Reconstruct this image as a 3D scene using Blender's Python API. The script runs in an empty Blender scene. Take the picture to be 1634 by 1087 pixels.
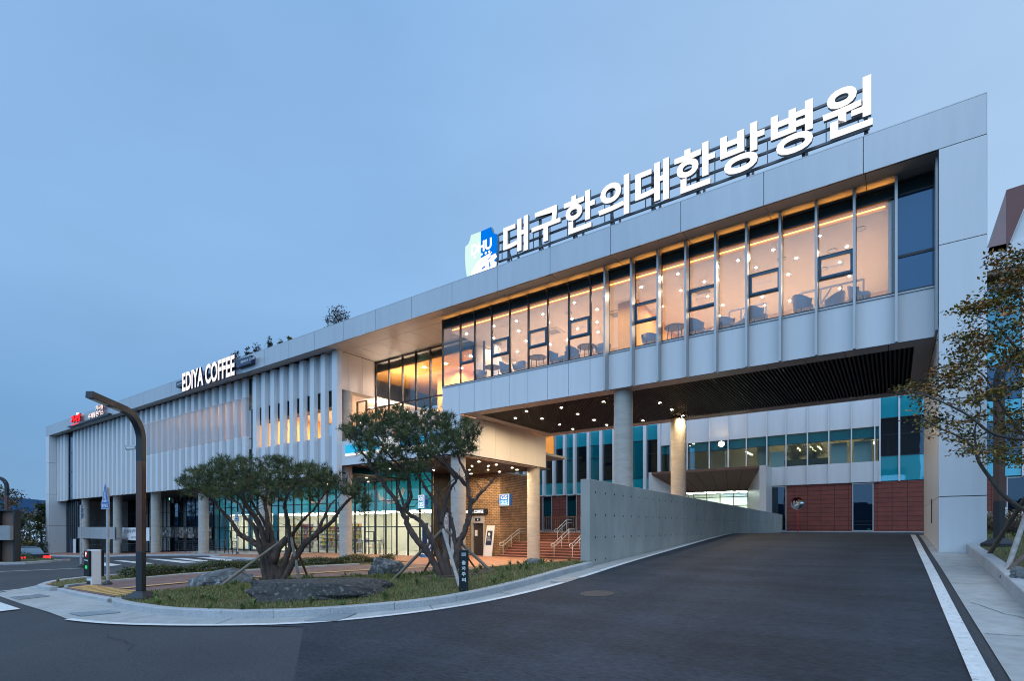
import bpy, bmesh, math, random
import numpy as np
from mathutils import Vector, Matrix
from mathutils.geometry import delaunay_2d_cdt
random.seed(7)
R = math.radians
scene = bpy.context.scene
COL = scene.collection

# ------------------------------------------------------------------ camera, sky, sun, exposure
F, CX, HOR, H = 853.0, 817.0, 843.0, 1.75          # focal length, centre, horizon in pixels; eye height in metres
YAW = math.atan(608 / 853)
cam = bpy.data.cameras.new("camera")
cam.sensor_width = 36
cam.lens = F / 1634 * 36
cam.shift_y = (HOR - 543.5) / 1634
cam.clip_start = 0.1
cam.clip_end = 6000
cam_ob = bpy.data.objects.new("camera", cam)
COL.objects.link(cam_ob)
cam_ob.location = (0, 0, H)
cam_ob.rotation_euler = (R(90), 0, YAW)
scene.camera = cam_ob

SUN_EL, SUN_AZ = R(58), R(-160)                     # broad soft evening light from above and behind the camera
world = bpy.data.worlds.new("World")
scene.world = world
world.use_nodes = True
wn, wl = world.node_tree.nodes, world.node_tree.links
wn.clear()
w_out = wn.new("ShaderNodeOutputWorld")
w_bg = wn.new("ShaderNodeBackground")
w_sky = wn.new("ShaderNodeTexSky")
w_sky.sky_type = 'NISHITA'
w_sky.sun_disc = False
w_sky.sun_elevation = SUN_EL
w_sky.sun_rotation = SUN_AZ
w_tc = wn.new("ShaderNodeTexCoord")
w_sep = wn.new("ShaderNodeSeparateXYZ")
wl.new(w_tc.outputs['Generated'], w_sep.inputs[0])
w_ramp = wn.new("ShaderNodeValToRGB")               # dusk gradient, horizon to zenith
el = w_ramp.color_ramp.elements
el[0].position = 0.0
el[0].color = (0.165, 0.335, 0.570, 1)
el[1].position = 1.0
el[1].color = (0.200, 0.410, 0.720, 1)
for p_, c_ in ((0.16, (0.172, 0.360, 0.630)), (0.36, (0.262, 0.480, 0.795)), (0.62, (0.250, 0.455, 0.765))):
    e_ = el.new(p_)
    e_.color = (*c_, 1)
wl.new(w_sep.outputs['Z'], w_ramp.inputs[0])
w_dot = wn.new("ShaderNodeVectorMath")              # the sky is paler towards the right of the view
w_dot.operation = 'DOT_PRODUCT'
w_dot.inputs[1].default_value = (0.62, 0.78, 0.1)
wl.new(w_tc.outputs['Generated'], w_dot.inputs[0])
w_map = wn.new("ShaderNodeMapRange")
w_map.inputs[1].default_value = 0.1
w_map.inputs[2].default_value = 1.0
w_map.inputs[3].default_value = 0.0
w_map.inputs[4].default_value = 0.62
wl.new(w_dot.outputs['Value'], w_map.inputs[0])
w_mix = wn.new("ShaderNodeMixRGB")
w_mix.inputs[2].default_value = (0.570, 0.735, 0.930, 1)
wl.new(w_map.outputs[0], w_mix.inputs[0])
wl.new(w_ramp.outputs[0], w_mix.inputs[1])
w_mp = wn.new("ShaderNodeMapping")
w_mp.inputs['Scale'].default_value = (1.0, 1.6, 4.0)
w_noise = wn.new("ShaderNodeTexNoise")              # faint thin cloud
w_noise.inputs['Scale'].default_value = 1.7
w_noise.inputs['Detail'].default_value = 5
wl.new(w_tc.outputs['Generated'], w_mp.inputs[0])
wl.new(w_mp.outputs[0], w_noise.inputs['Vector'])
w_nr = wn.new("ShaderNodeMapRange")
w_nr.inputs[1].default_value = 0.3
w_nr.inputs[2].default_value = 0.7
w_nr.inputs[3].default_value = 0.95
w_nr.inputs[4].default_value = 1.05
wl.new(w_noise.outputs['Fac'], w_nr.inputs[0])
w_mul = wn.new("ShaderNodeVectorMath")
w_mul.operation = 'MULTIPLY'
wl.new(w_mix.outputs[0], w_mul.inputs[0])
wl.new(w_nr.outputs[0], w_mul.inputs[1])
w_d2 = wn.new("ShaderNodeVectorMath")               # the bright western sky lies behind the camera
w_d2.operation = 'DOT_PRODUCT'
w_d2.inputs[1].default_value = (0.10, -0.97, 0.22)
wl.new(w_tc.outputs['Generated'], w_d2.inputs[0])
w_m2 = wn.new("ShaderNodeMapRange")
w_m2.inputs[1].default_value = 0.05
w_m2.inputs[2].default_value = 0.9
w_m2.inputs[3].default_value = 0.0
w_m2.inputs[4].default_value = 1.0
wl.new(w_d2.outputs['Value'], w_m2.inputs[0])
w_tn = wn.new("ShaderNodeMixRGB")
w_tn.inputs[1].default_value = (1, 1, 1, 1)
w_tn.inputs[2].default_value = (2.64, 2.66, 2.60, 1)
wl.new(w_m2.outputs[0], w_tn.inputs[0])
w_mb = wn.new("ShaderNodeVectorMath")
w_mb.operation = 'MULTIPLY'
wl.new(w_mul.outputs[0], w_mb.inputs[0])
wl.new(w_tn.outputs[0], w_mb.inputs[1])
w_sc = wn.new("ShaderNodeVectorMath")
w_sc.operation = 'SCALE'
w_sc.inputs['Scale'].default_value = 0.006
wl.new(w_sky.outputs[0], w_sc.inputs[0])
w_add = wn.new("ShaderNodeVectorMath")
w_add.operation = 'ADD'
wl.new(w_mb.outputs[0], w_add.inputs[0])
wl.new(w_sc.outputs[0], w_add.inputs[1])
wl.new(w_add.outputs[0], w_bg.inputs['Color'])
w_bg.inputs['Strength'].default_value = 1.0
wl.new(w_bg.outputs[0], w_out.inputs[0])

sun = bpy.data.lights.new("sun", 'SUN')
sun.energy = 0.95
sun.angle = R(60)
sun.color = (1.0, 0.91, 0.80)
sun_ob = bpy.data.objects.new("sun", sun)
COL.objects.link(sun_ob)
sun_ob.rotation_euler = (R(90) - SUN_EL, 0, R(20))
sun_ob.location = (0, -20, 30)

vs = scene.view_settings
scene.display_settings.display_device = 'sRGB'
vs.view_transform = 'Standard'
vs.look = 'None'
vs.exposure = 0.0
vs.gamma = 1.0
scene.render.engine = 'CYCLES'
cy = scene.cycles
cy.use_denoising = True
cy.max_bounces = 9
cy.transparent_max_bounces = 24
cy.diffuse_bounces = 5
cy.glossy_bounces = 4
cy.caustics_reflective = False
cy.caustics_refractive = False
cy.sample_clamp_indirect = 8.0
cy.use_light_tree = True
cy.filter_width = 1.05

# ------------------------------------------------------------------ pixels to places
FW = (-math.sin(YAW), math.cos(YAW))
RT = (math.cos(YAW), math.sin(YAW))

def ray(px, py):
    a, b = (px - CX) / F, (HOR - py) / F
    return (FW[0] + a * RT[0], FW[1] + a * RT[1], b)

def at(px, py, d):                                  # point at depth d
    r = ray(px, py)
    return Vector((r[0] * d, r[1] * d, H + r[2] * d))

def xY(px, Y):                                      # X of a pixel column on the plane y = Y
    r = ray(px, HOR)
    return r[0] * Y / r[1]

def zY(px, py, Y):                                  # Z of a pixel on the plane y = Y
    r = ray(px, py)
    return H + r[2] * Y / r[1]

# ------------------------------------------------------------------ ground height
PA = [(-6.6,13,-1.06),(-6.6,20,-.70),(-6.6,27.4,-.31),(1,19,-.70),(1,27.4,-.31),(4,19,-.62),(0,0,-1.75),(0,10,-1.2),(-5,35,-.31),(0,35,-.31),(0,46,-.31),(-10,46,-.31),(-10,-3,-1.85),(-6.6,8,-1.4),(4,0,-1.6),(8,10,-1.0),(-10,5,-1.65)]
PB = [(-26.3,20,-1.93),(-16.5,26.6,-2.03),(-20,34,-2.03),(-52.7,20,-2.3),(-79,20,-3.0),(-79,35,-3.05),(-16.6,6,-1.85),(0,0,-1.75),(-10,-3,-1.85),(-24,4,-2.05),(-38,6,-2.1),(-45,9,-2.1),(-52,12,-2.7),(-34,14,-2.02),(-62,5,-2.8),(-100,10,-3.4),(-7.2,13,-1.06),(-9,20,-1.9),(-8,27,-2.03),(-6.6,8,-1.4),(-10,5,-1.65),(-50,-10,-2.5),(-12,13,-1.7)]
def _rbf(P):
    P = np.array(P, float)
    n = len(P)
    k = lambda dx, dy: np.sqrt(dx * dx + dy * dy + 2.0)
    M = np.zeros((n + 3, n + 3))
    M[:n, :n] = k(P[:, None, 0] - P[None, :, 0], P[:, None, 1] - P[None, :, 1])
    M[:n, n] = 1
    M[n, :n] = 1
    M[:n, n + 1:] = P[:, :2]
    M[n + 1:, :n] = P[:, :2].T
    s = np.linalg.solve(M, np.r_[P[:, 2], 0, 0, 0])
    def f(x, y):
        return float(s[:n] @ k(P[:, 0] - x, P[:, 1] - y) + s[n] + s[n + 1] * x + s[n + 2] * y)
    return f
_fa, _fb = _rbf(PA), _rbf(PB)
_cache = {}
def G(x, y):
    x = min(max(x, -90), 14)
    y = min(max(y, -8), 48)
    k = (round(x, 3), round(y, 3))
    if k in _cache:
        return _cache[k]
    wd = max(.05, (13 - y) * .8)
    t = min(1, max(0, (x + 6.85 + wd * .5) / wd))
    t = t * t * (3 - 2 * t)
    z = H + (t * _fa(x, y) if t > 0 else 0) + ((1 - t) * _fb(x, y) if t < 1 else 0)
    _cache[k] = z
    return z

def onG(px, py, off=0.0):
    r = ray(px, py)
    lo, k, hi = 2.0, 3.0, None
    while k < 250:
        if H + r[2] * k <= G(r[0] * k, r[1] * k) + off:
            hi = k
            break
        lo = k
        k *= 1.03
    if hi is None:
        hi = lo = 90
    for _ in range(26):
        m = (lo + hi) / 2
        if H + r[2] * m <= G(r[0] * m, r[1] * m) + off:
            hi = m
        else:
            lo = m
    return (r[0] * hi, r[1] * hi)

# ------------------------------------------------------------------ materials
MATS = {}
def _nodes(name):
    m = bpy.data.materials.new(name)
    m.use_nodes = True
    n = m.node_tree.nodes
    n.clear()
    out = n.new("ShaderNodeOutputMaterial")
    MATS[name] = m
    return m, n, m.node_tree.links, out

def _coord(n, l, space='Object', swap=None):
    tc = n.new("ShaderNodeTexCoord")
    if not swap:
        return tc.outputs[space]
    s = n.new("ShaderNodeSeparateXYZ")
    l.new(tc.outputs[space], s.inputs[0])
    c = n.new("ShaderNodeCombineXYZ")
    for i, a in enumerate(swap):
        if a in 'XYZ':
            l.new(s.outputs[a], c.inputs[i])
    return c.outputs[0]

def pbr(name, col, rough=.5, metal=0., var=.08, scale=3., bump=0., bscale=40., spec=.5, var2=0., scale2=.25, stain=None, stain_amt=0., stretch=None, emit=0., speck=None, tracks=0.):
    """principled surface whose colour wanders a little (noise) and, if asked, carries stains and a fine bump"""
    m, n, l, out = _nodes(name)
    b = n.new("ShaderNodeBsdfPrincipled")
    l.new(b.outputs[0], out.inputs[0])
    b.inputs['Roughness'].default_value = rough
    b.inputs['Metallic'].default_value = metal
    b.inputs['Specular IOR Level'].default_value = spec
    co = _coord(n, l)
    if stretch:
        mp = n.new("ShaderNodeMapping")
        mp.inputs['Scale'].default_value = stretch
        l.new(co, mp.inputs[0])
        co = mp.outputs[0]
    def noise(sc, det=5):
        t = n.new("ShaderNodeTexNoise")
        t.inputs['Scale'].default_value = sc
        t.inputs['Detail'].default_value = det
        t.inputs['Roughness'].default_value = .6
        l.new(co, t.inputs['Vector'])
        return t.outputs['Fac']
    def rng(f, a, b_):
        r = n.new("ShaderNodeMapRange")
        r.inputs[1].default_value = .3
        r.inputs[2].default_value = .7
        r.inputs[3].default_value = a
        r.inputs[4].default_value = b_
        l.new(f, r.inputs[0])
        return r.outputs[0]
    v = n.new("ShaderNodeVectorMath")
    v.operation = 'MULTIPLY'
    v.inputs[0].default_value = col
    l.new(rng(noise(scale), 1 - var, 1 + var), v.inputs[1])
    o = v.outputs[0]
    if var2:
        v2 = n.new("ShaderNodeVectorMath")
        v2.operation = 'MULTIPLY'
        l.new(o, v2.inputs[0])
        l.new(rng(noise(scale2, 3), 1 - var2, 1 + var2), v2.inputs[1])
        o = v2.outputs[0]
    if stain:
        r = rng(noise(scale * .6, 8), 0, stain_amt)
        mx = n.new("ShaderNodeMixRGB")
        mx.inputs[2].default_value = (*stain, 1)
        l.new(r, mx.inputs[0])
        l.new(o, mx.inputs[1])
        o = mx.outputs[0]
    if tracks:                                          # polish and grime drawn out along the driving direction
        mp2 = n.new("ShaderNodeMapping")
        mp2.inputs['Scale'].default_value = (.85, .035, 1)
        l.new(_coord(n, l), mp2.inputs[0])
        tn = n.new("ShaderNodeTexNoise")
        tn.inputs['Scale'].default_value = 1.0
        tn.inputs['Detail'].default_value = 4
        l.new(mp2.outputs[0], tn.inputs['Vector'])
        v3 = n.new("ShaderNodeVectorMath")
        v3.operation = 'MULTIPLY'
        l.new(o, v3.inputs[0])
        l.new(rng(tn.outputs['Fac'], 1 - tracks, 1 + tracks), v3.inputs[1])
        o = v3.outputs[0]
    if speck:                                           # sharp-edged blotches such as lichen
        sp_ = n.new("ShaderNodeMapRange")
        sp_.inputs[1].default_value = speck[2]
        sp_.inputs[2].default_value = speck[2] + .06
        l.new(noise(speck[1], 9), sp_.inputs[0])
        mx = n.new("ShaderNodeMixRGB")
        mx.inputs[2].default_value = (*speck[0], 1)
        l.new(sp_.outputs[0], mx.inputs[0])
        l.new(o, mx.inputs[1])
        o = mx.outputs[0]
    l.new(o, b.inputs['Base Color'])
    if emit:                                            # own glow added so the surface looks lit
        l.new(o, b.inputs['Emission Color'])
        b.inputs['Emission Strength'].default_value = emit
    rr = n.new("ShaderNodeMapRange")
    rr.inputs[3].default_value = max(0, rough - .07)
    rr.inputs[4].default_value = min(1, rough + .07)
    l.new(noise(scale * 1.7), rr.inputs[0])
    l.new(rr.outputs[0], b.inputs['Roughness'])
    if bump:
        bp = n.new("ShaderNodeBump")
        bp.inputs['Strength'].default_value = bump
        bp.inputs['Distance'].default_value = .02
        l.new(noise(bscale, 6), bp.inputs['Height'])
        l.new(bp.outputs[0], b.inputs['Normal'])
    return m

def bricks(name, c1, c2, mortar, w, h, mort=.012, rough=.75, swap='XZ-', offset=.5, bump=.4, var=.25):
    m, n, l, out = _nodes(name)
    b = n.new("ShaderNodeBsdfPrincipled")
    l.new(b.outputs[0], out.inputs[0])
    b.inputs['Roughness'].default_value = rough
    co = _coord(n, l, swap=swap)
    t = n.new("ShaderNodeTexBrick")
    t.inputs['Scale'].default_value = 1
    t.inputs['Color1'].default_value = (*c1, 1)
    t.inputs['Color2'].default_value = (*c2, 1)
    t.inputs['Mortar'].default_value = (*mortar, 1)
    t.inputs['Brick Width'].default_value = w
    t.inputs['Row Height'].default_value = h
    t.inputs['Mortar Size'].default_value = mort
    t.inputs['Mortar Smooth'].default_value = .1
    t.offset = offset
    l.new(co, t.inputs['Vector'])
    ns = n.new("ShaderNodeTexNoise")
    ns.inputs['Scale'].default_value = 2.2
    ns.inputs['Detail'].default_value = 6
    l.new(co, ns.inputs['Vector'])
    r = n.new("ShaderNodeMapRange")
    r.inputs[1].default_value = .3
    r.inputs[2].default_value = .7
    r.inputs[3].default_value = 1 - var
    r.inputs[4].default_value = 1 + var
    l.new(ns.outputs['Fac'], r.inputs[0])
    v = n.new("ShaderNodeVectorMath")
    v.operation = 'MULTIPLY'
    l.new(t.outputs['Color'], v.inputs[0])
    l.new(r.outputs[0], v.inputs[1])
    l.new(v.outputs[0], b.inputs['Base Color'])
    bp = n.new("ShaderNodeBump")
    bp.inputs['Strength'].default_value = bump
    bp.inputs['Distance'].default_value = .01
    bp.invert = True
    l.new(t.outputs['Fac'], bp.inputs['Height'])
    l.new(bp.outputs[0], b.inputs['Normal'])
    return m

def glow(name, col, strength):
    m, n, l, out = _nodes(name)
    e = n.new("ShaderNodeEmission")
    e.inputs[0].default_value = (*col, 1)
    e.inputs[1].default_value = strength
    l.new(e.outputs[0], out.inputs[0])
    return m

def glass(name, tint=(.9, .95, .95), refl=.06, rough=.01, opac=0., body=(.05, .3, .4), gloss_tint=(1, 1, 1), power=5., reflmax=.85):
    """architectural glass: see-through with a mirror that grows at glancing angles, and for tinted panes a solid body"""
    m, n, l, out = _nodes(name)
    tr = n.new("ShaderNodeBsdfTransparent")
    tr.inputs[0].default_value = (*tint, 1)
    gl = n.new("ShaderNodeBsdfGlossy")
    gl.inputs['Color'].default_value = (*gloss_tint, 1)
    gl.inputs['Roughness'].default_value = rough
    base = tr.outputs[0]
    if opac > 0:
        df = n.new("ShaderNodeBsdfDiffuse")
        df.inputs[0].default_value = (*body, 1)
        mx = n.new("ShaderNodeMixShader")
        mx.inputs[0].default_value = opac
        l.new(tr.outputs[0], mx.inputs[1])
        l.new(df.outputs[0], mx.inputs[2])
        base = mx.outputs[0]
    lw = n.new("ShaderNodeLayerWeight")
    lw.inputs['Blend'].default_value = .5
    pw = n.new("ShaderNodeMath")
    pw.operation = 'POWER'
    pw.inputs[1].default_value = power
    l.new(lw.outputs['Facing'], pw.inputs[0])
    ma = n.new("ShaderNodeMapRange")
    ma.inputs[3].default_value = refl
    ma.inputs[4].default_value = reflmax
    l.new(pw.outputs[0], ma.inputs[0])
    # slight waviness of real panes
    ns = n.new("ShaderNodeTexNoise")
    ns.inputs['Scale'].default_value = .9
    l.new(_coord(n, l), ns.inputs['Vector'])
    bp = n.new("ShaderNodeBump")
    bp.inputs['Strength'].default_value = .05
    bp.inputs['Distance'].default_value = .05
    l.new(ns.outputs['Fac'], bp.inputs['Height'])
    l.new(bp.outputs[0], gl.inputs['Normal'])
    mx2 = n.new("ShaderNodeMixShader")
    l.new(ma.outputs[0], mx2.inputs[0])
    l.new(base, mx2.inputs[1])
    l.new(gl.outputs[0], mx2.inputs[2])
    l.new(mx2.outputs[0], out.inputs[0])
    return m

def screen(name, col, see):
    """perforated metal: so finely holed that it only lets a share of light through"""
    m, n, l, out = _nodes(name)
    b = n.new("ShaderNodeBsdfPrincipled")
    b.inputs['Base Color'].default_value = (*col, 1)
    b.inputs['Roughness'].default_value = .45
    tr = n.new("ShaderNodeBsdfTransparent")
    mx = n.new("ShaderNodeMixShader")
    mx.inputs[0].default_value = see
    l.new(b.outputs[0], mx.inputs[1])
    l.new(tr.outputs[0], mx.inputs[2])
    l.new(mx.outputs[0], out.inputs[0])
    return m

M = MATS
pbr('white_panel', (.63, .635, .64), .38, var=.035, scale=1.1, var2=.03, scale2=.15, stretch=(3.5, 3.5, .22))
pbr('fascia_panel', (.44, .455, .47), .35, metal=.25, var=.04, scale=1.1, var2=.05, scale2=.12, stretch=(3., 3., .3))
pbr('seam', (.03, .03, .035), .8)
pbr('soffit_panel', (.34, .33, .32), .45, var=.03, scale=.6)
pbr('cream_panel', (.60, .58, .55), .4, var=.02, scale=.7, var2=.03)
pbr('dark_slat', (.020, .018, .018), .55, var=.1)
pbr('void', (.008, .008, .009), .9)
pbr('dark_frame', (.022, .026, .032), .4, metal=.3, var=.05)
pbr('grey_fin', (.40, .40, .40), .38, metal=.35, var=.03, scale=1)
pbr('screen_backing', (.42, .43, .45), .45, var=.02)
screen('perforated', (.55, .56, .58), .42)
screen('perforated_fin', (.60, .61, .63), .34)
pbr('brushed_steel', (.68, .67, .65), .38, metal=.55, var=.05, scale=6)
pbr('frame_steel', (.13, .135, .145), .5, metal=.4, var=.1)
pbr('galvanised', (.45, .46, .48), .42, metal=.7, var=.1, scale=8)
pbr('room_wall', (.72, .64, .54), .8, var=.03)
pbr('room_ceiling', (.80, .765, .73), .85, var=.02)
pbr('room_floor', (.55, .45, .36), .5, var=.1, scale=2)
pbr('amber_wall', (.75, .42, .12), .8, var=.04)
pbr('store_wall', (.82, .82, .76), .7, var=.02)
pbr('store_floor', (.55, .55, .52), .35, var=.05)
pbr('teal_board', (.012, .33, .43), .5, var=.04, scale=.5, emit=.42)  # board given a glow of its own in place of light on it
pbr('teal_wall', (.02, .40, .52), .5, var=.03)
pbr('dark_room', (.02, .022, .025), .8)
pbr('asphalt_old', (.054, .057, .063), .82, var=.34, scale=38, bump=.5, bscale=160, var2=.14, scale2=.35, spec=.3)
pbr('asphalt_new', (.030, .036, .046), .80, var=.50, scale=30, bump=.8, bscale=95, var2=.30, scale2=1.1, spec=.3, stretch=(.32, 1.15, 1), tracks=.22)
pbr('gutter_concrete', (.40, .41, .40), .85, var=.10, scale=5, bump=.25, bscale=60, var2=.12, scale2=.6, stain=(.20, .19, .17), stain_amt=.45)
pbr('kerb_granite', (.42, .43, .44), .7, var=.18, scale=40, bump=.15, bscale=90, var2=.14, scale2=1.3, stain=(.20, .20, .19), stain_amt=.40)
pbr('line_paint', (.72, .72, .70), .6, var=.10, scale=12, var2=.06, scale2=1.2, stain=(.30, .30, .30), stain_amt=.35, speck=((.12, .12, .12), 14, .615))
pbr('grate_iron', (.27, .30, .32), .55, metal=.3, var=.1)
pbr('soil', (.10, .065, .045), .95, var=.3, scale=8, bump=.6, bscale=25)
pbr('turf', (.085, .085, .026), .95, var=.35, scale=9, bump=.6, bscale=40, var2=.25, scale2=.9, stain=(.13, .095, .045), stain_amt=.55)
bricks('path_brick', (.20, .105, .085), (.15, .085, .075), (.10, .08, .07), .22, .11, .008, swap='XY-')
bricks('plaza_brick', (.36, .17, .105), (.30, .145, .095), (.22, .13, .09), .3, .15, .008, swap='XY-')
bricks('grey_paving', (.42, .40, .38), (.38, .37, .36), (.25, .24, .23), .6, .3, .008, swap='XY-')
pbr('tactile', (.55, .33, .10), .7, var=.12, scale=10)
bricks('wall_brick', (.42, .26, .14), (.30, .185, .10), (.085, .065, .045), .30, .115, .018)
bricks('red_tile', (.205, .050, .034), (.180, .044, .031), (.06, .022, .018), .85, .32, .022, offset=0., bump=.25, var=.14)
bricks('stair_stone', (.135, .050, .037), (.115, .045, .035), (.06, .03, .025), .6, .3, .008)
pbr('stair_tread', (.36, .165, .115), .6, var=.12, scale=5)
pbr('column_concrete', (.40, .38, .34), .8, var=.08, scale=3, bump=.2, bscale=30, var2=.10, scale2=1.0, stretch=(1, 1, 5.))
pbr('wall_concrete', (.39, .385, .345), .78, var=.10, scale=1.6, bump=.15, bscale=25, var2=.13, scale2=.35, stain=(.22, .23, .225), stain_amt=.45, stretch=(1, 1.2, .6))
pbr('tie_hole', (.03, .03, .03), .9)
pbr('bark', (.135, .082, .060), .9, var=.45, scale=9, bump=1.0, bscale=22, stretch=(1, 1, .4), stain=(.035, .03, .028), stain_amt=.8)
pbr('bark_grey', (.10, .085, .075), .9, var=.35, scale=12, bump=.6, bscale=25)
pbr('stake_wood', (.235, .185, .14), .85, var=.2, scale=6, bump=.3, bscale=30, stretch=(1, 1, .2))
pbr('stake_dark', (.11, .08, .06), .85, var=.2, scale=6, bump=.3, bscale=30)
pbr('stake_pale', (.42, .40, .37), .8, var=.2, scale=14, stain=(.15, .13, .11), stain_amt=.6)
pbr('rock_grey', (.20, .21, .21), .9, var=.5, scale=6, bump=1.0, bscale=16, stain=(.03, .03, .03), stain_amt=.9, speck=((.34, .35, .345), 5, .57))
pbr('rock_dark', (.050, .047, .044), .9, var=.6, scale=4, bump=1.0, bscale=14, stain=(.02, .02, .02), stain_amt=.6, speck=((.125, .125, .118), 12, .56))
pbr('lamp_black', (.030, .034, .040), .45, metal=.3, var=.06)
pbr('lamp_brown', (.105, .052, .038), .45, metal=.15, var=.08, scale=4)
pbr('machine_white', (.72, .73, .74), .4, var=.02)
pbr('machine_black', (.012, .018, .020), .25, var=.02)
pbr('sign_blue', (.012, .085, .33), .4, var=.04)
pbr('sign_white', (.78, .79, .80), .45, var=.03)
pbr('sign_black', (.015, .017, .02), .35, var=.03)
pbr('navy', (.012, .026, .07), .4)
pbr('grey_back', (.30, .31, .32), .5, metal=.4, var=.06)
pbr('vent_blue', (.028, .085, .145), .4, metal=.2)
pbr('red_paint', (.42, .02, .02), .4)
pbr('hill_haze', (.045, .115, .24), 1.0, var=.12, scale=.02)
pbr('hall_white', (.62, .66, .70), .6, var=.04, scale=.6)
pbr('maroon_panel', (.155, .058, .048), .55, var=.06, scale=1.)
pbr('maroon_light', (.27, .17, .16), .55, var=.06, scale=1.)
pbr('bronze_panel', (.165, .100, .072), .42, metal=.2, var=.04)
pbr('planter_dark', (.05, .055, .06), .6)
pbr('chair_shell', (.27, .27, .33), .7, var=.05)
pbr('chair_leg', (.07, .05, .04), .5)
pbr('table_wood', (.10, .06, .045), .5, var=.1)
pbr('fence_white', (.75, .76, .78), .5, var=.03)
pbr('car_paint', (.012, .015, .02), .3, metal=.2, var=.02)
pbr('car_glass', (.10, .14, .18), .05, spec=.8)
pbr('rubber', (.015, .015, .016), .85)
pbr('silver_door', (.10, .09, .085), .35, metal=.6, var=.05)
glass('cafe_glass', (.95, .94, .94), .045, power=5)
glass('store_glass', (.95, .96, .93), .05, power=4)
glass('dark_glass', (.30, .38, .42), .09, opac=.35, body=(.01, .02, .03), gloss_tint=(.65, .78, .92), power=3)
glass('teal_glass', (.25, .60, .66), .17, opac=.55, body=(.006, .20, .26), gloss_tint=(.5, .85, .95), power=3)
glass('teal_spandrel', (.1, .4, .5), .20, opac=1., body=(.014, .30, .37), gloss_tint=(.55, .85, .95), power=3)
glass('dark_spandrel', (.1, .2, .2), .06, opac=1., body=(.010, .030, .034), power=4)
glass('blue_glass', (.2, .35, .5), .12, opac=.85, body=(.008, .034, .055), gloss_tint=(.45, .68, .95), power=3)
glass('lobby_pane', (.2, .35, .5), .10, opac=.9, body=(.010, .060, .115), gloss_tint=(.5, .7, .95), power=3)
glass('rear_window', (.72, .85, .85), .10, power=3, gloss_tint=(.6, .85, .95))
glass('rail_glass', (.85, .92, .95), .10, power=3)
glow('downlight_glow', (1.0, .74, .44), 2500.)
glow('cafe_glow', (1.0, .80, .62), 2400.)
glow('cove_glow', (1.0, .42, .09), 4.5)
glow('added_soffit_glow', (1.0, .42, .09), 13.)
glow('store_glow', (1.0, .93, .76), 24.)
glow('letter_glow', (1.0, .95, .94), 1.25)
glow('letter_glow_soft', (1.0, .92, .94), 1.25)
glow('red_glow', (1.0, .02, .03), 2.2)
glow('tail_glow', (1.0, .02, .02), 3.5)
glow('cyan_glow', (.03, .52, .90), 1.0)
glow('gs_white_glow', (.95, .98, 1.0), 1.1)
glow('gs_blue_glow', (.02, .22, .75), .8)
glow('shield_pale_glow', (.72, .98, .93), 1.0)
glow('shield_blue_glow', (.0, .20, .85), 1.0)
glow('shield_white_glow', (1.0, 1.0, 1.0), 1.6)
glow('green_glow', (.05, .9, .25), .8)
glow('red_dim_glow', (1.0, .05, .05), .5)
glow('exit_glow', (.3, 1.0, .6), 1.6)
glow('flood_glow', (1.0, .66, .28), 900.)
glow('warm_strip_glow', (1.0, .74, .42), 30.)
glow('amber_strip_glow', (1.0, .60, .26), 55.)
glow('blue_sign_glow', (.05, .30, .80), 1.3)

# ------------------------------------------------------------------ mesh helpers
def world_off(o):
    v = Vector((0, 0, 0))
    while o:
        v += o.location
        o = o.parent
    return v

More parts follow.
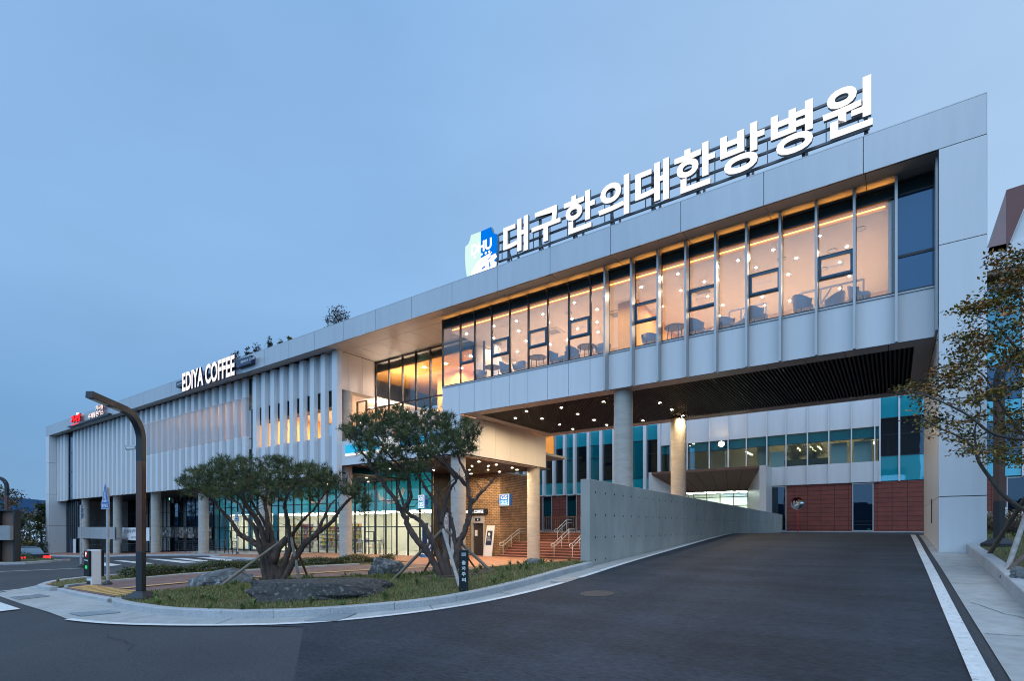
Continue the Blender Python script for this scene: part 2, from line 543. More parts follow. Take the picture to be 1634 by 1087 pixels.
class MB:
    """collects faces of one or more materials, then links them as ONE mesh object"""
    def __init__(s):
        s.v, s.f, s.mi, s.mats = [], [], [], []
    def _m(s, mat):
        if mat not in s.mats:
            s.mats.append(mat)
        return s.mats.index(mat)
    def face(s, pts, mat=None):
        b = len(s.v)
        s.v.extend([tuple(p) for p in pts])
        s.f.append(tuple(range(b, b + len(pts))))
        s.mi.append(s._m(mat))
        return s
    def box(s, x0, x1, y0, y1, z0, z1, mat=None):
        b = len(s.v)
        s.v += [(x0, y0, z0), (x1, y0, z0), (x1, y1, z0), (x0, y1, z0), (x0, y0, z1), (x1, y0, z1), (x1, y1, z1), (x0, y1, z1)]
        k = s._m(mat)
        for q in ((0, 3, 2, 1), (4, 5, 6, 7), (0, 1, 5, 4), (1, 2, 6, 5), (2, 3, 7, 6), (3, 0, 4, 7)):
            s.f.append(tuple(b + i for i in q))
            s.mi.append(k)
        return s
    def obox(s, c, u, v, w, mat=None):
        """box about centre c with half-axis vectors u, v, w"""
        c, u, v, w = Vector(c), Vector(u), Vector(v), Vector(w)
        if u.cross(v).dot(w) < 0:
            u = -u
        b = len(s.v)
        for sz in (-1, 1):
            for sx, sy in ((-1, -1), (1, -1), (1, 1), (-1, 1)):
                s.v.append(tuple(c + sx * u + sy * v + sz * w))
        k = s._m(mat)
        for q in ((0, 3, 2, 1), (4, 5, 6, 7), (0, 1, 5, 4), (1, 2, 6, 5), (2, 3, 7, 6), (3, 0, 4, 7)):
            s.f.append(tuple(b + i for i in q))
            s.mi.append(k)
        return s
    def bar(s, p, q, w, h=None, mat=None):
        p, q = Vector(p), Vector(q)
        d = (q - p)
        L = d.length
        d = d.normalized()
        up = Vector((0, 0, 1)) if abs(d.z) < .95 else Vector((1, 0, 0))
        a = d.cross(up).normalized()
        b2 = a.cross(d).normalized()
        return s.obox((p + q) / 2, d * L / 2, a * w / 2, b2 * (h or w) / 2, mat)
    def tube(s, path, rad, n=8, mat=None, caps=True, rough=0.):
        path = [Vector(p) for p in path]
        if not hasattr(rad, '__len__'):
            rad = [rad] * len(path)
        k = s._m(mat)
        b = len(s.v)
        ref = None
        for i, p in enumerate(path):
            d = (path[min(i + 1, len(path) - 1)] - path[max(i - 1, 0)])
            d = d.normalized() if d.length > 1e-9 else Vector((0, 0, 1))
            if ref is None:
                ref = Vector((1, 0, 0)) if abs(d.x) < .9 else Vector((0, 1, 0))
            a = (ref - d * ref.dot(d)).normalized()
            ref = a
            c = d.cross(a)
            for j in range(n):
                t = 2 * math.pi * j / n
                s.v.append(tuple(p + (a * math.cos(t) + c * math.sin(t)) * rad[i] * (1 + random.uniform(-rough, rough))))
        for i in range(len(path) - 1):
            for j in range(n):
                j2 = (j + 1) % n
                s.f.append((b + i * n + j, b + i * n + j2, b + (i + 1) * n + j2, b + (i + 1) * n + j))
                s.mi.append(k)
        if caps:
            s.f.append(tuple(b + j for j in reversed(range(n))))
            s.mi.append(k)
            e = b + (len(path) - 1) * n
            s.f.append(tuple(e + j for j in range(n)))
            s.mi.append(k)
        return s
    def cyl(s, x, y, z0, z1, r, n=24, mat=None, r1=None):
        return s.tube([(x, y, z0), (x, y, z1)], [r, r if r1 is None else r1], n, mat)
    def prism(s, poly, o, u, v, w, mat=None):
        """2-D outline `poly` in axes u, v from origin o, thickened along w"""
        o, u, v, w = Vector(o), Vector(u), Vector(v), Vector(w)
        a = [o + u * x + v * y for x, y in poly]
        if u.cross(v).dot(w) < 0:
            a.reverse()
        n = len(a)
        bb = [p + w for p in a]
        s.face(list(reversed(a)), mat)
        s.face(bb, mat)
        for i in range(n):
            j = (i + 1) % n
            s.face((a[i], a[j], bb[j], bb[i]), mat)
        return s
    def build(s, name, parent=None, mat=None, smooth=False, bevel=0., kind=None):
        off = world_off(parent)
        me = bpy.data.meshes.new(name)
        V = [(x - off.x, y - off.y, z - off.z) for x, y, z in s.v]
        me.from_pydata(V, [], s.f)
        for q in s.mats:
            me.materials.append(MATS[q or mat])
        if len(s.mats) > 1:
            me.polygons.foreach_set('material_index', s.mi)
        if smooth:
            me.polygons.foreach_set('use_smooth', [True] * len(me.polygons))
        me.update()
        o = bpy.data.objects.new(name, me)
        COL.objects.link(o)
        if parent:
            o.parent = parent
        if bevel:
            bv = o.modifiers.new('bevel', 'BEVEL')
            bv.width = bevel
            bv.segments = 2
            bv.limit_method = 'ANGLE'
            bv.angle_limit = R(50)
        if smooth == 'auto':
            es = o.modifiers.new('split', 'EDGE_SPLIT')
            es.split_angle = R(40)
        if kind:
            o['kind'] = kind
        return o

def smooth_split(o, ang=40):
    es = o.modifiers.new('split', 'EDGE_SPLIT')
    es.split_angle = R(ang)
    return o

def thing(name, label, cat, loc=(0, 0, 0), group=None, rz=0.):
    o = bpy.data.objects.new(name, None)
    o.empty_display_size = .2
    COL.objects.link(o)
    o.location = loc
    o.rotation_euler = (0, 0, rz)
    o['label'] = label
    o['category'] = cat
    if group:
        o['group'] = group
    return o

def tag(o, label, cat, group=None):
    o['label'] = label
    o['category'] = cat
    if group:
        o['group'] = group
    return o

def children_of(o):
    return [c for c in bpy.data.objects if c.parent == o]

def copy_tree(o, parent=None):
    c = o.copy()
    COL.objects.link(c)
    if parent:
        c.parent = parent
    for ch in children_of(o):
        copy_tree(ch, c)
    return c

# ---- lettering: the built-in font, turned into meshes
_fontcache = {}
def glyphs(text, bold=0.):
    k = (text, bold)
    if k in _fontcache:
        return _fontcache[k]
    cu = bpy.data.curves.new('lettering', 'FONT')
    cu.body = text
    cu.size = 1
    cu.offset = bold
    cu.extrude = .05
    cu.resolution_u = 4
    ob = bpy.data.objects.new('lettering', cu)
    COL.objects.link(ob)
    bpy.context.view_layer.update()
    dg = bpy.context.evaluated_depsgraph_get()
    me = bpy.data.meshes.new_from_object(ob.evaluated_get(dg))
    V = [v.co.copy() for v in me.vertices]
    Fs = [tuple(p.vertices) for p in me.polygons]
    bpy.data.objects.remove(ob)
    bpy.data.curves.remove(cu)
    bpy.data.meshes.remove(me)
    _fontcache[k] = (V, Fs)
    return V, Fs

def write(mb, text, o, u, v, w, h, depth, mat, bold=0., fit=True, side=None):
    """letters standing on the plane o + u, v; w wide, h tall, thickened towards u x v by depth"""
    V, Fs = glyphs(text, bold)
    o, u, v = Vector(o), Vector(u).normalized(), Vector(v).normalized()
    nn = u.cross(v)
    x0, x1 = min(p.x for p in V), max(p.x for p in V)
    y0, y1 = min(p.y for p in V), max(p.y for p in V)
    sx = w / (x1 - x0)
    sy = h / (y1 - y0)
    if not fit:
        sx = sy
    b = len(mb.v)
    k = mb._m(mat)
    ks = mb._m(side) if side else k
    for p in V:
        mb.v.append(tuple(o + u * (p.x - x0) * sx + v * (p.y - y0) * sy + nn * (p.z + .05) / .1 * depth))
    for f in Fs:
        zs = [V[i].z for i in f]
        mb.f.append(tuple(b + i for i in f))
        mb.mi.append(k if min(zs) > .04 else ks)
    return mb

# ---- flat sheets that follow the ground
def densify(poly, step, closed=True):
    out = []
    n = len(poly)
    for i in range(n if closed else n - 1):
        a, b = poly[i], poly[(i + 1) % n]
        k = max(1, int(math.hypot(b[0] - a[0], b[1] - a[1]) / step + .5))
        for j in range(k):
            out.append((a[0] + (b[0] - a[0]) * j / k, a[1] + (b[1] - a[1]) * j / k))
    if not closed:
        out.append(tuple(poly[-1]))
    return out

def rounded(pts, n=8, closed=False):
    """Catmull-Rom through the points"""
    out = []
    m = len(pts)
    for i in range(m if closed else m - 1):
        p = [pts[(i + j) % m] if closed else pts[min(max(i + j, 0), m - 1)] for j in (-1, 0, 1, 2)]
        for q in range(n):
            t = q / n
            out.append(tuple(.5 * (2 * p[1][a] + (p[2][a] - p[0][a]) * t + (2 * p[0][a] - 5 * p[1][a] + 4 * p[2][a] - p[3][a]) * t * t + (3 * p[1][a] - p[0][a] - 3 * p[2][a] + p[3][a]) * t ** 3) for a in (0, 1)))
    if not closed:
        out.append(tuple(pts[-1]))
    return out

def inside(x, y, poly):
    c = False
    j = len(poly) - 1
    for i in range(len(poly)):
        xi, yi = poly[i]
        xj, yj = poly[j]
        if (yi > y) != (yj > y) and x < (xj - xi) * (y - yi) / (yj - yi) + xi:
            c = not c
        j = i
    return c

def sheet(poly, off, step=.5, mb=None, mat=None, skirt=0., zfun=None):
    zf = zfun or G
    poly = densify(poly, step)
    mb = mb or MB()
    xs, ys = [p[0] for p in poly], [p[1] for p in poly]
    pts = [Vector(p) for p in poly]
    x = math.floor(min(xs) / step) * step + step / 2
    while x < max(xs):
        y = math.floor(min(ys) / step) * step + step / 2
        while y < max(ys):
            if inside(x, y, poly) and min((x - p[0]) ** 2 + (y - p[1]) ** 2 for p in poly) > (step * .35) ** 2:
                pts.append(Vector((x, y)))
            y += step
        x += step
    n = len(poly)
    V, E, Fc, *_ = delaunay_2d_cdt(pts, [(i, (i + 1) % n) for i in range(n)], [], 1, 1e-5)
    b = len(mb.v)
    k = mb._m(mat)
    mb.v += [(p.x, p.y, zf(p.x, p.y) + off) for p in V]
    for f in Fc:
        a = sum(V[f[i]].x * V[f[(i + 1) % len(f)]].y - V[f[(i + 1) % len(f)]].x * V[f[i]].y for i in range(len(f)))
        mb.f.append(tuple(b + i for i in (f if a > 0 else reversed(f))))
        mb.mi.append(k)
    if skirt:
        for i in range(n):
            p, q = poly[i], poly[(i + 1) % n]
            zp, zq = zf(*p) + off, zf(*q) + off
            mb.face(((*p, zp - skirt), (*q, zq - skirt), (*q, zq), (*p, zp)), mat)
    return mb

def ribbon(path, w, off, mb=None, mat=None, side=0.):
    """painted line of width w along a path"""
    mb = mb or MB()
    L, Rr = [], []
    for i, p in enumerate(path):
        a, b = path[max(i - 1, 0)], path[min(i + 1, len(path) - 1)]
        d = Vector((b[0] - a[0], b[1] - a[1])).normalized()
        nx, ny = -d.y, d.x
        L.append((p[0] + nx * (w / 2 + side), p[1] + ny * (w / 2 + side)))
        Rr.append((p[0] - nx * (w / 2 - side), p[1] - ny * (w / 2 - side)))
    for i in range(len(path) - 1):
        mb.face([(*q, G(*q) + off) for q in (Rr[i], Rr[i + 1], L[i + 1], L[i])], mat)
    return mb

def kerb(path, w, z0, z1, mb=None, mat='kerb_granite', stone=1.0, gap=.008):
    """a row of kerb stones along a path; z0, z1 above the ground"""
    mb = mb or MB()
    path = densify(path, .12, False)
    acc, cur, runs = 0., [path[0]], []
    for a, b in zip(path, path[1:]):
        acc += math.hypot(b[0] - a[0], b[1] - a[1])
        cur.append(b)
        if acc >= stone:
            runs.append(cur)
            cur, acc = [b], 0.
    if len(cur) > 1:
        runs.append(cur)
    for run in runs:
        e0, e1 = Vector(run[0]), Vector(run[-1])
        d0 = (Vector(run[1]) - e0).normalized() * gap / 2
        d1 = (e1 - Vector(run[-2])).normalized() * gap / 2
        run = [tuple(e0 + d0)] + run[1:-1] + [tuple(e1 - d1)]
        jz = random.uniform(-.004, .004)
        rows = []
        for i, p in enumerate(run):
            a, b = run[max(i - 1, 0)], run[min(i + 1, len(run) - 1)]
            d = Vector((b[0] - a[0], b[1] - a[1])).normalized()
            nx, ny = -d.y * w / 2, d.x * w / 2
            z = G(*p)
            c = .015
            rows.append([(p[0] - nx, p[1] - ny, z + z0), (p[0] - nx, p[1] - ny, z + z1 + jz - c), (p[0] - nx * (1 - c * 2 / w), p[1] - ny * (1 - c * 2 / w), z + z1 + jz),
                         (p[0] + nx * (1 - c * 2 / w), p[1] + ny * (1 - c * 2 / w), z + z1 + jz), (p[0] + nx, p[1] + ny, z + z1 + jz - c), (p[0] + nx, p[1] + ny, z + z0)])
        for r0, r1 in zip(rows, rows[1:]):
            for j in range(5):
                mb.face((r0[j], r1[j], r1[j + 1], r0[j + 1]), mat)
        mb.face(list(reversed(rows[0])), mat)
        mb.face(rows[-1], mat)
    return mb

def panel_wall(mb, xs, zs, y, t=.03, gap=.018, mat='white_panel', back='seam'):
    """cladding panels with open joints on the plane y, in front of a dark backing"""
    for x0, x1 in zip(xs, xs[1:]):
        for z0, z1 in zip(zs, zs[1:]):
            mb.box(x0 + gap / 2, x1 - gap / 2, y, y + t, z0 + gap / 2, z1 - gap / 2, mat)
    mb.box(xs[0] + .004, xs[-1] - .004, y + t - .006, y + t + .02, zs[0] + .004, zs[-1] - .004, back)
    return mb

def panel_side(mb, x, ys, zs, t=.03, gap=.018, mat='white_panel', back='seam', sgn=1):
    """the same on a plane x, facing +x (sgn 1) or -x"""
    for y0, y1 in zip(ys, ys[1:]):
        for z0, z1 in zip(zs, zs[1:]):
            a, b = (x - t, x) if sgn > 0 else (x, x + t)
            mb.box(a, b, y0 + gap / 2, y1 - gap / 2, z0 + gap / 2, z1 - gap / 2, mat)
    a, b = (x - t - .02, x - t + .006) if sgn > 0 else (x + t - .006, x + t + .02)
    mb.box(a, b, ys[0] + .004, ys[-1] - .004, zs[0] + .004, zs[-1] - .004, back)
    return mb

def lin(a, b, n):
    return [a + (b - a) * i / n for i in range(n + 1)]

def disc(mb, x, y, z, r, mat, n=10, down=True):
    p = [(x + r * math.cos(2 * math.pi * i / n), y + r * math.sin(2 * math.pi * i / n), z) for i in range(n)]
    return mb.face(list(reversed(p)) if down else p, mat)

# ------------------------------------------------------------------ the ground
def gxs():
    a = [-2500, -1200, -600, -300, -180, -120, -100, -90, -80]
    x = -74.
    while x < 10.01:
        if x > -30 or (x * 2) % 2 == 0:
            a.append(-6.95 if abs(x + 7) < .01 else x)
            if abs(x + 7) < .01:
                a.append(-6.72)
        x += .5
    return a + [14, 22, 40, 80, 160, 400, 1200, 2500]
def gys():
    a = [-2500, -1000, -400, -150, -60, -25, -12]
    y = -6.
    while y < 48.01:
        a.append(y)
        y += .5
    return a + [54, 70, 100, 180, 400, 1000, 2500]
GX, GY = gxs(), gys()
g = MB()
g._m('asphalt_old')
for y in GY:
    for x in GX:
        g.v.append((x, y, G(x, y)))
nx = len(GX)
for j in range(len(GY) - 1):
    for i in range(nx - 1):
        g.f.append((j * nx + i, j * nx + i + 1, (j + 1) * nx + i + 1, (j + 1) * nx + i))
        g.mi.append(0)
g.build('ground', smooth=True, kind='structure')

# front edge of the planted island, along the road: left tip round to the concrete wall
FRONT = rounded([(-13.6, 4.66), (-12.2, 4.62), (-11.0, 4.72), (-9.5, 5.1), (-8.4, 5.75), (-7.6, 6.5), (-7.0, 7.4), (-6.72, 8.4), (-6.62, 9.8), (-6.62, 11.3), (-6.66, 12.95)], 6)
LINE_L = rounded([(-16.2, 3.35), (-14.6, 3.35), (-12.6, 3.45), (-11.0, 3.75), (-9.3, 4.4), (-7.95, 5.2), (-7.0, 6.3), (-6.35, 7.6), (-6.02, 9.2), (-5.97, 11.4), (-6.1, 14.2), (-6.3, 18.), (-6.42, 22.), (-6.45, 27.5)], 6)
LINE_L = [p for p in LINE_L if CX + F * (p[0] * RT[0] + p[1] * RT[1]) / (p[0] * FW[0] + p[1] * FW[1]) > 103]

road = sheet([onG(470, 1087), onG(485, 1002)] + [p for p in LINE_L if p[0] > -9.2] + [(-6.4, 30), (-6.4, 44.8), (1.0, 44.8), (1.0, 30), (.72, 27), (.72, -1.5), (-3.2, -1.5)], .010, .6, mat='asphalt_new')
road.build('road', smooth=True, kind='structure')

gut = sheet([onG(-14, 950), onG(0, 953), onG(40, 967), onG(80, 979)] + LINE_L + [(-6.66, 27.5), (-6.66, 13.)] + list(reversed(FRONT)) + [(-15.4, 4.9), (-18.6, 5.15), (-21.6, 5.5), (-22.9, 5.35), (-24.2, 5.75), (-25.2, 6.0)], .014, .4, mat='gutter_concrete')
sheet([(.86, -1.5), (.86, 27.5), (1.04, 27.5), (1.04, 18.98), (1.66, 18.98), (1.66, 14), (1.55, 9), (1.52, 5), (1.52, -1.5)], .014, .5, gut, 'gutter_concrete')
gut.build('gutter', kind='structure')

ln = ribbon(densify(LINE_L, .4, False), .14, .024, mat='line_paint')
ribbon(densify([(.66, -1.5), (.66, 27.6)], .5, False), .16, .024, ln, 'line_paint')
ribbon(densify([onG(66, 939), onG(30, 942), onG(0, 945.5), onG(-60, 953)], .5, False), .15, .022, ln, 'line_paint')
ribbon(densify([onG(-60, 917), onG(0, 913.5), onG(60, 911), onG(130, 908)], .5, False), .15, .022, ln, 'line_paint')
sheet([onG(-60, 968), onG(0, 963), onG(33, 974), onG(0, 978), onG(-60, 985)], .024, .4, ln, 'line_paint')
ln.build('road_line', kind='structure')
cw = MB()
for q in ([(234, 893), (253, 893), (318, 898.6), (291, 899.6)], [(271.5, 892), (290.7, 891.7), (337, 896.2), (319, 897.4)], [(313, 890.8), (331, 890.4), (379, 895), (361, 896.2)],
          [(357, 890), (376, 889.6), (412, 893.6), (396, 894.4)], [(181, 896), (196, 895.5), (247, 900.4), (231, 901.4)], [(139, 898.5), (158, 898), (195, 902.8), (170, 905)], [(392, 888.8), (410, 888.4), (450, 892), (432, 893)]):
    sheet([onG(*p) for p in q], .022, .5, cw, 'line_paint')
cw.build('crosswalk', kind='structure')

# --- raised island: brick path between hedge and lawn, lawn with pines
PATH = [(-15.9, 5.15), (-21.0, 5.45), (-21.9, 6.4), (-22.9, 9.9), (-22.4, 13.2), (-21.8, 17.0), (-21.4, 19.4), (-15.0, 19.4), (-15.0, 17.4), (-15.6, 14.4), (-16.1, 10.9), (-16.3, 7.9), (-16.2, 5.6)]
pth = sheet(PATH, .105, .5, mat='path_brick', skirt=.2)
pth.build('sidewalk', kind='structure')
LAWN = [(-15.6, 5.0), (-15.2, 4.86)] + [(p[0], p[1] + .08) for p in FRONT[2:]] + [(-6.97, 14.2), (-8.0, 15.8), (-10.6, 17.3), (-12.8, 17.6), (-14.9, 17.7), (-15.55, 14.4), (-16.05, 10.9), (-16.2, 7.9), (-16.1, 5.7)]
lawn_bump = lambda x, y: G(x, y) + .10 * math.exp(-((x + 14.5) ** 2 + (y - 9.2) ** 2) / 9) + .10 * math.exp(-((x + 9.2) ** 2 + (y - 10.3) ** 2) / 6)
lw_ = sheet(LAWN, .10, .35, mat='turf', skirt=.2, zfun=lawn_bump)
lw_.build('lawn', smooth=True, kind='structure')
STRIP = rounded([(-21.9, 5.5), (-23.2, 5.65), (-24.9, 6.7), (-25.7, 9.0), (-25.4, 13), (-24.3, 18.0), (-23.5, 20.4), (-21.9, 20.6)], 4) + [(-21.95, 17.0), (-22.55, 13.2), (-23.05, 9.9), (-22.1, 6.35)]
st_ = sheet(STRIP, .10, .4, mat='turf', skirt=.2)
st_.build('verge', smooth=True, kind='structure')
kb = kerb([(-15.2, 4.95), (-14.4, 4.74)] + FRONT, .2, -.02, .15)
kerb(rounded([(-21.4, 5.32), (-22.3, 5.34), (-23.4, 5.5), (-25.1, 6.6), (-25.9, 9.0), (-25.7, 13), (-24.5, 18.1), (-23.7, 20.6)], 5), .2, -.02, .14, kb)
kerb([(-15.0, 17.5), (-15.62, 14.4), (-16.12, 10.9), (-16.3, 7.9), (-16.2, 5.6), (-15.5, 5.05)], .1, -.02, .125, kb, stone=.8)
kerb([(-21.85, 17.4), (-22.45, 13.2), (-22.97, 9.9), (-22.0, 6.4), (-21.4, 5.6)], .12, -.02, .17, kb, stone=.8)
kerb([(-15.7, 5.02), (-18.6, 5.22), (-21.4, 5.48)], .2, -.02, .09, kb)
kerb([(1.72, 18.95), (1.68, 14), (1.57, 9.), (1.53, 5.), (1.53, -1.5)], .22, -.02, .26, kb)
# plaza and left-hand kerbs
PLAZA_E = rounded([(-90, 15.6), (-62, 17.0), (-50, 18.3), (-44, 19.4), (-40.6, 19.6), (-39.2, 18.4), (-36, 17.7), (-30, 17.9), (-25.6, 18.6), (-23.4, 20.7)], 5)
kerb(PLAZA_E, .2, -.02, .13, kb, stone=1.5)
kerb([onG(-60, 906), onG(0, 902), onG(40, 901), onG(80, 898.5), onG(110, 896)], .2, -.02, .14, kb)
kb.build('kerb', kind='structure')
tp = sheet([(-16.0, 5.25), (-20.9, 5.55), (-21.4, 6.25), (-16.2, 6.0)], .115, .5, mat='tactile')
ribbon(densify(rounded([(-18.4, 6.1), (-18.9, 8.5), (-18.8, 12.), (-18.3, 15.5), (-17.6, 18.2), (-16.2, 20.4), (-12.5, 21.8), (-7.4, 22.2)], 5), .4, False), .32, .135, tp, 'tactile')
for i in range(9):                                    # raised bars of the warning strip
    a, b = (-16.3 - i * .52, 5.32 + i * .033), (-16.5 - i * .52, 5.97 + i * .03)
    ribbon([a, b], .13, .130, tp, 'tactile')
tp.build('tactile_paving', kind='structure')
pz = sheet(PLAZA_E + [(-21.4, 20.6), (-21.4, 19.4), (-15.0, 19.4), (-14.9, 17.75), (-12.8, 17.65), (-10.6, 17.35), (-8.0, 15.85), (-6.98, 14.25), (-6.98, 28.7), (-21.4, 28.7), (-24.5, 28.7), (-24.5, 25.5), (-49.8, 25.45), (-90, 25.45)], .11, .8, mat='plaza_brick', skirt=.2)
pz.build('plaza', kind='structure')
gp = sheet([(-53.6, 25.3), (-53.6, 21.7), (-41.0, 20.2), (-38.2, 20.4), (-36.6, 21.0), (-36.6, 25.3)], .125, .8, mat='grey_paving')
gp.build('pavement', kind='structure')
isl = sheet([onG(-80, 904), onG(0, 900.5), onG(40, 899.6), onG(80, 897), onG(92, 894), onG(62, 889.5), onG(0, 888.5), onG(-80, 888)], .12, .6, mat='turf', skirt=.1)
isl.build('verge', kind='structure')
RL = sheet([(1.8, -1.5), (1.8, 14), (1.83, 18.6), (2.08, 18.9), (2.08, 28), (3.5, 44), (20, 44), (20, -1.5)], .22, .9, mat='turf')
RL.build('verge', kind='structure')

def rnd_in(poly):
    xs, ys = [p[0] for p in poly], [p[1] for p in poly]
    while True:
        x, y = random.uniform(min(xs), max(xs)), random.uniform(min(ys), max(ys))
        if inside(x, y, poly):
            return x, y

def tufts(name, polys, mats, hmin, hmax, w, zoff):
    """thousands of bent blades as one object: nobody could count them"""
    mb = MB()
    for poly, n, zf in polys:
        xs, ys = [p[0] for p in poly], [p[1] for p in poly]
        for _ in range(n):
            x, y = rnd_in(poly)
            if ((x + 15.7) ** 2 + (y - 9.2) ** 2 < .7 or (x + 9.2) ** 2 + (y - 10.2) ** 2 < 1.1) and random.random() < .8:
                continue
            z = zf(x, y) + zoff - .01
            h = random.uniform(hmin, hmax) * (.6 + .8 * (.5 + .5 * math.sin(x * 2.1) * math.sin(y * 1.7 + 1)))
            a = random.uniform(0, 6.28)
            dx, dy = math.cos(a) * w, math.sin(a) * w
            lx, ly = random.uniform(-.5, .5) * h, random.uniform(-.5, .5) * h
            m = random.choice(mats)
            mb.face(((x - dx, y - dy, z), (x + dx, y + dy, z), (x + lx, y + ly, z + h)), m)
        for _ in range(n // 60):                           # dead leaves caught in the turf
            x, y = rnd_in(poly)
            z = zf(x, y) + zoff + random.uniform(.02, .05)
            a = random.uniform(0, 6.28)
            c, s = math.cos(a) * .035, math.sin(a) * .035
            mb.face(((x - c, y - s, z), (x + s * .5, y - c * .5, z + .01), (x + c, y + s, z), (x - s * .5, y + c * .5, z + .012)), random.choice(['blade_rust', 'blade_straw', 'blade_rust']))
        for _ in range(n // 420):                          # weeds
            x, y = rnd_in(poly)
            z = zf(x, y) + zoff - .01
            for k in range(14):
                a = random.uniform(0, 6.28)
                r_, h = random.uniform(.04, .13), random.uniform(.08, .2)
                c, s = math.cos(a), math.sin(a)
                mb.face(((x, y, z), (x + c * r_ * .6 - s * .014, y + s * r_ * .6 + c * .014, z + h * .7), (x + c * r_ * 1.3, y + s * r_ * 1.3, z + h), (x + c * r_ * .6 + s * .014, y + s * r_ * .6 - c * .014, z + h * .7)), 'blade_green')
    o = mb.build(name)
    o['kind'] = 'stuff'
    return o
pbr('blade_green', (.095, .130, .030), .85, var=.3, scale=3)
pbr('blade_olive', (.16, .155, .045), .85, var=.3, scale=3)
pbr('blade_straw', (.30, .235, .09), .85, var=.3, scale=3)
pbr('blade_rust', (.17, .085, .035), .85, var=.3, scale=3)
BL = ['blade_green', 'blade_green', 'blade_olive', 'blade_straw']
o = tufts('grass', [(LAWN, 60000, lawn_bump), (STRIP, 9000, G), ([(1.82, 4), (1.86, 18.6), (2.1, 19), (2.2, 26), (7, 26), (7, 4)], 16000, lambda x, y: G(x, y) + .12)], BL, .03, .085, .010, .10)
o2 = tufts('grass', [([onG(-40, 903), onG(0, 900.2), onG(40, 899.4), onG(80, 896.5), onG(92, 894), onG(62, 889.5), onG(0, 888.5), onG(-40, 888)], 2500, G)], BL, .05, .14, .02, .12)
sp = sheet([(-15.9 + .9 * math.cos(t), 9.3 + .8 * math.sin(t)) for t in lin(0, 5.8, 9)], .115, .4, mat='soil', zfun=lawn_bump)
sheet([(-9.0 + 1.0 * math.cos(t), 10.4 + .9 * math.sin(t)) for t in lin(0, 5.8, 9)], .115, .4, sp, 'soil', zfun=lawn_bump)
sp.build('soil', kind='structure')

# cracks and joints in the concrete and the asphalt
random.seed(9)
ck = MB()
def crack(x, y, dx, dy, n, w, off, wob=.35):
    path = [(x, y)]
    for _ in range(n):
        L = random.uniform(.12, .3)
        path.append((path[-1][0] + (dx + random.uniform(-wob, wob)) * L, path[-1][1] + (dy + random.uniform(-wob, wob)) * L))
    ribbon(path, w, off, ck, 'void')
for a in ((.95, 10.6, .55, -.75, 6, .010), (1.1, 7.4, .5, -.9, 5, .009), (1.0, 15.2, .7, .4, 5, .009)):
    crack(*a[:5], a[5], .021)
for y in (4.2, 8.4, 12.6, 16.8):
    ribbon([(.88, y), (1.5, y + .02)], .012, .021, ck, 'void')
for i in (8, 17, 26, 35, 44, 52):                       # joints across the left gutter
    if i < len(FRONT):
        p = FRONT[i]
        q = min(LINE_L, key=lambda s: (s[0] - p[0]) ** 2 + (s[1] - p[1]) ** 2)
        ribbon([(p[0] + (q[0] - p[0]) * .16, p[1] + (q[1] - p[1]) * .16), (p[0] + (q[0] - p[0]) * .9, p[1] + (q[1] - p[1]) * .9)], .012, .021, ck, 'void')
for a in ((-3.2, 8.5, -.2, .95, 9, .009), (-1.0, 12.5, .25, .9, 8, .009), (-4.6, 15.0, .8, .3, 6, .008), (-8.5, 2.9, -.9, .25, 9, .009), (-12.5, 2.2, .8, .5, 6, .009)):
    crack(*a[:5], a[5], .017)
ck.build('pavement_wear', kind='structure')

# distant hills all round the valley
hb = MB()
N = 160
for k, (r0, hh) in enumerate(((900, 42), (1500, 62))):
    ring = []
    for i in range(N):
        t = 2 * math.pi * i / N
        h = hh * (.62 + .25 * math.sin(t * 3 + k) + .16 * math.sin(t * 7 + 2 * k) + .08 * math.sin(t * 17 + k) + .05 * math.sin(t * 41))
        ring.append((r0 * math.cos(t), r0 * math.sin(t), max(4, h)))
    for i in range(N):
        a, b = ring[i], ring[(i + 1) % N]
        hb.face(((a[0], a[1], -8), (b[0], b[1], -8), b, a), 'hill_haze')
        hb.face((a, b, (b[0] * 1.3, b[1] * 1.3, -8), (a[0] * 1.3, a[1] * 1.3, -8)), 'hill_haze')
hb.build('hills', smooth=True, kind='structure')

# ------------------------------------------------------------------ the hospital building
ZT, ZB = 13.40, 12.30            # fascia top, fascia underside
BB, SILL, GT = 7.37, 8.88, 11.83 # box underside, window sill, head of the clear glass
FB = 4.90                        # underside of the fin facade
XL, XP, XR = -79.6, 1.04, 2.05
X0 = -18.6                       # left end of the cafe box
XS = -26.8                       # right end of the fin facade
Y1, Y2 = 20.0, 28.0              # cafe box front and rear
CXS = [-72.0, -63.0, -54.1, -45.1, -36.1, -27.1, -18.05, -9.05]
B = thing('hospital_building', 'long two storey hospital with white fins and a glazed upper box bridging the ramp', 'building', (-38, 24, 0))

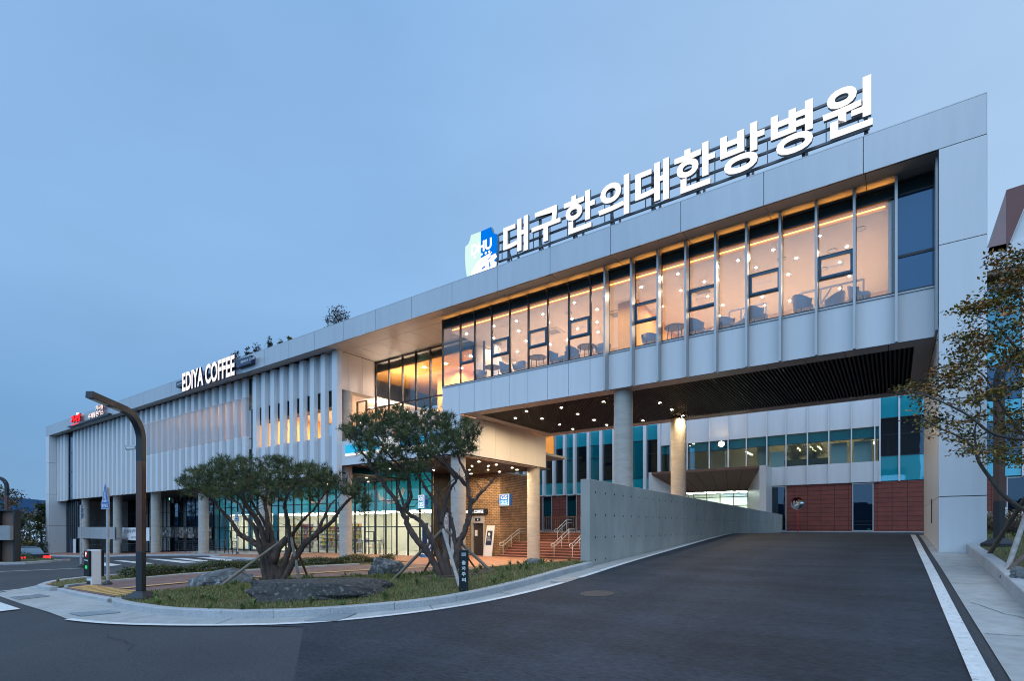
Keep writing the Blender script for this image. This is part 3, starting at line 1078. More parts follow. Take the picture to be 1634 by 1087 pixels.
# fascia, coping, soffits, roof
m = MB()
fx = [XL]
while fx[-1] < XP - 1.5:
    fx.append(fx[-1] + 2.72)
fx[-1] = XR
panel_wall(m, fx, [ZB, ZT - .0], 19.0, .05, .02, 'fascia_panel')
m.box(XL + .01, XR - .01, 19.07, 19.5, ZB + .05, ZT - .03, 'seam')
m.box(XL, XR, 19.003, 19.5, ZT, ZT + .03, 'fascia_panel')
m.build('fascia', B)
m = MB()
sx = lin(XL, XR, 30)
for a, b in zip(sx, sx[1:]):
    m.box(a + .01, b - .01, 19.06, 19.62, ZB + .005, ZB + .05, 'soffit_panel')
    if b < XS + .5:
        continue
    m.box(a + .01, b - .01, 19.64, 20.2, ZB + .012, ZB + .05, 'soffit_panel')
for a, b in zip(lin(XS + .02, X0 + .3, 6), lin(XS + .02, X0 + .3, 6)[1:]):
    m.box(a + .01, b - .01, 20.22, 23.2, ZB + .012, ZB + .05, 'soffit_panel')
m.box(XL, XR, 19.05, 23.4, ZB + .06, ZB + .1, 'seam')
m.build('soffit', B)
m = MB().box(XL + .02, XR - .02, 19.5, 34, ZB + .12, 12.95, 'grey_back')
m.build('roof', B)

# end pier on the right and end wall on the left
m = MB()
zz = [G(1.5, 19) - .3, 2.62, 5.3, 9.62, ZB + .0]
for z0, z1 in zip(zz, zz[1:]):
    m.box(XP, XR, 19.0, 19.05, z0 + .012, z1 - .012, 'white_panel')
panel_side(m, XP, [19.055, 23.5, 27.98], [0.4, 2.62, 5.3, BB], .03, .02, 'cream_panel', sgn=-1)
m.box(XP + .05, XR - .006, 19.05, 28, zz[0], ZB - .01, 'seam')
m.box(XR - .005, XR, 19.0, 28, zz[0], ZT, 'white_panel')
m.box(XP, XR, 27.99, 28.03, .4, ZB, 'white_panel')
m.build('portal_pier', B)
m = MB().box(XP - .02, XP - .001, 22.2, 22.4, 1.9, 2.7, 'dark_frame')
m.build('hatch', B)
m = MB()
for z0, z1 in zip([-1.6, 2.0, 5.6, 9.2], [2.0, 5.6, 9.2, ZB]):
    m.box(XL, -78.4, 19.0, 19.06, z0 + .015, z1 - .015, 'white_panel')
    m.box(-78.44, -78.4, 19.07, 23.4, z0 + .015, z1 - .015, 'white_panel')
m.box(XL + .004, -78.43, 19.05, 23.4, -2, ZB, 'seam')
m.box(XL - .02, XL, 19.0, 34, -2, ZT, 'white_panel')
m.build('end_wall', B)

# fin facade: folded white fins in front of a backing wall
def fin_bm(x, z0, z1, w=.50, d=.23, mat='white_panel'):
    mb = MB()
    a, b = (x, 19.70), (x + w * .86, 19.70)
    c, e = (x + w, 19.70 + d), (x - .03, 19.70 + d)
    pts = [a, b, c, e]
    for i in range(4):
        p, q = pts[i], pts[(i + 1) % 4]
        mb.face(((*p, z0), (*q, z0), (*q, z1), (*p, z1)), mat)
    mb.face([(*p, z0) for p in reversed(pts)], mat)
    return mb
FINX = [XS - .42 - 1.106 * i for i in range(9)]          # right group, with open windows between
FINX2 = [-37.45 - 1.106 * i for i in range(33)]          # long left group
FINX3 = [-76.1, -77.2, -78.3]
for x in FINX[1:]:
    fin_bm(x, FB + .05, ZB).build('fin', B)
fin_bm(FINX[0] - .0, FB - .35, ZB, .56, .3).build('fin', B)
for x in FINX2:
    if -55.5 < x < -37:
        mb = fin_bm(x, FB, 8.2)
        mb2 = fin_bm(x, 10.95, ZB)
        mb3 = fin_bm(x, 8.2, 10.95, mat='perforated_fin')
        for q in (mb2, mb3):
            k = len(mb.v)
            mb.v += q.v
            mb.f += [tuple(i + k for i in f) for f in q.f]
            mb.mi += [mb._m(q.mats[j]) for j in q.mi]
        mb.build('fin', B)
    else:
        fin_bm(x, FB, ZB).build('fin', B)
for x in FINX3:
    fin_bm(x, FB - .1, ZB).build('fin', B)
m = MB()
YB = 19.935
# right group backing with the window slots
m.box(-36.55, XS - .05, YB, YB + .06, 10.05, ZB, 'screen_backing')
m.box(-36.55, XS - .05, YB, YB + .06, FB + .35, 7.30, 'screen_backing')
for x in FINX + [FINX[-1] - 1.106]:
    m.box(x - .06, x + .44, YB + .002, YB + .062, 7.30, 10.05, 'screen_backing')
# left group
m.box(-73.9, -37.2, YB, YB + .06, 10.95, ZB, 'screen_backing')
m.box(-73.9, -37.2, YB, YB + .06, FB + .1, 8.2, 'screen_backing')
m.box(-73.9, -55.5, YB + .001, YB + .061, 8.2, 10.95, 'screen_backing')
m.box(-78.39, -75.2, YB, YB + .06, FB, ZB, 'screen_backing')
m.build('backing_wall', B)
m = MB().box(-55.5, -37.2, YB + .01, YB + .02, 8.2, 10.95, 'perforated')
for x in (-53.5, -50.9, -48.3, -45.2, -42.6, -40.0):   # solid blinds seen through the holes
    m.box(x, x + 1.1, YB + .4, YB + .43, 8.3, 9.5, 'screen_backing')
m.build('perforated_screen', B)
for a, b in ((-37.2, -36.55), (-75.2, -73.9)):
    m = MB()
    m.box(a, b, YB + .05, YB + .07, FB, ZB, 'dark_glass')
    for z in (6.4, 8.0, 10.05):
        m.box(a, b, YB + .0, YB + .05, z, z + .06, 'dark_frame')
    m.box(a, a + .05, YB - .02, YB + .05, FB, ZB, 'dark_frame')
    m.build('slot_window', B)
# rooms behind the fins
m = MB()
m.box(-55.6, -36.9, 20.4, 20.6, 7.9, 8.1, 'room_floor')
m.box(-55.6, -36.9, 26, 26.1, 7.9, 11.6, 'amber_wall')
m.box(-55.6, -36.9, 20.4, 26, 11.3, 11.4, 'room_ceiling')
m.box(-55.6, -36.9, 20.4, 26, 7.9, 7.98, 'room_floor')
m.box(-36.9, -36.8, 20.2, 26, 6.9, 11.4, 'amber_wall')
m.box(-36.8, XS - .2, 20.1, 30, 6.6, 6.7, 'room_floor')
m.box(-36.8, XS - .2, 20.1, 30, 10.1, 10.2, 'room_ceiling')
m.box(-36.8, XS - .2, 29.9, 30, 6.6, 10.2, 'amber_wall')
m.box(-36.8, XS - .2, 20.02, 20.7, 9.1, 10.06, 'dark_slat')
m.build('room', B)
# underside of the fin facade and the ground-floor soffit
m = MB()
m.box(XL, XS, 19.95, 25.6, FB + .1, FB + .2, 'dark_slat')
m.box(XS, -22.7, 20.4, 25.6, 5.47, 5.56, 'dark_slat')
m.box(XL + .1, -22.7, 20.32, 34, FB + .7, FB + .9, 'grey_back')
m.build('ground_floor_soffit', B)

# columns
def col(x, y, z0, z1, r=.38):
    mb = MB()
    zs = lin(z0, z1, max(4, int((z1 - z0) / .155)))
    mb.tube([(x, y, z) for z in zs], [r + (.004 if i % 2 else 0) + random.uniform(-.003, .003) for i in range(len(zs))], 32, 'column_concrete', caps=False)
    return mb.build('column', B, smooth=True)
for x in CXS:
    y = 20.6
    z1 = FB + .15 if x < -28 else (7.6 if x > -10 else 5.5)
    col(x, y, G(x, y) - .2, z1)
col(-27.1, 20.62, 5.7, 10.05, .38)
col(-17.85, 27.3, -.2, 5.45)
col(-9.0, 27.4, -.3, BB)

# ---- cafe box
LX = [X0, -17.42] + [xY(p, Y1) for p in (756.7, 783.6, 812.6, 842.3, 873.5, 906.9, 941.5, 970)]
RX = [xY(p, Y1) for p in (1012, 1054, 1098, 1145, 1194, 1247, 1304, 1364, 1430)] + [XP]
BX = LX + RX
m = MB()
panel_wall(m, BX, [BB, SILL - .05], Y1, .04, .02, 'white_panel')
m.box(X0, XP, Y1 - .03, Y1 + .12, SILL - .05, SILL, 'grey_fin')
m.build('spandrel_panels', B)
m = MB()
panel_side(m, -17.4, [20.05, 21.5, 22.9, 24.3, 25.7, 27.0, 28.0], [5.45, BB], .04, .018, 'cream_panel', sgn=1)
m.box(X0 + .4, -17.47, 20.05, 28.0, 5.5, BB, 'seam')
m.build('side_beam', B)
m = MB()
bx = lin(XS, -17.4, 5)
panel_wall(m, bx, [5.45, 6.9], Y1, .04, .018, 'white_panel')
m.box(XS, -17.45, Y1 + .07, Y1 + .3, 5.47, 6.88, 'seam')
m.box(X0, -17.4, Y1, Y1 + .04, 6.91, BB - .01, 'white_panel')
m.build('balcony_band', B)
# mullion fins on the right, slim mullions on the left, transom, vents
for x in RX[:-1] + [LX[-1]]:
    m = MB().box(x - .035, x + .035, 19.66, 20.02, BB - .05, ZB, 'grey_fin')
    m.build('mullion_fin', B)
m = MB()
m.box(XP - .06, XP, 19.3, 20.1, BB, ZB, 'grey_fin')
m.build('jamb', B)
m = MB()
YG = 20.06
for x in LX:
    m.box(x - .03, x + .03, YG - .05, YG + .05, SILL, ZB, 'dark_frame')
for x in RX:
    m.box(x - .045, x + .045, YG - .03, YG + .05, SILL, ZB, 'dark_frame')
for a, b in zip(BX, BX[1:]):
    for z in (SILL, GT, ZB - .08):
        m.box(a + .045, b - .045, YG - .03, YG + .04, z, z + .06, 'dark_frame')
m.build('window_frame', B)
for i, (a, b) in enumerate(zip(BX, BX[1:])):
    m = MB().box(a + .03, b - .03, YG, YG + .02, SILL + .03, GT + .03, 'lobby_pane' if i == len(BX) - 2 else 'cafe_glass')
    m.build('window_pane', B)
m = MB()
for a, b in zip(BX, BX[1:]):
    m.box(a + .03, b - .03, YG + .005, YG + .03, GT + .06, ZB - .08, 'dark_spandrel')
m.build('head_panel', B)
vents = [1, 3, 5, 7, 9 + 1, 12, 14, 16]
for i in vents:
    if i >= len(BX) - 1:
        continue
    a, b = BX[i] + .05, BX[i + 1] - .05
    z0, z1 = 9.86, 10.56
    v = MB()
    for x in (a, b - .07):
        v.box(x, x + .07, YG - .07, YG - .004, z0, z1, 'vent_blue')
    for z in (z0, z1 - .07):
        v.box(a + .07, b - .07, YG - .07, YG - .005, z, z + .07, 'vent_blue')
    for z in (z0 - .05, z1):
        v.box(a, b, YG - .045, YG + .03, z, z + .05, 'dark_frame')
    vo = v.build('vent_window', B)
    t = MB()
    write(t, 'EDIYA COFFEE', (a + .25 * (b - a), YG - .012, (z0 + z1) / 2 - .03), (1, 0, 0), (0, 0, 1), (b - a) * .5, .06, .004, 'sign_white', .01)
    t.build('lettering', vo)
m = MB().box(RX[-2] + .05, XP - .05, YG - .03, YG + .03, 9.95, 10.03, 'dark_frame')
m.build('transom', B)
# box underside: pale margin, dark slats
m = MB()
ux = lin(-17.4, XP, 16)
for a, b in zip(ux, ux[1:]):
    m.box(a + .008, b - .008, Y1 + .01, 20.75, BB + .01, BB + .05, 'soffit_panel')
    m.box(a + .008, b - .008, 27.3, 27.98, BB + .01, BB + .05, 'soffit_panel')
m.box(-17.38, -16.7, 20.77, 27.28, BB + .011, BB + .05, 'soffit_panel')
m.box(XP - .5, XP - .01, 20.77, 27.28, BB + .011, BB + .05, 'soffit_panel')
m.box(-17.4, XP, Y1 + .02, 27.97, BB + .25, BB + .3, 'void')
m.box(-17.4, XP, 27.98, 28.05, BB, ZB, 'white_panel')
m.build('underside', B)
m = MB()
x = -16.6
while x < XP - .5:
    m.box(x, x + .05, 20.76, 27.29, BB + .03, BB + .15, 'dark_slat')
    x += .125
m.build('slatted_ceiling', B)
def downlight(x, y, z, r=.055, mat='downlight_glow'):
    mb = MB()
    mb.tube([(x, y, z + .05), (x, y, z - .012)], [r + .025, r + .025], 14, 'grey_back', caps=False)
    disc(mb, x, y, z, r, mat)
    mb.build('downlight', B)
DL = [(924, 659), (1037, 636), (958, 643), (894, 652), (865, 669), (894.5, 678), (920, 649.5), (948, 671), (970, 679.5), (915, 689), (1056, 646), (1074, 656), (1090, 664), (1027, 672), (865, 690)]
pts = []
zc = BB + .0
for px, py in ((963, 642), (895.6, 651.5), (922, 661.5), (948, 671), (865, 669), (892.7, 678.5), (914, 685.5), (865, 691.5), (968, 679), (1053, 643.5), (1072, 654.5), (1089.7, 664.5), (1026, 672), (840, 657), (822, 668), (784, 668), (812, 676)):
    r = ray(px, py)
    k = (zc - H) / r[2]
    pts.append((r[0] * k, r[1] * k))
for x, y in pts:
    if -16.5 < x < XP - .6 and 20.8 < y < 27.2:
        downlight(x, y, BB + .02)
# ---- inside the cafe
FL, CE = 8.80, 11.86
m = MB()
m.box(X0 + .05, XP - .1, 20.2, 27.9, FL - .5, FL, 'room_floor')
m.build('cafe_floor', B)
m = MB()
m.box(X0 + .05, -.12, 20.75, 27.9, CE, CE + .06, 'room_ceiling')
m.box(X0 + .05, -.12, 20.72, 20.76, CE, CE + .3, 'room_ceiling')
for x, y in ((-14.2, 23.6), (-10.6, 23.4), (-6.6, 23.2)):     # cassette air units
    m.box(x - .45, x + .45, y - .45, y + .45, CE - .03, CE + .001, 'white_panel')
    m.box(x - .28, x + .28, y - .28, y + .28, CE - .035, CE - .029, 'grey_back')
for x, y in ((-12.4, 22.0), (-3.4, 22.2), (-1.8, 22.6), (-.9, 21.5), (-2.2, 24.)):
    disc(m, x, y, CE - .02, .14, 'white_panel', 16)
    m.tube([(x, y, CE), (x, y, CE - .02)], .16, 16, 'grey_back', caps=False)
m.build('cafe_ceiling', B)
m = MB()
m.box(X0 + .05, -.12, 27.7, 27.75, FL, CE, 'room_wall')
m.box(-.12, -.04, 20.2, 27.75, FL, ZB - .1, 'room_wall')
m.box(-.04, XP, 24.5, 24.6, FL, ZB - .1, 'dark_room')
m.box(-10.1, -9.2, 22.4, 27.7, FL, CE, 'amber_wall')
m.cyl(-17.7, 23.4, FL, CE, .3, 20, 'white_panel')
m.build('cafe_wall', B)
m = MB().box(X0 + .1, -.2, 20.62, 20.65, GT + .10, GT + .13, 'cove_glow')
m.box(X0 + .1, -.2, 20.2, 20.72, GT + .30, GT + .34, 'amber_wall')
for a, b in zip(BX, BX[1:-1]):                         # added amber strip, hidden in an added channel, so the soffit glows
    m.box(a + .06, b - .06, YG - .16, YG - .035, ZB - .17, ZB - .155, 'dark_frame')
    m.box(a + .06, b - .06, YG - .165, YG - .155, ZB - .155, ZB - .11, 'dark_frame')
    m.face([(a + .08, YG - .12, ZB - .15), (b - .08, YG - .12, ZB - .15), (b - .08, YG - .06, ZB - .15), (a + .08, YG - .06, ZB - .15)], 'added_soffit_glow')
m.build('cove_and_added_strip', B)
random.seed(11)
for i in range(11):
    for j in range(5):
        x = -18.0 + i * 1.62 + random.uniform(-.35, .35) + (j % 2) * .7
        y = 21.2 + j * 1.32 + random.uniform(-.2, .2)
        if x < -.9 and not (-10.4 < x < -9.0 and y > 22.2):
            downlight(x, y, CE - .012, .034, 'cafe_glow')
# ---- glazed balcony bay between the fins and the box
m = MB()
panel_side(m, XS, [19.98, 20.55, 21.6, 22.62], [10.05, ZB], .04, .018, 'cream_panel', sgn=1)
m.box(XS - .6, XS - .07, 20.0, 22.6, 10.07, ZB - .02, 'seam')
m.box(XS - .62, XS - .005, 20.02, 22.62, 10.03, 10.06, 'soffit_panel')
m.box(XS - .12, XS - .06, 19.9, 20.0, 5.0, ZB, 'white_panel')
m.build('bay_wall', B)
YW = 22.66
wx = [-28.6, -27.7] + [xY(p, YW) for p in (600, 621, 642.5, 664, 687)] + [-18.0]
m = MB()
for x in wx:
    m.box(x - .035, x + .035, YW - .06, YW + .06, 6.2, ZB if x > -27.2 else 10.02, 'dark_frame')
for a, b in zip(wx, wx[1:]):
    for z in (6.9, 9.35, 12.2) if b > -27 else (6.9, 9.95):
        m.box(a + .035, b - .035, YW - .05, YW + .05, z, z + .07, 'dark_frame')
m.build('bay_window_frame', B)
for a, b in zip(wx, wx[1:]):
    m = MB().box(a + .03, b - .03, YW - .01, YW + .01, 6.2, 12.2 if b > -27 else 9.96, 'cafe_glass')
    m.build('window_pane', B)
m = MB()
m.box(-28.7, -17.6, 20.1, 31, 6.3, 6.45, 'grey_back')
m.box(XS, X0, YW + .1, 31, 6.46, 6.5, 'room_floor')
m.box(XS - 2, X0 + .02, 30.9, 31, 6.5, 12.2, 'amber_wall')
m.box(XS - 2, X0 + .02, YW + .7, 31, 11.9, 11.98, 'amber_wall')
m.box(-24.6, -22.6, 26.0, 31, 6.5, 11.9, 'amber_wall')
m.box(XS - 2, -24.6, 25.4, 31, 9.3, 9.6, 'room_ceiling')
m.box(-21.0, -20.7, 25.4, 31, 6.5, 11.9, 'room_wall')
m.box(X0 + .03, X0 + .06, YW, 27.9, 6.5, 12, 'room_wall')
m.build('bay_room', B)
random.seed(5)
for x, y, z in ((-25.6, 24.2, 9.25), (-27.3, 24, 9.25), (-24.0, 24.2, 11.87), (-22.4, 24.4, 11.87), (-22.2, 25.6, 11.87), (-20.2, 24.2, 11.87), (-19.4, 25.3, 11.87), (-25.8, 28, 9.25), (-21.6, 28, 11.87), (-19.6, 27.5, 11.87),
                (-35.3, 23, 10.08), (-33.2, 24.5, 10.08), (-31.2, 23.2, 10.08), (-29.4, 24.5, 10.08), (-32.2, 27, 10.08), (-30.3, 27.2, 10.08), (-34.2, 27.5, 10.08)):
    downlight(x, y, z, .085, 'cafe_glow')
m = MB()
for x in (-52, -47.5, -43, -39.2):
    m.face([(x - 1.6, 21.2, 8.0), (x + 1.6, 21.2, 8.0), (x + 1.6, 21.45, 8.0), (x - 1.6, 21.45, 8.0)], 'amber_strip_glow')
    m.face([(x - 1.6, 24.4, 8.0), (x + 1.6, 24.4, 8.0), (x + 1.6, 24.7, 8.0), (x - 1.6, 24.7, 8.0)], 'amber_strip_glow')
m.build('strip_light', B)
# balcony railing
m = MB()
for x in lin(-26.6, X0 - .1, 7):
    m.box(x - .02, x + .02, 20.3, 20.36, 6.9, 8.0, 'brushed_steel')
for z in (7.25, 7.5, 7.75):
    m.tube([(XS, 20.33, z), (X0, 20.33, z)], .010, 6, 'brushed_steel')
m.tube([(XS, 20.33, 8.0), (X0, 20.33, 8.0)], .022, 8, 'brushed_steel')
m.build('balcony_railing', B)
m = MB().box(XS, X0, 20.36, 20.372, 6.95, 7.8, 'rail_glass')
m.build('balcony_glass', B)

# ---- ground floor: shop glazing with a teal upper band
YS = 25.5
GX0, GX1 = -53.8, -24.6
zg = -.14
sxs = lin(GX0, GX1, 26)
m = MB()
for x in sxs:
    m.box(x - .03, x + .03, YS - .06, YS + .06, -.6, FB + .6, 'dark_frame')
for a, b in zip(sxs, sxs[1:]):
    for z in (zg - .12, 1.80, 3.62):
        m.box(a + .03, b - .03, YS - .05, YS + .05, z, z + .06, 'dark_frame')
m.build('shopfront_frame', B)
for a, b in zip(sxs, sxs[1:]):
    m = MB().box(a + .025, b - .025, YS - .01, YS + .01, -.5, FB + .6, 'store_glass')
    m.build('shopfront_pane', B)
for i in (2, 3, 9, 14, 17, 20):                        # opening lights low in the glazing
    a, b = sxs[i] + .05, sxs[i + 1] - .05
    v = MB()
    for x in (a, b - .06):
        v.box(x, x + .06, YS - .08, YS - .02, .75, 1.5, 'dark_frame')
    for z in (.75, 1.44):
        v.box(a, b, YS - .078, YS - .022, z, z + .06, 'dark_frame')
    v.build('vent_window', B)
m = MB()
m.box(GX0, GX1 - .02, YS + .35, YS + .40, 2.96, FB + .6, 'teal_board')
m.box(GX0, GX0 + 2.4, YS + .3, YS + .34, -.4, 3.0, 'teal_wall')
for x0 in (-48.0, -43.9):
    m.box(x0, x0 + .75, YS + .3, YS + .34, -.4, 3.0, 'teal_wall')
bd = m.build('shop_band', B)
m = MB()                                               # white swooshes and words on the band
def arc(cx, cz, r, t0, t1, w):
    ts = lin(t0, t1, 24)
    for a, b in zip(ts, ts[1:]):
        q = [(cx + rr * math.cos(t), YS + .335, cz + rr * math.sin(t)) for t, rr in ((a, r), (b, r), (b, r + w), (a, r + w))]
        m.face(q, 'sign_white')
arc(-29.1, 5.35, 1.55, R(180), R(330), .34)
arc(-37.6, 5.2, 1.3, R(190), R(345), .30)
arc(-43.6, 5.3, 1.0, R(190), R(350), .24)
write(m, 'Life style Platform', (-53.0, YS + .335, 4.0), (1, 0, 0), (0, 0, 1), 3.6, .42, .006, 'sign_white')
m.build('band_graphics', bd)
m = MB()
m.box(GX0, GX1, YS + .08, 34, -.55, zg - .02, 'store_floor')
m.box(GX0, GX1, 33.9, 34, zg, 3.2, 'store_wall')
m.box(GX0, GX1, YS + .45, 34, 3.04, 3.10, 'store_wall')
m.box(GX1 - .05, GX1 + .02, YS + .1, 34, -.5, 5.4, 'store_wall')
m.box(GX1 + .02, GX1 + .06, YS + .1, 28.58, -.5, 5.4, 'void')
m.box(GX0 - .1, GX0, YS + .1, 34, -.5, FB, 'store_wall')
m.box(-33.0, -32.9, 29.5, 34, zg, 3.04, 'store_wall')
m.build('shop_room', B)
m = MB()
for x in lin(-52, -26, 13):
    for y in (26.6, 28.8, 31.2):
        m.box(x - .7, x + .7, y - .09, y + .09, 2.98, 3.02, 'store_glow')
m.build('shop_light', B)
# left: dark ground-floor glass between columns
m = MB()
dxs = lin(-74.6, GX0, 22)
for x in dxs:
    m.box(x - .03, x + .03, YS - .05, YS + .05, -1.6, FB + .2, 'dark_frame')
for a, b in zip(dxs, dxs[1:]):
    for z in (1.85, .4, 3.4):
        m.box(a + .03, b - .03, YS - .045, YS + .045, z, z + .05, 'dark_frame')
m.build('window_frame', B)
for a, b in zip(dxs, dxs[1:]):
    if -70.5 < a < -62.5:
        continue
    m = MB().box(a + .02, b - .02, YS - .01, YS + .01, -1.6, FB + .2, 'dark_glass')
    m.build('window_pane', B)
m = MB()
m.box(-76.8, GX0 - .12, 31, 31.1, -2.4, FB + .1, 'dark_room')
m.box(-76.8, GX0 - .12, YS + .1, 31, -1.7, -1.6, 'dark_room')
m.box(-58.4, -57.7, 26.2, 27, -1.6, FB, 'column_concrete')
m.build('lobby_room', B)
m = MB()
panel_wall(m, [-73.2, -69.5, -66.0, -62.6], [.62, 1.85], 20.2, .06, .02, 'fascia_panel')
m.box(-73.2, -62.6, 20.3, 25.4, .66, .8, 'grey_back')
m.build('ramp_parapet', B)
m = MB()
for x in lin(-78.3, -74.3, 6):
    m.box(x - .03, x + .03, 20.55, 20.6, -1.4, FB, 'dark_frame')
for z in (.2, 1.8, 3.2):
    m.box(-78.38, -74.3, 20.56, 20.6, z, z + .05, 'dark_frame')
m.box(-78.38, -74.3, 20.6, 20.62, -1.4, FB, 'dark_glass')
m.build('stair_window', B)
# food photographs on the glass
m = MB()
pbr('print_cream', (.42, .36, .30), .5, var=.6, scale=3)
pbr('print_brown', (.16, .105, .075), .5, var=.8, scale=4)
pbr('print_dark', (.05, .045, .045), .5, var=.8, scale=5)
xx = -65.0
ip = 0
while xx < -54.9:
    m.box(xx, xx + .98, YS - .09, YS - .06, .72, 1.80, ['print_brown', 'print_cream', 'print_dark', 'print_brown', 'print_cream'][ip % 5])
    for k in range(5):
        a, b = xx + random.uniform(.1, .8), random.uniform(.85, 1.6)
        disc_pts = [(a + random.uniform(.08, .2) * math.cos(t), YS - .095, b + random.uniform(.1, .2) * math.sin(t)) for t in lin(0, 5.6, 8)]
        m.face(disc_pts, random.choice(['print_cream', 'print_dark', 'print_brown', 'sign_white']))
    xx += 1.0
    ip += 1
m.build('photo_mural', B)
# brick core with lift, facing the plaza
m = MB()
YK = 28.6
m.box(-25.0, -23.84, YK, YK + .3, -.5, 5.45, 'wall_brick')
m.box(-23.84, -22.68, YK, YK + .3, 2.55, 5.45, 'wall_brick')
m.box(-22.68, -21.4, YK, YK + .3, -.5, 5.45, 'wall_brick')
m.build('brick_wall', B)
bricks('side_brick', (.42, .26, .14), (.30, .185, .10), (.085, .065, .045), .30, .115, .018, swap='YZ-')
m = MB()
m.box(-21.7, -21.402, YK + .3, 33.2, -.5, 5.45, 'side_brick')
m.box(-21.7, -21.402, YK + .003, YK + .3, -.5, 5.45, 'side_brick')
m.build('brick_wall', B)
m = MB()
m.box(-25.0, -17.5, 20.4, 28.7, 5.40, 5.46, 'dark_slat')
m.build('passage_ceiling', B)
m = MB()
for y0, y1 in ((20.06, 20.6),):
    m.box(-25.0, -17.42, y0, y1, 5.385, 5.40, 'soffit_panel')
m.box(-17.9, -17.43, 20.6, 27.9, 5.385, 5.40, 'soffit_panel')
m.build('passage_margin', B)
for px, py in ((764, 737), (792, 741.5), (817, 746.5), (779, 749.5), (753, 744)):
    r = ray(px, py)
    k = (5.38 - H) / r[2]
    if 20.6 < r[1] * k < 28.4 and r[0] * k < -17.9:
        downlight(r[0] * k, r[1] * k, 5.375)
for x, y in ((-20.6, 22.2), (-19.2, 24.6), (-21.5, 25.6), (-22.8, 27.3), (-20.6, 27.5), (-23.4, 24.4), (-19.0, 27.2), (-27.6, 22.6), (-25.6, 22.8), (-29.6, 24.4), (-34.0, 24.2), (-39.0, 24.2)):
    downlight(x, y, 5.375 if x > -24.9 else (5.45 if x > XS else FB + .08))
m = MB()
x0, x1, zf = -23.84, -22.68, -.2
m.box(x0, x0 + .09, YK - .04, YK + .2, zf, 2.55, 'brushed_steel')
m.box(x1 - .09, x1, YK - .04, YK + .2, zf, 2.55, 'brushed_steel')
m.box(x0 + .09, x1 - .09, YK - .035, YK + .2, 2.08, 2.545, 'brushed_steel')
m.box(-23.48, -23.02, YK - .05, YK - .038, 2.22, 2.42, 'sign_black')
m.box(-23.28, -23.20, YK - .055, YK - .049, 2.27, 2.37, 'gs_white_glow')
m.box(x0 + .09, -23.265, YK + .12, YK + .16, zf, 2.08, 'silver_door')
m.box(-23.255, x1 - .09, YK + .121, YK + .161, zf, 2.08, 'silver_door')
dr = m.build('lift_door', B)
m = MB().box(-23.62, -23.40, YK + .10, YK + .12, 1.2, 1.6, 'sign_white')
m.build('notice', dr)
# glass lobby corner right of the shop
m = MB()
for x in (-30.2, -29.4, -28.6, -27.8):
    m.box(x - .02, x + .02, YS - .62, YS - .58, -.15, 5.46, 'dark_frame')
m.box(-30.2, -27.8, YS - .61, YS - .59, -.15, 5.46, 'store_glass')
m.build('lobby_glass', B)
m = MB()
for x in (GX1 + .05, -23.3):
    m.box(x, x + .12, YS + 1.0, YS + 1.2, -.2, 2.5, 'cream_panel')
m.box(GX1 + .17, -23.3, YS + 1.0, YS + 1.2, 2.38, 2.5, 'cream_panel')
m.build('door_portal', B)

# ------------------------------------------------------------------ the rear block across the upper court
C = thing('rear_building', 'teal glazed block with white bands and red tiled base standing behind the long building', 'building', (-6, 50, 0))
YR = 45.0
PL = 1.44
bands = [4.95, 6.41]
def rx(p):
    return xY(p, YR)
xl = -36.0
# red tiled base with windows
m = MB()
wins = [(rx(876), rx(881)), (rx(866), rx(881)), (rx(904), rx(920.5)), (rx(1225), rx(1254)), (rx(1360), rx(1393)), (rx(1606), rx(1645))]
wins = [(rx(866), rx(881)), (rx(904), rx(920.5)), (rx(1225), rx(1255)), (rx(1360), rx(1394)), (rx(1606), rx(1650))]
ent = (rx(1062), rx(1206))
cuts = sorted(wins + [ent])
x = xl
for a, b in cuts:
    m.box(x, a, YR, YR + .3, .6, bands[0], 'red_tile')
    x = b
m.box(x, 24, YR, YR + .3, .6, bands[0], 'red_tile')
m.box(xl, 24, YR - .02, YR + .02, PL - .1, PL + .08, 'kerb_granite')
m.build('tiled_base', C)
for a, b in wins:
    w = MB()
    for x in (a, b - .06):
        w.box(x, x + .06, YR - .06, YR + .2, PL + .08, bands[0] - .02, 'fascia_panel')
    for z in (PL + .08, bands[0] - .1):
        w.box(a + .06, b - .06, YR - .055, YR + .2, z, z + .06, 'fascia_panel')
    w.box(a + .1, b - .1, YR + .05, YR + .1, 1.95, 1.99, 'dark_frame')
    w.box(a + .1, b - .1, YR + .05, YR + .1, 2.2, 2.24, 'dark_frame')
    wo = w.build('window', C)
    MB().box(a + .06, b - .06, YR + .08, YR + .1, PL + .1, bands[0] - .1, 'dark_glass').build('pane', wo)
m = MB()
a, b = wins[3]
m.box(a + .9, a + 1.05, YR + .3, YR + .35, 1.62, 1.70, 'exit_glow')
m.box(a + 1.25, a + 1.45, YR + .5, YR + .6, 1.8, 2.3, 'store_wall')
m.box(xl, 24, YR + 7, YR + 7.1, .9, 14, 'dark_room')
m.box(xl, 24, YR + .3, YR + 7, 4.9, 4.95, 'dark_room')
m.box(xl, 24, YR + .3, YR + 7, .85, .9, 'dark_room')
m.build('ground_room', C)
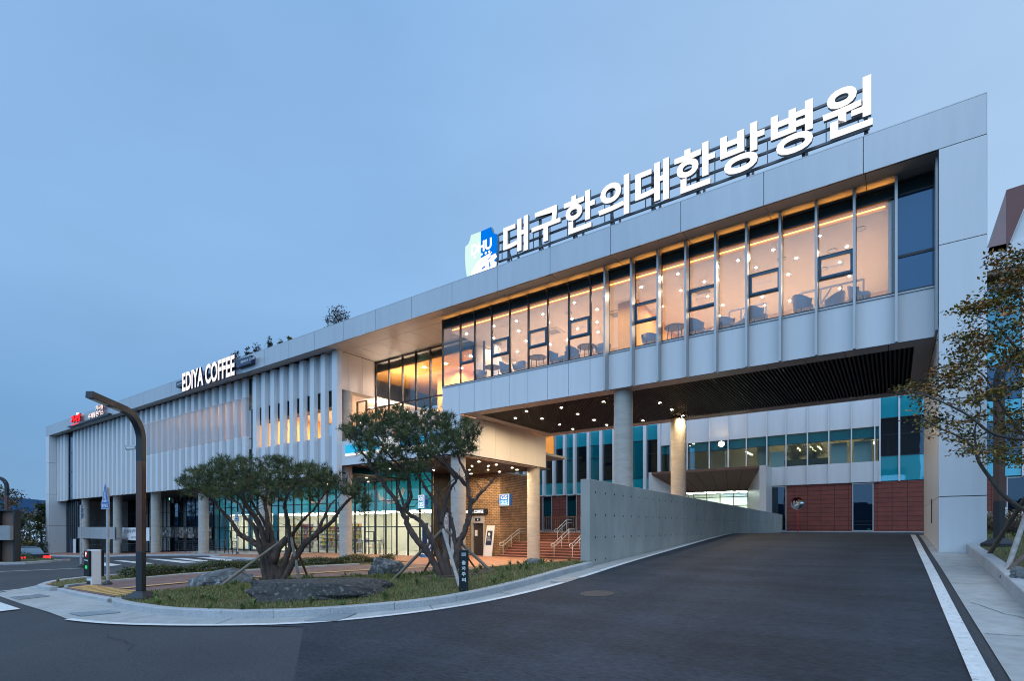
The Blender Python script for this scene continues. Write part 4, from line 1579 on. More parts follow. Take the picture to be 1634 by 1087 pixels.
# upper left: tall teal bays with white fins
tops = 14.0
bays = [rx(p) for p in (838, 852, 869, 885, 902, 918, 940, 960, 981, 1005, 1030, 1053)]
bays = [xl + .05, -33, -31.4] + bays
m1, m2, m3, m4 = MB(), MB(), MB(), MB()
for i, (a, b) in enumerate(zip(bays, bays[1:])):
    zs = [bands[0], 6.15, 8.25, 9.45] if i % 2 else [bands[0], 6.15, 9.45]
    m1.box(a, b, YR + .1, YR + .13, 9.45, tops, 'teal_spandrel')
    m4.box(a, b, YR + .1, YR + .13, bands[0], 6.15, 'teal_spandrel')
    m2.box(a, b, YR + .1, YR + .13, 6.18, 9.43, 'dark_glass' if (i * 7) % 5 < 3 else 'teal_glass')
    for z in zs[1:]:
        m3.box(a, b, YR + .07, YR + .1, z - .02, z + .02, 'dark_frame')
m1.build('teal_spandrel', C)
m4.build('teal_spandrel', C)
m2.build('upper_glass', C)
m3.build('transom', C)
for x in bays[1:]:
    MB().box(x - .13, x + .13, YR - .25, YR + .1, bands[0] - .02, tops, 'white_panel').build('fin', C)
MB().box(xl, bays[-1] + .3, YR - .05, YR + .2, bands[0] - .06, bands[0] + .04, 'white_panel').build('sill_band', C)
# upper middle and right: white bands and a long window
xm = bays[-1] + .13
xr = rx(1404)
px_ = [1071, 1098, 1133, 1163, 1192, 1224.5, 1255, 1289, 1323, 1359, 1396]
vx = [xm] + [rx(p) for p in px_] + [xr]
m = MB()
vr = [x for x in vx if x >= rx(1222)]
panel_wall(m, vr, bands, YR - .1, .05, .03, 'white_panel')
panel_wall(m, vx, [8.8, 11.6, 14.0], YR - .1, .05, .03, 'white_panel')
m.box(xm, xr, YR - .03, YR + .2, bands[0] + .02, bands[1] - .02, 'white_panel')
m.build('white_band', C)
m = MB()
for x in vx[1:-1]:
    m.box(x - .035, x + .035, YR - .28, YR - .1, bands[0] if x > rx(1220) else bands[1], 14.0, 'white_panel')
m.build('mullion_fin', C)
m = MB()
for a, b in zip(vx, vx[1:]):
    m.box(a, b, YR + .05, YR + .07, 6.41, 8.05, 'rear_window')
    m.box(a, b, YR + .05, YR + .07, 8.08, 8.8, 'teal_glass')
    m.box(a, b, YR + .02, YR + .05, 8.04, 8.08, 'dark_frame')
    m.box(a - .02, a + .02, YR + .0, YR + .06, 6.41, 8.8, 'dark_frame')
m.build('window_band', C)
m = MB()
m.box(xm, xr, YR + 6, YR + 6.1, 6.3, 9.7, 'room_wall')
m.box(xm, xr, YR + .3, YR + 6, 6.3, 6.38, 'room_floor')
m.box(xm, xr, YR + .3, YR + 6, 9.0, 9.1, 'dark_room')
m.box(xr - .1, xr, YR + .3, YR + 6, 6.3, 9.7, 'dark_room')
m.cyl(rx(1214), YR + .9, 6.38, 9.0, .42, 20, 'column_concrete')
for p in (1124, 1384):
    a = rx(p)
    m.box(a, a + .2, YR + 1.5, YR + 1.6, 6.38, 8.1, 'white_panel')
    m.box(a + 1.1, a + 1.3, YR + 1.5, YR + 1.6, 6.38, 8.1, 'white_panel')
    m.box(a - .3, a + 1.6, YR + 1.45, YR + 1.6, 8.1, 8.3, 'white_panel')
m.build('upper_room', C)
for p, w in ((1238, 1.0), (1338, 1.0), (1376, 1.05)):
    a = rx(p)
    MB().box(a - w / 2, a + w / 2, YR + .55, YR + .62, 6.41, 7.95 if p > 1300 else 7.65, 'fence_white').build('privacy_screen', C)
m = MB()
for px, py, d_ in ((1184, 726, 2.2), (1204, 727, 2), (1268, 727, 2), (1302, 726, 2), (1368, 722, 1.6), (1394, 716, 1.0), (1328, 720, 2), (1290, 702, 3)):
    x, y = rx(px), YR + 1.5
    m.box(x - .05, x + .05, y, y + d_, 7.92, 7.97, 'warm_strip_glow')
m.build('strip_light', C)
m = MB()
tx = [xr, rx(1435), rx(1478)]
for a, b in zip(tx, tx[1:]):
    m.box(a + .03, b - .03, YR, YR + .02, 5.0, 6.7, 'teal_spandrel')
    m.box(a + .03, b - .03, YR, YR + .02, 6.75, 9.3, 'dark_glass')
    m.box(a + .03, b - .03, YR, YR + .02, 9.35, 14, 'teal_spandrel')
    for z in (6.7, 8.15, 9.3):
        m.box(a + .03, b - .03, YR - .03, YR + .03, z, z + .05, 'dark_frame')
    m.box(a - .05, a + .05, YR - .15, YR + .05, 4.95, 14, 'white_panel')
m.build('corner_glass', C)
# entrance: a deep white portal with splayed bronze head
m = MB()
xa, xb = rx(1056), rx(1222)
ya = YR - 2.4
ia, ib = xa + 1.7, xb - 1.3
zt, zi = 6.15, 4.75
m.face([(xa, ya, zt), (xb, ya, zt), (ib, YR, zi), (ia, YR, zi)][::-1], 'bronze_panel')
m.face([(xb, ya, PL), (xb, ya, zt), (ib, YR, zi), (ib, YR, PL)], 'cream_panel')
m.face([(xa, ya, zt), (xa, ya, PL), (ia, YR, PL), (ia, YR, zi)], 'white_panel')
m.box(xa - .25, xa, ya - .001, YR, PL, zt + .2, 'white_panel')
m.box(xb, xb + .45, ya - .001, YR, PL, zt + .2, 'cream_panel')
m.box(xa, xb, ya - .001, YR + .0, zt + .002, zt + .2, 'bronze_panel')
ng = 7
for i in range(1, ng):                                # open joints of the splayed head
    t = i / ng
    p = Vector((xa + (xb - xa) * t, ya + .02, zt - .02))
    q = Vector((ia + (ib - ia) * t, YR, zi - .006))
    m.bar(p, q, .025, .02, 'seam')
for z in (2.9, 4.6):
    m.bar((xb - .01, ya + .02, z), (ib + (xb - ib) * .05, YR - .06, z), .02, .02, 'seam')
m.build('entrance_portal', C)
m = MB()
ex = lin(ia, ib, 5)
for x in ex:
    m.box(x - .03, x + .03, YR - .04, YR + .02, PL, zi, 'bronze_panel')
for z in (3.5, 4.2, zi - .06):
    for a, b in zip(ex, ex[1:]):
        m.box(a + .03, b - .03, YR - .035, YR + .015, z, z + .06, 'bronze_panel')
m.build('entrance_frame', C)
MB().box(ia, ib, YR - .01, YR + .0, PL, zi, 'rear_window').build('entrance_glass', C)
m = MB()
m.box(ia - 1, ib + 1, YR + 4, YR + 4.1, PL, 4.8, 'store_wall')
m.box(ia - 1, ib + 1, YR + .31, YR + 4, 4.79, 4.81, 'room_ceiling')
for x in lin(ia, ib, 6):
    m.box(x - .25, x + .25, YR + 1.2, YR + 3.0, 4.74, 4.78, 'store_glow')
m.build('entrance_hall', C)
FLD = at(1151, 709, 1)
r = ray(1151, 709)
k = (YR - .5) / r[1]
fx_, fz_ = r[0] * k, H + r[2] * k
fl = thing('flood_lamp', 'glaring warm flood lamp on a white mullion above the rear entrance', 'lamp', (fx_, YR - .5, fz_))
m = MB()
m.box(fx_ - .24, fx_ + .24, YR - .5, YR - .4, fz_ - .2, fz_ + .2, 'dark_frame')
m.box(fx_ - .03, fx_ + .03, YR - .4, YR - .1, fz_ - .03, fz_ + .03, 'dark_frame')
m.build('housing', fl)
m = MB()
m.tube([(fx_, YR - .505, fz_), (fx_, YR - .53, fz_)], [.20, .18], 18, 'flood_glow')
m.build('lens', fl)
# taller part on the far right
T = thing('ward_tower', 'taller ward block at the right edge with maroon wedge on its white roof band', 'building', (12, 52, 0))
m = MB()
cols = [2.5, 4.4, 6.55, 8.7, 10.8, 13, 15.2, 17.4, 20]
for i, (a, b) in enumerate(zip(cols, cols[1:])):
    for k_, z in enumerate((4.95, 8.45, 11.95, 15.45)):
        m.box(a + .12, b - .12, YR + .02, YR + .05, z + .05, z + 1.3, 'teal_spandrel')
        m.box(a + .12, b - .12, YR + .02, YR + .05, z + 1.35, min(z + 3.45, 17.3), 'blue_glass' if (i + k_) % 3 else 'teal_glass')
m.build('glazing', T)
m = MB()
for x in cols:
    m.box(x - .11, x + .11, YR - .2, YR + .06, 4.95, 17.4, 'white_panel')
m.build('fin', T)
m = MB()
m.box(2, 24, YR - 1.0, YR + 12, 17.65, 19.1, 'white_panel')
m.box(2, 24, YR - .9, YR + 12, 17.4, 17.63, 'bronze_panel')
m.box(2.4, 24, YR + .1, YR + 12, 4.95, 17.4, 'dark_room')
m.build('roof_band', T)
m = MB()
zx = lambda px, py: (xY(px, YR - 1.0), zY(px, py, YR - 1.0))
A_, B_, C_, D_ = zx(1576, 404), zx(1606, 303), zx(1606, 400), zx(1660, 288)
E_ = zx(1660, 250)
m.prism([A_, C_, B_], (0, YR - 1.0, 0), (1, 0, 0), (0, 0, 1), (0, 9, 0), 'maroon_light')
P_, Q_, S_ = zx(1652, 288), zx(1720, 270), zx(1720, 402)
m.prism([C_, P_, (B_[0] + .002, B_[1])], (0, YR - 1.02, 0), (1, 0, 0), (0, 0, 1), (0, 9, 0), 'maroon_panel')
m.prism([(C_[0] + .02, C_[1]), S_, Q_, (P_[0] + .02, P_[1])], (0, YR - .8, 0), (1, 0, 0), (0, 0, 1), (0, 8, 0), 'white_panel')
m.build('roof_wedge', T)

# ------------------------------------------------------------------ upper court, stairs and the concrete wall
m = MB()
m.box(-24, -6.97, 33.55, YR, -.4, PL, 'grey_paving')
m.build('upper_court', kind='structure')
S = thing('stone_stairs', 'wide red brown granite stairs rising to the upper court behind the concrete wall', 'stairs', (-14, 29, 0))
m = MB()
z0 = -.2
nst = 10
for i in range(nst):
    y0 = YK + i * .32 + (1.4 if i >= 6 else 0)
    y1 = 33.56 if i == nst - 1 else (YK + (i + 1) * .32 + (1.4 if i >= 5 else 0))
    ztop = z0 + (PL - z0) * (i + 1) / nst
    m.box(-21.4, -6.99, y0, y1 + .02, -.5, ztop - .04, 'stair_stone')
    m.box(-21.4, -6.99, y0 - .03, y1 + .01, ztop - .04, ztop, 'stair_tread')
m.build('steps', S)
def handrail(name, label, x, ya_, za_, yb_, zb_, posts):
    t = thing(name, label, 'handrail', (x, ya_, za_))
    mb = MB()
    for dz in (.9, .68):
        mb.tube([(x, ya_ - .3, za_ + dz - .02), (x, ya_, za_ + dz), (x, yb_, zb_ + dz), (x, yb_ + .8, zb_ + dz)], .024, 8, 'brushed_steel')
    mb.tube([(x, ya_ - .3, za_ + .88), (x, ya_ - .38, za_ + .80), (x, ya_ - .36, za_ + .70), (x, ya_ - .3, za_ + .66)], .024, 8, 'brushed_steel')
    mb.build('rail', t, smooth=True)
    for i in range(posts):
        f = i / (posts - 1)
        y, z = ya_ + (yb_ - ya_) * f, za_ + (zb_ - za_) * f
        MB().tube([(x, y, z - .1), (x, y, z + .9)], .02, 8, 'brushed_steel').build('post', t, smooth=True)
    return t
yl = YK + 6 * .32
for x, txt in ((-21.15, 'beside the brick side wall'), (-17.2, 'right of the rear concrete column'), (-15.9, 'near the middle of the stairs'), (-12.8, 'nearest the concrete ramp wall')):
    handrail('stair_handrail', 'steel handrail on the lower flight ' + txt, x, YK + .05, z0 + .1, yl, z0 + .98, 3)
for x, txt in ((-18.9, 'at the left end of the court'), (-14.6, 'in the middle'), (-11.4, 'beside the ramp wall')):
    handrail('stair_handrail', 'steel handrail on the upper flight ' + txt, x, yl + 1.4, z0 + .98, 33.2, PL, 3)
m = MB()
gr = thing('guard_rail', 'bronze barred guard rail on the upper court behind the stairs', 'railing', (-17, 33.9, PL))
for x in lin(-21.2, -16.3, 26):
    m.box(x - .015, x + .015, 33.9, 33.93, PL, PL + 1.1, 'bronze_panel')
m.box(-21.2, -16.3, 33.89, 33.94, PL + 1.1, PL + 1.15, 'bronze_panel')
m.build('bars', gr)
MB().box(-21.4, -16.2, 33.4, 33.6, .3, PL + .02, 'wall_brick').build('plinth', gr)

W = thing('concrete_wall', 'long fair faced concrete retaining wall with tie holes beside the ramp', 'wall', (-6.8, 13, 0))
m = MB()
nseg = 12
ys = lin(13.0, 44.0, nseg)
zt_ = lambda y: 3.085 + (2.74 - 3.085) * (y - 13) / 31
for a, b in zip(ys, ys[1:]):
    g_ = .006
    P = [(-6.97, a + g_, -.6), (-6.69, a + g_, -.6), (-6.69, b - g_, -.6), (-6.97, b - g_, -.6), (-6.97, a + g_, zt_(a)), (-6.69, a + g_, zt_(a)), (-6.69, b - g_, zt_(b)), (-6.97, b - g_, zt_(b))]
    k = len(m.v)
    m.v += P
    mi = m._m('wall_concrete')
    for q in ((0, 3, 2, 1), (4, 5, 6, 7), (0, 1, 5, 4), (1, 2, 6, 5), (2, 3, 7, 6), (3, 0, 4, 7)):
        m.f.append(tuple(k + i for i in q))
        m.mi.append(mi)
m.box(-6.95, -6.71, 13.02, 43.98, -.6, 2.6, 'wall_concrete')
m.build('wall_face', W, bevel=.012)
m = MB()
y = 13.35
while y < 43.8:
    z = 2.73
    while z > G(-6.3, y) + .1:
        c = [(-6.687, y + .032 * math.cos(t), z + .032 * math.sin(t)) for t in lin(0, 6.283 * 7 / 8, 7)]
        m.face(c, 'tie_hole')
        z -= .62
    y += .62
m.build('tie_hole', W)

# ------------------------------------------------------------------ convex mirror and mirror post
mx_, my_ = xY(1273, 43.6), 43.6
Q = thing('traffic_mirror', 'round convex traffic mirror with red hood on a red post before the tiled wall', 'mirror', (mx_, my_, G(mx_, my_)))
zb = G(mx_, my_)
m = MB().cyl(mx_, my_, zb - .1, zb + 1.75, .04, 10, 'red_paint')
m.build('post', Q)
zc_ = zY(1276, 804, my_)
m = MB()
def cap(mb, c, rad, bulge, mat, back=0., n=28, rings=6, axis=(-.25, -1, 0)):
    c, ax = Vector(c), Vector(axis).normalized()
    u = ax.cross(Vector((0, 0, 1))).normalized()
    v = u.cross(ax)
    prev = None
    for i in range(rings + 1):
        rr = rad * i / rings
        ring = [c + ax * (bulge * (1 - (i / rings) ** 2) + back) + (u * math.cos(2 * math.pi * j / n) + v * math.sin(2 * math.pi * j / n)) * rr for j in range(n)]
        if prev:
            for j in range(n):
                mb.face((prev[j], ring[j], ring[(j + 1) % n], prev[(j + 1) % n]) if i > 1 else (prev[0], ring[j], ring[(j + 1) % n]), mat)
        prev = ring
    return prev
pbr('mirror', (.75, .78, .8), .02, metal=1., var=.01)
cap(m, (mx_, my_ - .06, zc_), .40, .10, 'mirror')
m.build('mirror_face', Q, smooth=True)
m = MB()
n = 28
for k_, (r0, r1, dy0, dy1) in enumerate(((.40, .44, -.04, -.06), (.44, .44, -.06, .04), (.44, .0, .04, .04))):
    for j in range(n):
        t0, t1 = 2 * math.pi * j / n, 2 * math.pi * (j + 1) / n
        m.face([(mx_ + rr * math.cos(t), my_ + dy, zc_ + rr * math.sin(t)) for rr, dy, t in ((r0, dy0, t0), (r1, dy1, t0), (r1, dy1, t1), (r0, dy0, t1))], 'red_paint' if math.sin(t0) > .3 else 'grey_back')
for j in range(10):
    t0, t1 = R(40) + R(100) * j / 10, R(40) + R(100) * (j + 1) / 10
    m.face([(mx_ + .45 * math.cos(t), my_ + dy, zc_ + .45 * math.sin(t)) for t, dy in ((t0, .02), (t1, .02), (t1, -.30), (t0, -.30))], 'red_paint')
m.build('hood', Q)

# ------------------------------------------------------------------ lettering and signs
random.seed(21)
EX, EZ = Vector((1, 0, 0)), Vector((0, 0, 1))
YL = 19.62
S9 = thing('roof_sign', 'huge white lit Korean letters on a grey steel frame along the roof edge', 'sign', (-7.5, 19.8, 13.4))
cells = [('대', 805.7, 845), ('구', 850.7, 896.5), ('한', 902, 951), ('의', 957, 1006), ('대', 1015.6, 1069), ('한', 1078, 1142), ('방', 1150.6, 1221), ('병', 1231, 1298), ('원', 1313, 1392.6)]
ZL0, ZL1 = 13.98, 15.52
for ch, a, b in cells:
    xa, xb = xY(a, YL), xY(b, YL)
    hh = ZL1 - ZL0
    m = MB()
    if ch == '구':
        write(m, ch, (xa, YL, ZL0 + .08), EX, EZ, xb - xa, hh * .90, .12, 'letter_glow', .026, side='grey_back')
    else:
        write(m, ch, (xa, YL, ZL0), EX, EZ, xb - xa, hh, .12, 'letter_glow', .026, side='grey_back')
    m.build('letter', S9)
m = MB()
xa, xb = xY(797, 19.9), xY(1388, 19.9)
for z in (14.12, 14.55, 14.98, 15.38):
    m.bar((xa, 19.86, z), (xb, 19.86, z), .075, .075, 'frame_steel')
for x in lin(xa + .5, xb - .1, 8):
    m.box(x - .05, x + .05, 19.90, 20.0, 12.95, 15.4, 'frame_steel')
    m.box(x - .04, x + .04, 20.7, 20.78, 12.95, 14.6, 'frame_steel')
    m.bar((x, 19.98, 14.5), (x, 20.72, 13.3), .05, .05, 'frame_steel')
    m.bar((x, 19.98, 13.9), (x + .55, 20.4, 12.98), .05, .05, 'frame_steel')
for x in lin(xa + .2, xb - .3, 16):
    m.box(x - .015, x + .015, 19.82, 19.85, 14.12, 14.98, 'frame_steel')
m.build('sign_frame', S9)

SH = thing('shield_sign', 'lit half mint half blue shield crest with white lion left of the roof letters', 'sign', (-15.7, 19.7, 13.3))
cxs, w2 = -15.68, .98
out = []
top, bot = 15.62, 12.75
right = [(.0, top), (.62, top + .02), (.68, top - .18), (.80, top - .36), (.98, top - .42), (1.0, top - .9), (.96, top - 1.5), (.85, top - 2.0), (.62, top - 2.4), (.30, top - 2.7), (0, top - 2.85)]
R_ = [(cxs + x * .97, z) for x, z in right]
L_ = [(cxs - x * .97, z) for x, z in right]
m = MB()
m.prism(R_, (0, 19.50, 0), EX, EZ, (0, .16, 0), 'grey_back')
m.prism(list(reversed(L_)), (0, 19.50, 0), EX, EZ, (0, .16, 0), 'grey_back')
m.build('shield_box', SH)
m = MB()
m.face([(x, 19.492, z) for x, z in reversed(R_)], 'shield_blue_glow')
m.face([(x, 19.492, z) for x, z in L_], 'shield_pale_glow')
m.build('shield_face', SH)
m = MB()
write(m, 'DHU', (cxs - .58, 19.485, top - .98), EX, EZ, 1.22, .50, .01, 'shield_white_glow', .03)
for x in (-.36, .06, .30, .50):
    m.face([(cxs + x + .06 * math.cos(t), 19.478, top - 1.10 + .06 * math.sin(t)) for t in lin(0, 5.9, 11)][::-1], 'shield_white_glow')
m.build('lettering', SH)
m = MB()
yf = 19.476
mane = [(-.62, -2.1), (-.5, -1.75), (-.28, -1.5), (.05, -1.32), (.42, -1.26), (.62, -1.22), (.50, -1.38), (.80, -1.34), (.88, -1.5), (.70, -1.62), (.86, -1.72), (.84, -1.95), (.66, -1.95), (.72, -2.15), (.52, -2.12), (.5, -2.4), (.25, -2.3), (.1, -2.5), (-.2, -2.35), (-.45, -2.5), (-.38, -2.25)]
m.face([(cxs + x * 1.08, yf, top - 1.15 + (z + 1.22) * 1.12) for x, z in mane][::-1], 'shield_white_glow')
for pts_ in ([(.05, -1.75), (.25, -1.68), (.3, -1.75), (.1, -1.82)], [(.0, -2.05), (.3, -1.95), (.42, -2.05), (.2, -2.12)], [(.52, -1.5), (.6, -1.75), (.56, -1.95), (.5, -1.75)], [(.35, -2.2), (.45, -2.1), (.44, -2.3)], [(.40, -1.42), (.62, -1.36), (.6, -1.40), (.44, -1.47)]):
    m.face([(cxs + x, yf - .008, top + z) for x, z in pts_][::-1], 'shield_blue_glow')
m.build('lion_emblem', SH)

YE = 18.80
E1 = thing('cafe_sign', 'white lit EDIYA COFFEE letters with navy end plates on the roof fascia', 'sign', (xY(335, YE), YE, 12.9))
xa, xb = xY(293.5, YE), xY(377, YE)
za, zb_ = zY(335, 613, YE), zY(335, 581.5, YE)
m = MB()
write(m, 'EDIYA COFFEE', (xa, YE, za), EX, EZ, xb - xa, zb_ - za, .12, 'letter_glow_soft', .03, side='navy')
m.build('letter', E1)
m = MB()
zc = (za + zb_) / 2
m.box(xY(283.5, YE), xa - .05, YE - .1, 18.995, zc - .22, zc + .22, 'navy')
m.box(xb + .15, xY(403, YE), YE - .1, 18.995, zc - .24, zc + .26, 'navy')
m.box(xa - .05, xb + .15, YE + .06, 18.995, zc - .06, zc + .10, 'navy')
write(m, 'EDIYA COFFEE', (xb + .8, YE - .101, zc - .06), EX, EZ, 2.2, .16, .006, 'sign_white')
write(m, 'EDIYA', (xY(285.5, YE), YE - .101, zc - .05), EX, EZ, .9, .12, .006, 'sign_white')
m.build('end_plate', E1)

for nm, lab, p0, p1, txt, mat in (('shop_sign', 'small red lit brush lettered sign at the far left end of the fascia', 115, 130.5, '가사랑', 'red_glow'),
                                  ('shop_sign', 'small white lit two line sign beside the red sign on the fascia', 142.5, 167, '수제왕돈까스', 'letter_glow_soft')):
    xa, xb = xY(p0, YE), xY(p1, YE)
    t = thing(nm, lab, 'sign', ((xa + xb) / 2, YE, 12.6))
    m = MB()
    if mat == 'red_glow':
        write(m, txt, (xa, YE, 12.62), EX, EZ, xb - xa, .80, .1, mat, .05, side='red_paint')
        write(m, 'ㅡㅡㅡ', (xa, YE, 12.42), EX, EZ, (xb - xa) * .8, .07, .08, mat, .03)
        m.box(xb - 1.3, xb - .9, YE - .1, YE, 13.3, 13.55, 'shield_white_glow')
    else:
        write(m, txt, (xa, YE, 12.48), EX, EZ, xb - xa, .52, .1, mat, .03, side='red_paint')
        write(m, '가사랑', (xa + (xb - xa) * .5, YE, 13.04), EX, EZ, (xb - xa) * .5, .52, .1, mat, .03, side='red_paint')
    m.build('letter', t)
xa, xb = xY(109, YE), xY(174, YE)
t = tag(MB().box(xa, xb, YE - .08, 18.995, 12.36, 12.48, 'sign_black').build('sign_tray'), 'long thin black tray under the small red and white signs on the fascia', 'sign tray')

YB2 = 19.9
G1 = thing('store_sign', 'long cyan lit shop sign with white letters on the white band behind the right pine', 'sign', (-22, 19.9, 6.2))
xa, xb = xY(550.5, YB2), xY(700, YB2)
m = MB()
m.box(xa, xb, YB2, YB2 + .09, 5.98, 6.12, 'gs_white_glow')
m.box(xa, xa + 2.9, YB2 + .02, YB2 + .08, 6.13, 6.62, 'cyan_glow')
m.box(xa + 4.6, xb, YB2 + .04, YB2 + .08, 6.13, 6.62, 'sign_blue')
m.build('light_strip', G1)
m = MB()
write(m, 'GS25', (xa + 3.05, YB2 + .02, 6.14), EX, EZ, 1.5, .62, .08, 'gs_white_glow', .04)
write(m, 'GS25 GS25', (xa + 4.75, YB2 + .03, 6.15), EX, EZ, xb - xa - 5.0, .45, .05, 'cyan_glow', .05)
m.build('letter', G1)

def blade(label, x0, x1, y, z0, z1, wallx):
    t = thing('blade_sign', label, 'sign', ((x0 + x1) / 2, y, z0))
    mb = MB()
    mb.box(x0, x1, y, y + .25, z0, z1, 'sign_blue')
    mb.box(min(wallx, x0), max(wallx, x0), y + .1, y + .16, (z0 + z1) / 2 - .15, (z0 + z1) / 2 + .15, 'sign_blue')
    mb.build('case', t)
    f = MB()
    h = z1 - z0
    f.box(x0 + .0, x1 - .12 * (x1 - x0), y - .02, y - .002, z0, z1, 'gs_white_glow')
    f.box(x0 + .05, x1 - .12 * (x1 - x0) - .05, y - .03, y - .021, z0 + .05, z0 + .5 * h, 'cyan_glow')
    f.box(x0 + .05, x1 - .12 * (x1 - x0) - .05, y - .03, y - .021, z0 + .5 * h, z1 - .05, 'gs_blue_glow')
    w_ = (x1 - x0) * .88 - .2
    write(f, 'GS', (x0 + .1, y - .032, z0 + .53 * h), EX, EZ, w_, .34 * h, .006, 'gs_white_glow', .04)
    write(f, '25', (x0 + .1, y - .032, z0 + .11 * h), EX, EZ, w_, .34 * h, .006, 'gs_white_glow', .04)
    f.build('lit_face', t)
blade('square lit GS 25 blade sign on the brick corner above the stairs', -21.2, -20.35, 28.35, 3.22, 3.98, -21.41)
blade('small lit GS 25 blade sign beside the shop entrance behind the right pine', -25.35, -24.75, 25.0, 3.05, 3.9, -24.55)

t = thing('cafe_sign', 'small dark EDIYA COFFEE sign bar above the lift door on the brick wall', 'sign', (-23.2, 28.5, 2.7))
m = MB()
xa, xb = xY(742, 28.5), xY(777, 28.5)
m.box(xa, xb, 28.44, 28.60, 2.70, 3.06, 'sign_black')
m.build('bar', t)
m = MB()
write(m, 'EDIYA COFFEE', (xa + .15, 28.43, 2.76), EX, EZ, xb - xa - .4, .22, .02, 'letter_glow_soft', .03)
m.build('letter', t)

t = thing('standing_sign', 'white leaning stand sign with navy panel beside the lift door', 'sign', (-21.9, 27.9, -.15))
m = MB()
m.prism([(-.36, 0), (.36, 0), (.32, 2.05), (-.32, 2.05)], (-21.95, 27.95, -.14), EX, Vector((.10, .06, 1)), (0, .06, 0), 'machine_white')
m.build('board', t)
m = MB()
o_ = Vector((-21.95, 27.95, -.14)) + Vector((.10, .06, 1)) * .75
m.prism([(-.24, 0), (.24, 0), (.22, .95), (-.22, .95)], o_ - Vector((0, .01, 0)), EX, Vector((.10, .06, 1)), (0, .005, 0), 'navy')
u_, v_ = EX, Vector((.10, .06, 1)).normalized()
write(m, 'OPEN', o_ + Vector((-.13, -.014, .28)), u_, v_, .3, .14, .004, 'sign_white')
write(m, 'EDIYA', o_ + Vector((-.11, -.014, .48)), u_, v_, .26, .07, .004, 'sign_white')
m.face([o_ + Vector((.07 + .10 * math.cos(a), -.016, .72 + .12 * math.sin(a))) for a in lin(0, 5.8, 11)][::-1], 'sign_white')
m.build('panel', t)

t = thing('open_banner', 'navy vertical OPEN banner on a blue base at the shop entrance', 'banner', (-24.4, 24.6, -.15))
m = MB().cyl(-24.4, 24.6, -.16, .06, .32, 20, 'gs_blue_base' if 'gs_blue_base' in MATS else 'sign_blue', .24)
m.build('base', t)
m = MB().tube([(-24.62, 24.6, .05), (-24.62, 24.6, 2.05), (-24.55, 24.6, 2.1), (-24.05, 24.6, 2.1)], .015, 6, 'teal_wall')
m.build('pole', t)
m = MB().box(-24.58, -24.08, 24.585, 24.6, .12, 2.05, 'navy')
m.build('flag', t)
m = MB()
write(m, 'OPEN', (-24.16, 24.58, 1.92), (0, 0, -1), (1, 0, 0), 1.65, .34, .004, 'sign_white', .03)
m.build('lettering', t)
t = thing('pylon_sign', 'tall black hospital pylon sign beside the round column', 'sign', (-21.6, 24.0, -.15))
m = MB()
m.box(-21.85, -21.25, 23.6, 23.9, -.2, 2.75, 'sign_black')
m.build('body', t)
m = MB()
m.box(-21.8, -21.42, 23.585, 23.599, .6, 2.65, 'grey_back')
m.face([(-21.61 + .09 * math.cos(a), 23.58, 2.36 + .14 * math.sin(a)) for a in lin(0, 5.8, 11)][::-1], 'sign_white')
m.face([(-21.61 + .05 * math.cos(a), 23.578, 2.36 + .09 * math.sin(a)) for a in lin(0, 5.8, 11)][::-1], 'navy')
write(m, '병원', (-21.70, 23.58, 1.75), EX, EZ, .2, .22, .004, 'sign_white')
write(m, '한방', (-21.70, 23.58, 1.42), EX, EZ, .2, .22, .004, 'sign_white')
m.build('face', t)

# banner and boards on the far left
t = thing('banner', 'white printed cloth banner hung between the ground floor columns on the left', 'banner', (-61, 21.4, .7))
m = MB()
m.box(-64.2, -57.6, 21.38, 21.40, .52, 1.78, 'sign_white')
m.build('cloth', t)
m = MB()
write(m, '은 28일부터 진료', (-63.8, 21.37, 1.25), EX, EZ, 4.6, .36, .004, 'sign_black')
write(m, '대구한의대한방병원', (-61.8, 21.37, .72), EX, EZ, 3.4, .18, .004, 'navy')
m.build('lettering', t)
t = thing('poster_board', 'tall navy and white poster boards at the left end wall', 'poster', (-75.5, 20.4, -1))
MB().box(-76.4, -75.5, 20.4, 20.44, -1.1, .5, 'navy').build('navy_board', t)
MB().box(-75.45, -74.6, 20.4, 20.44, -1.15, .5, 'sign_white').build('white_board', t)

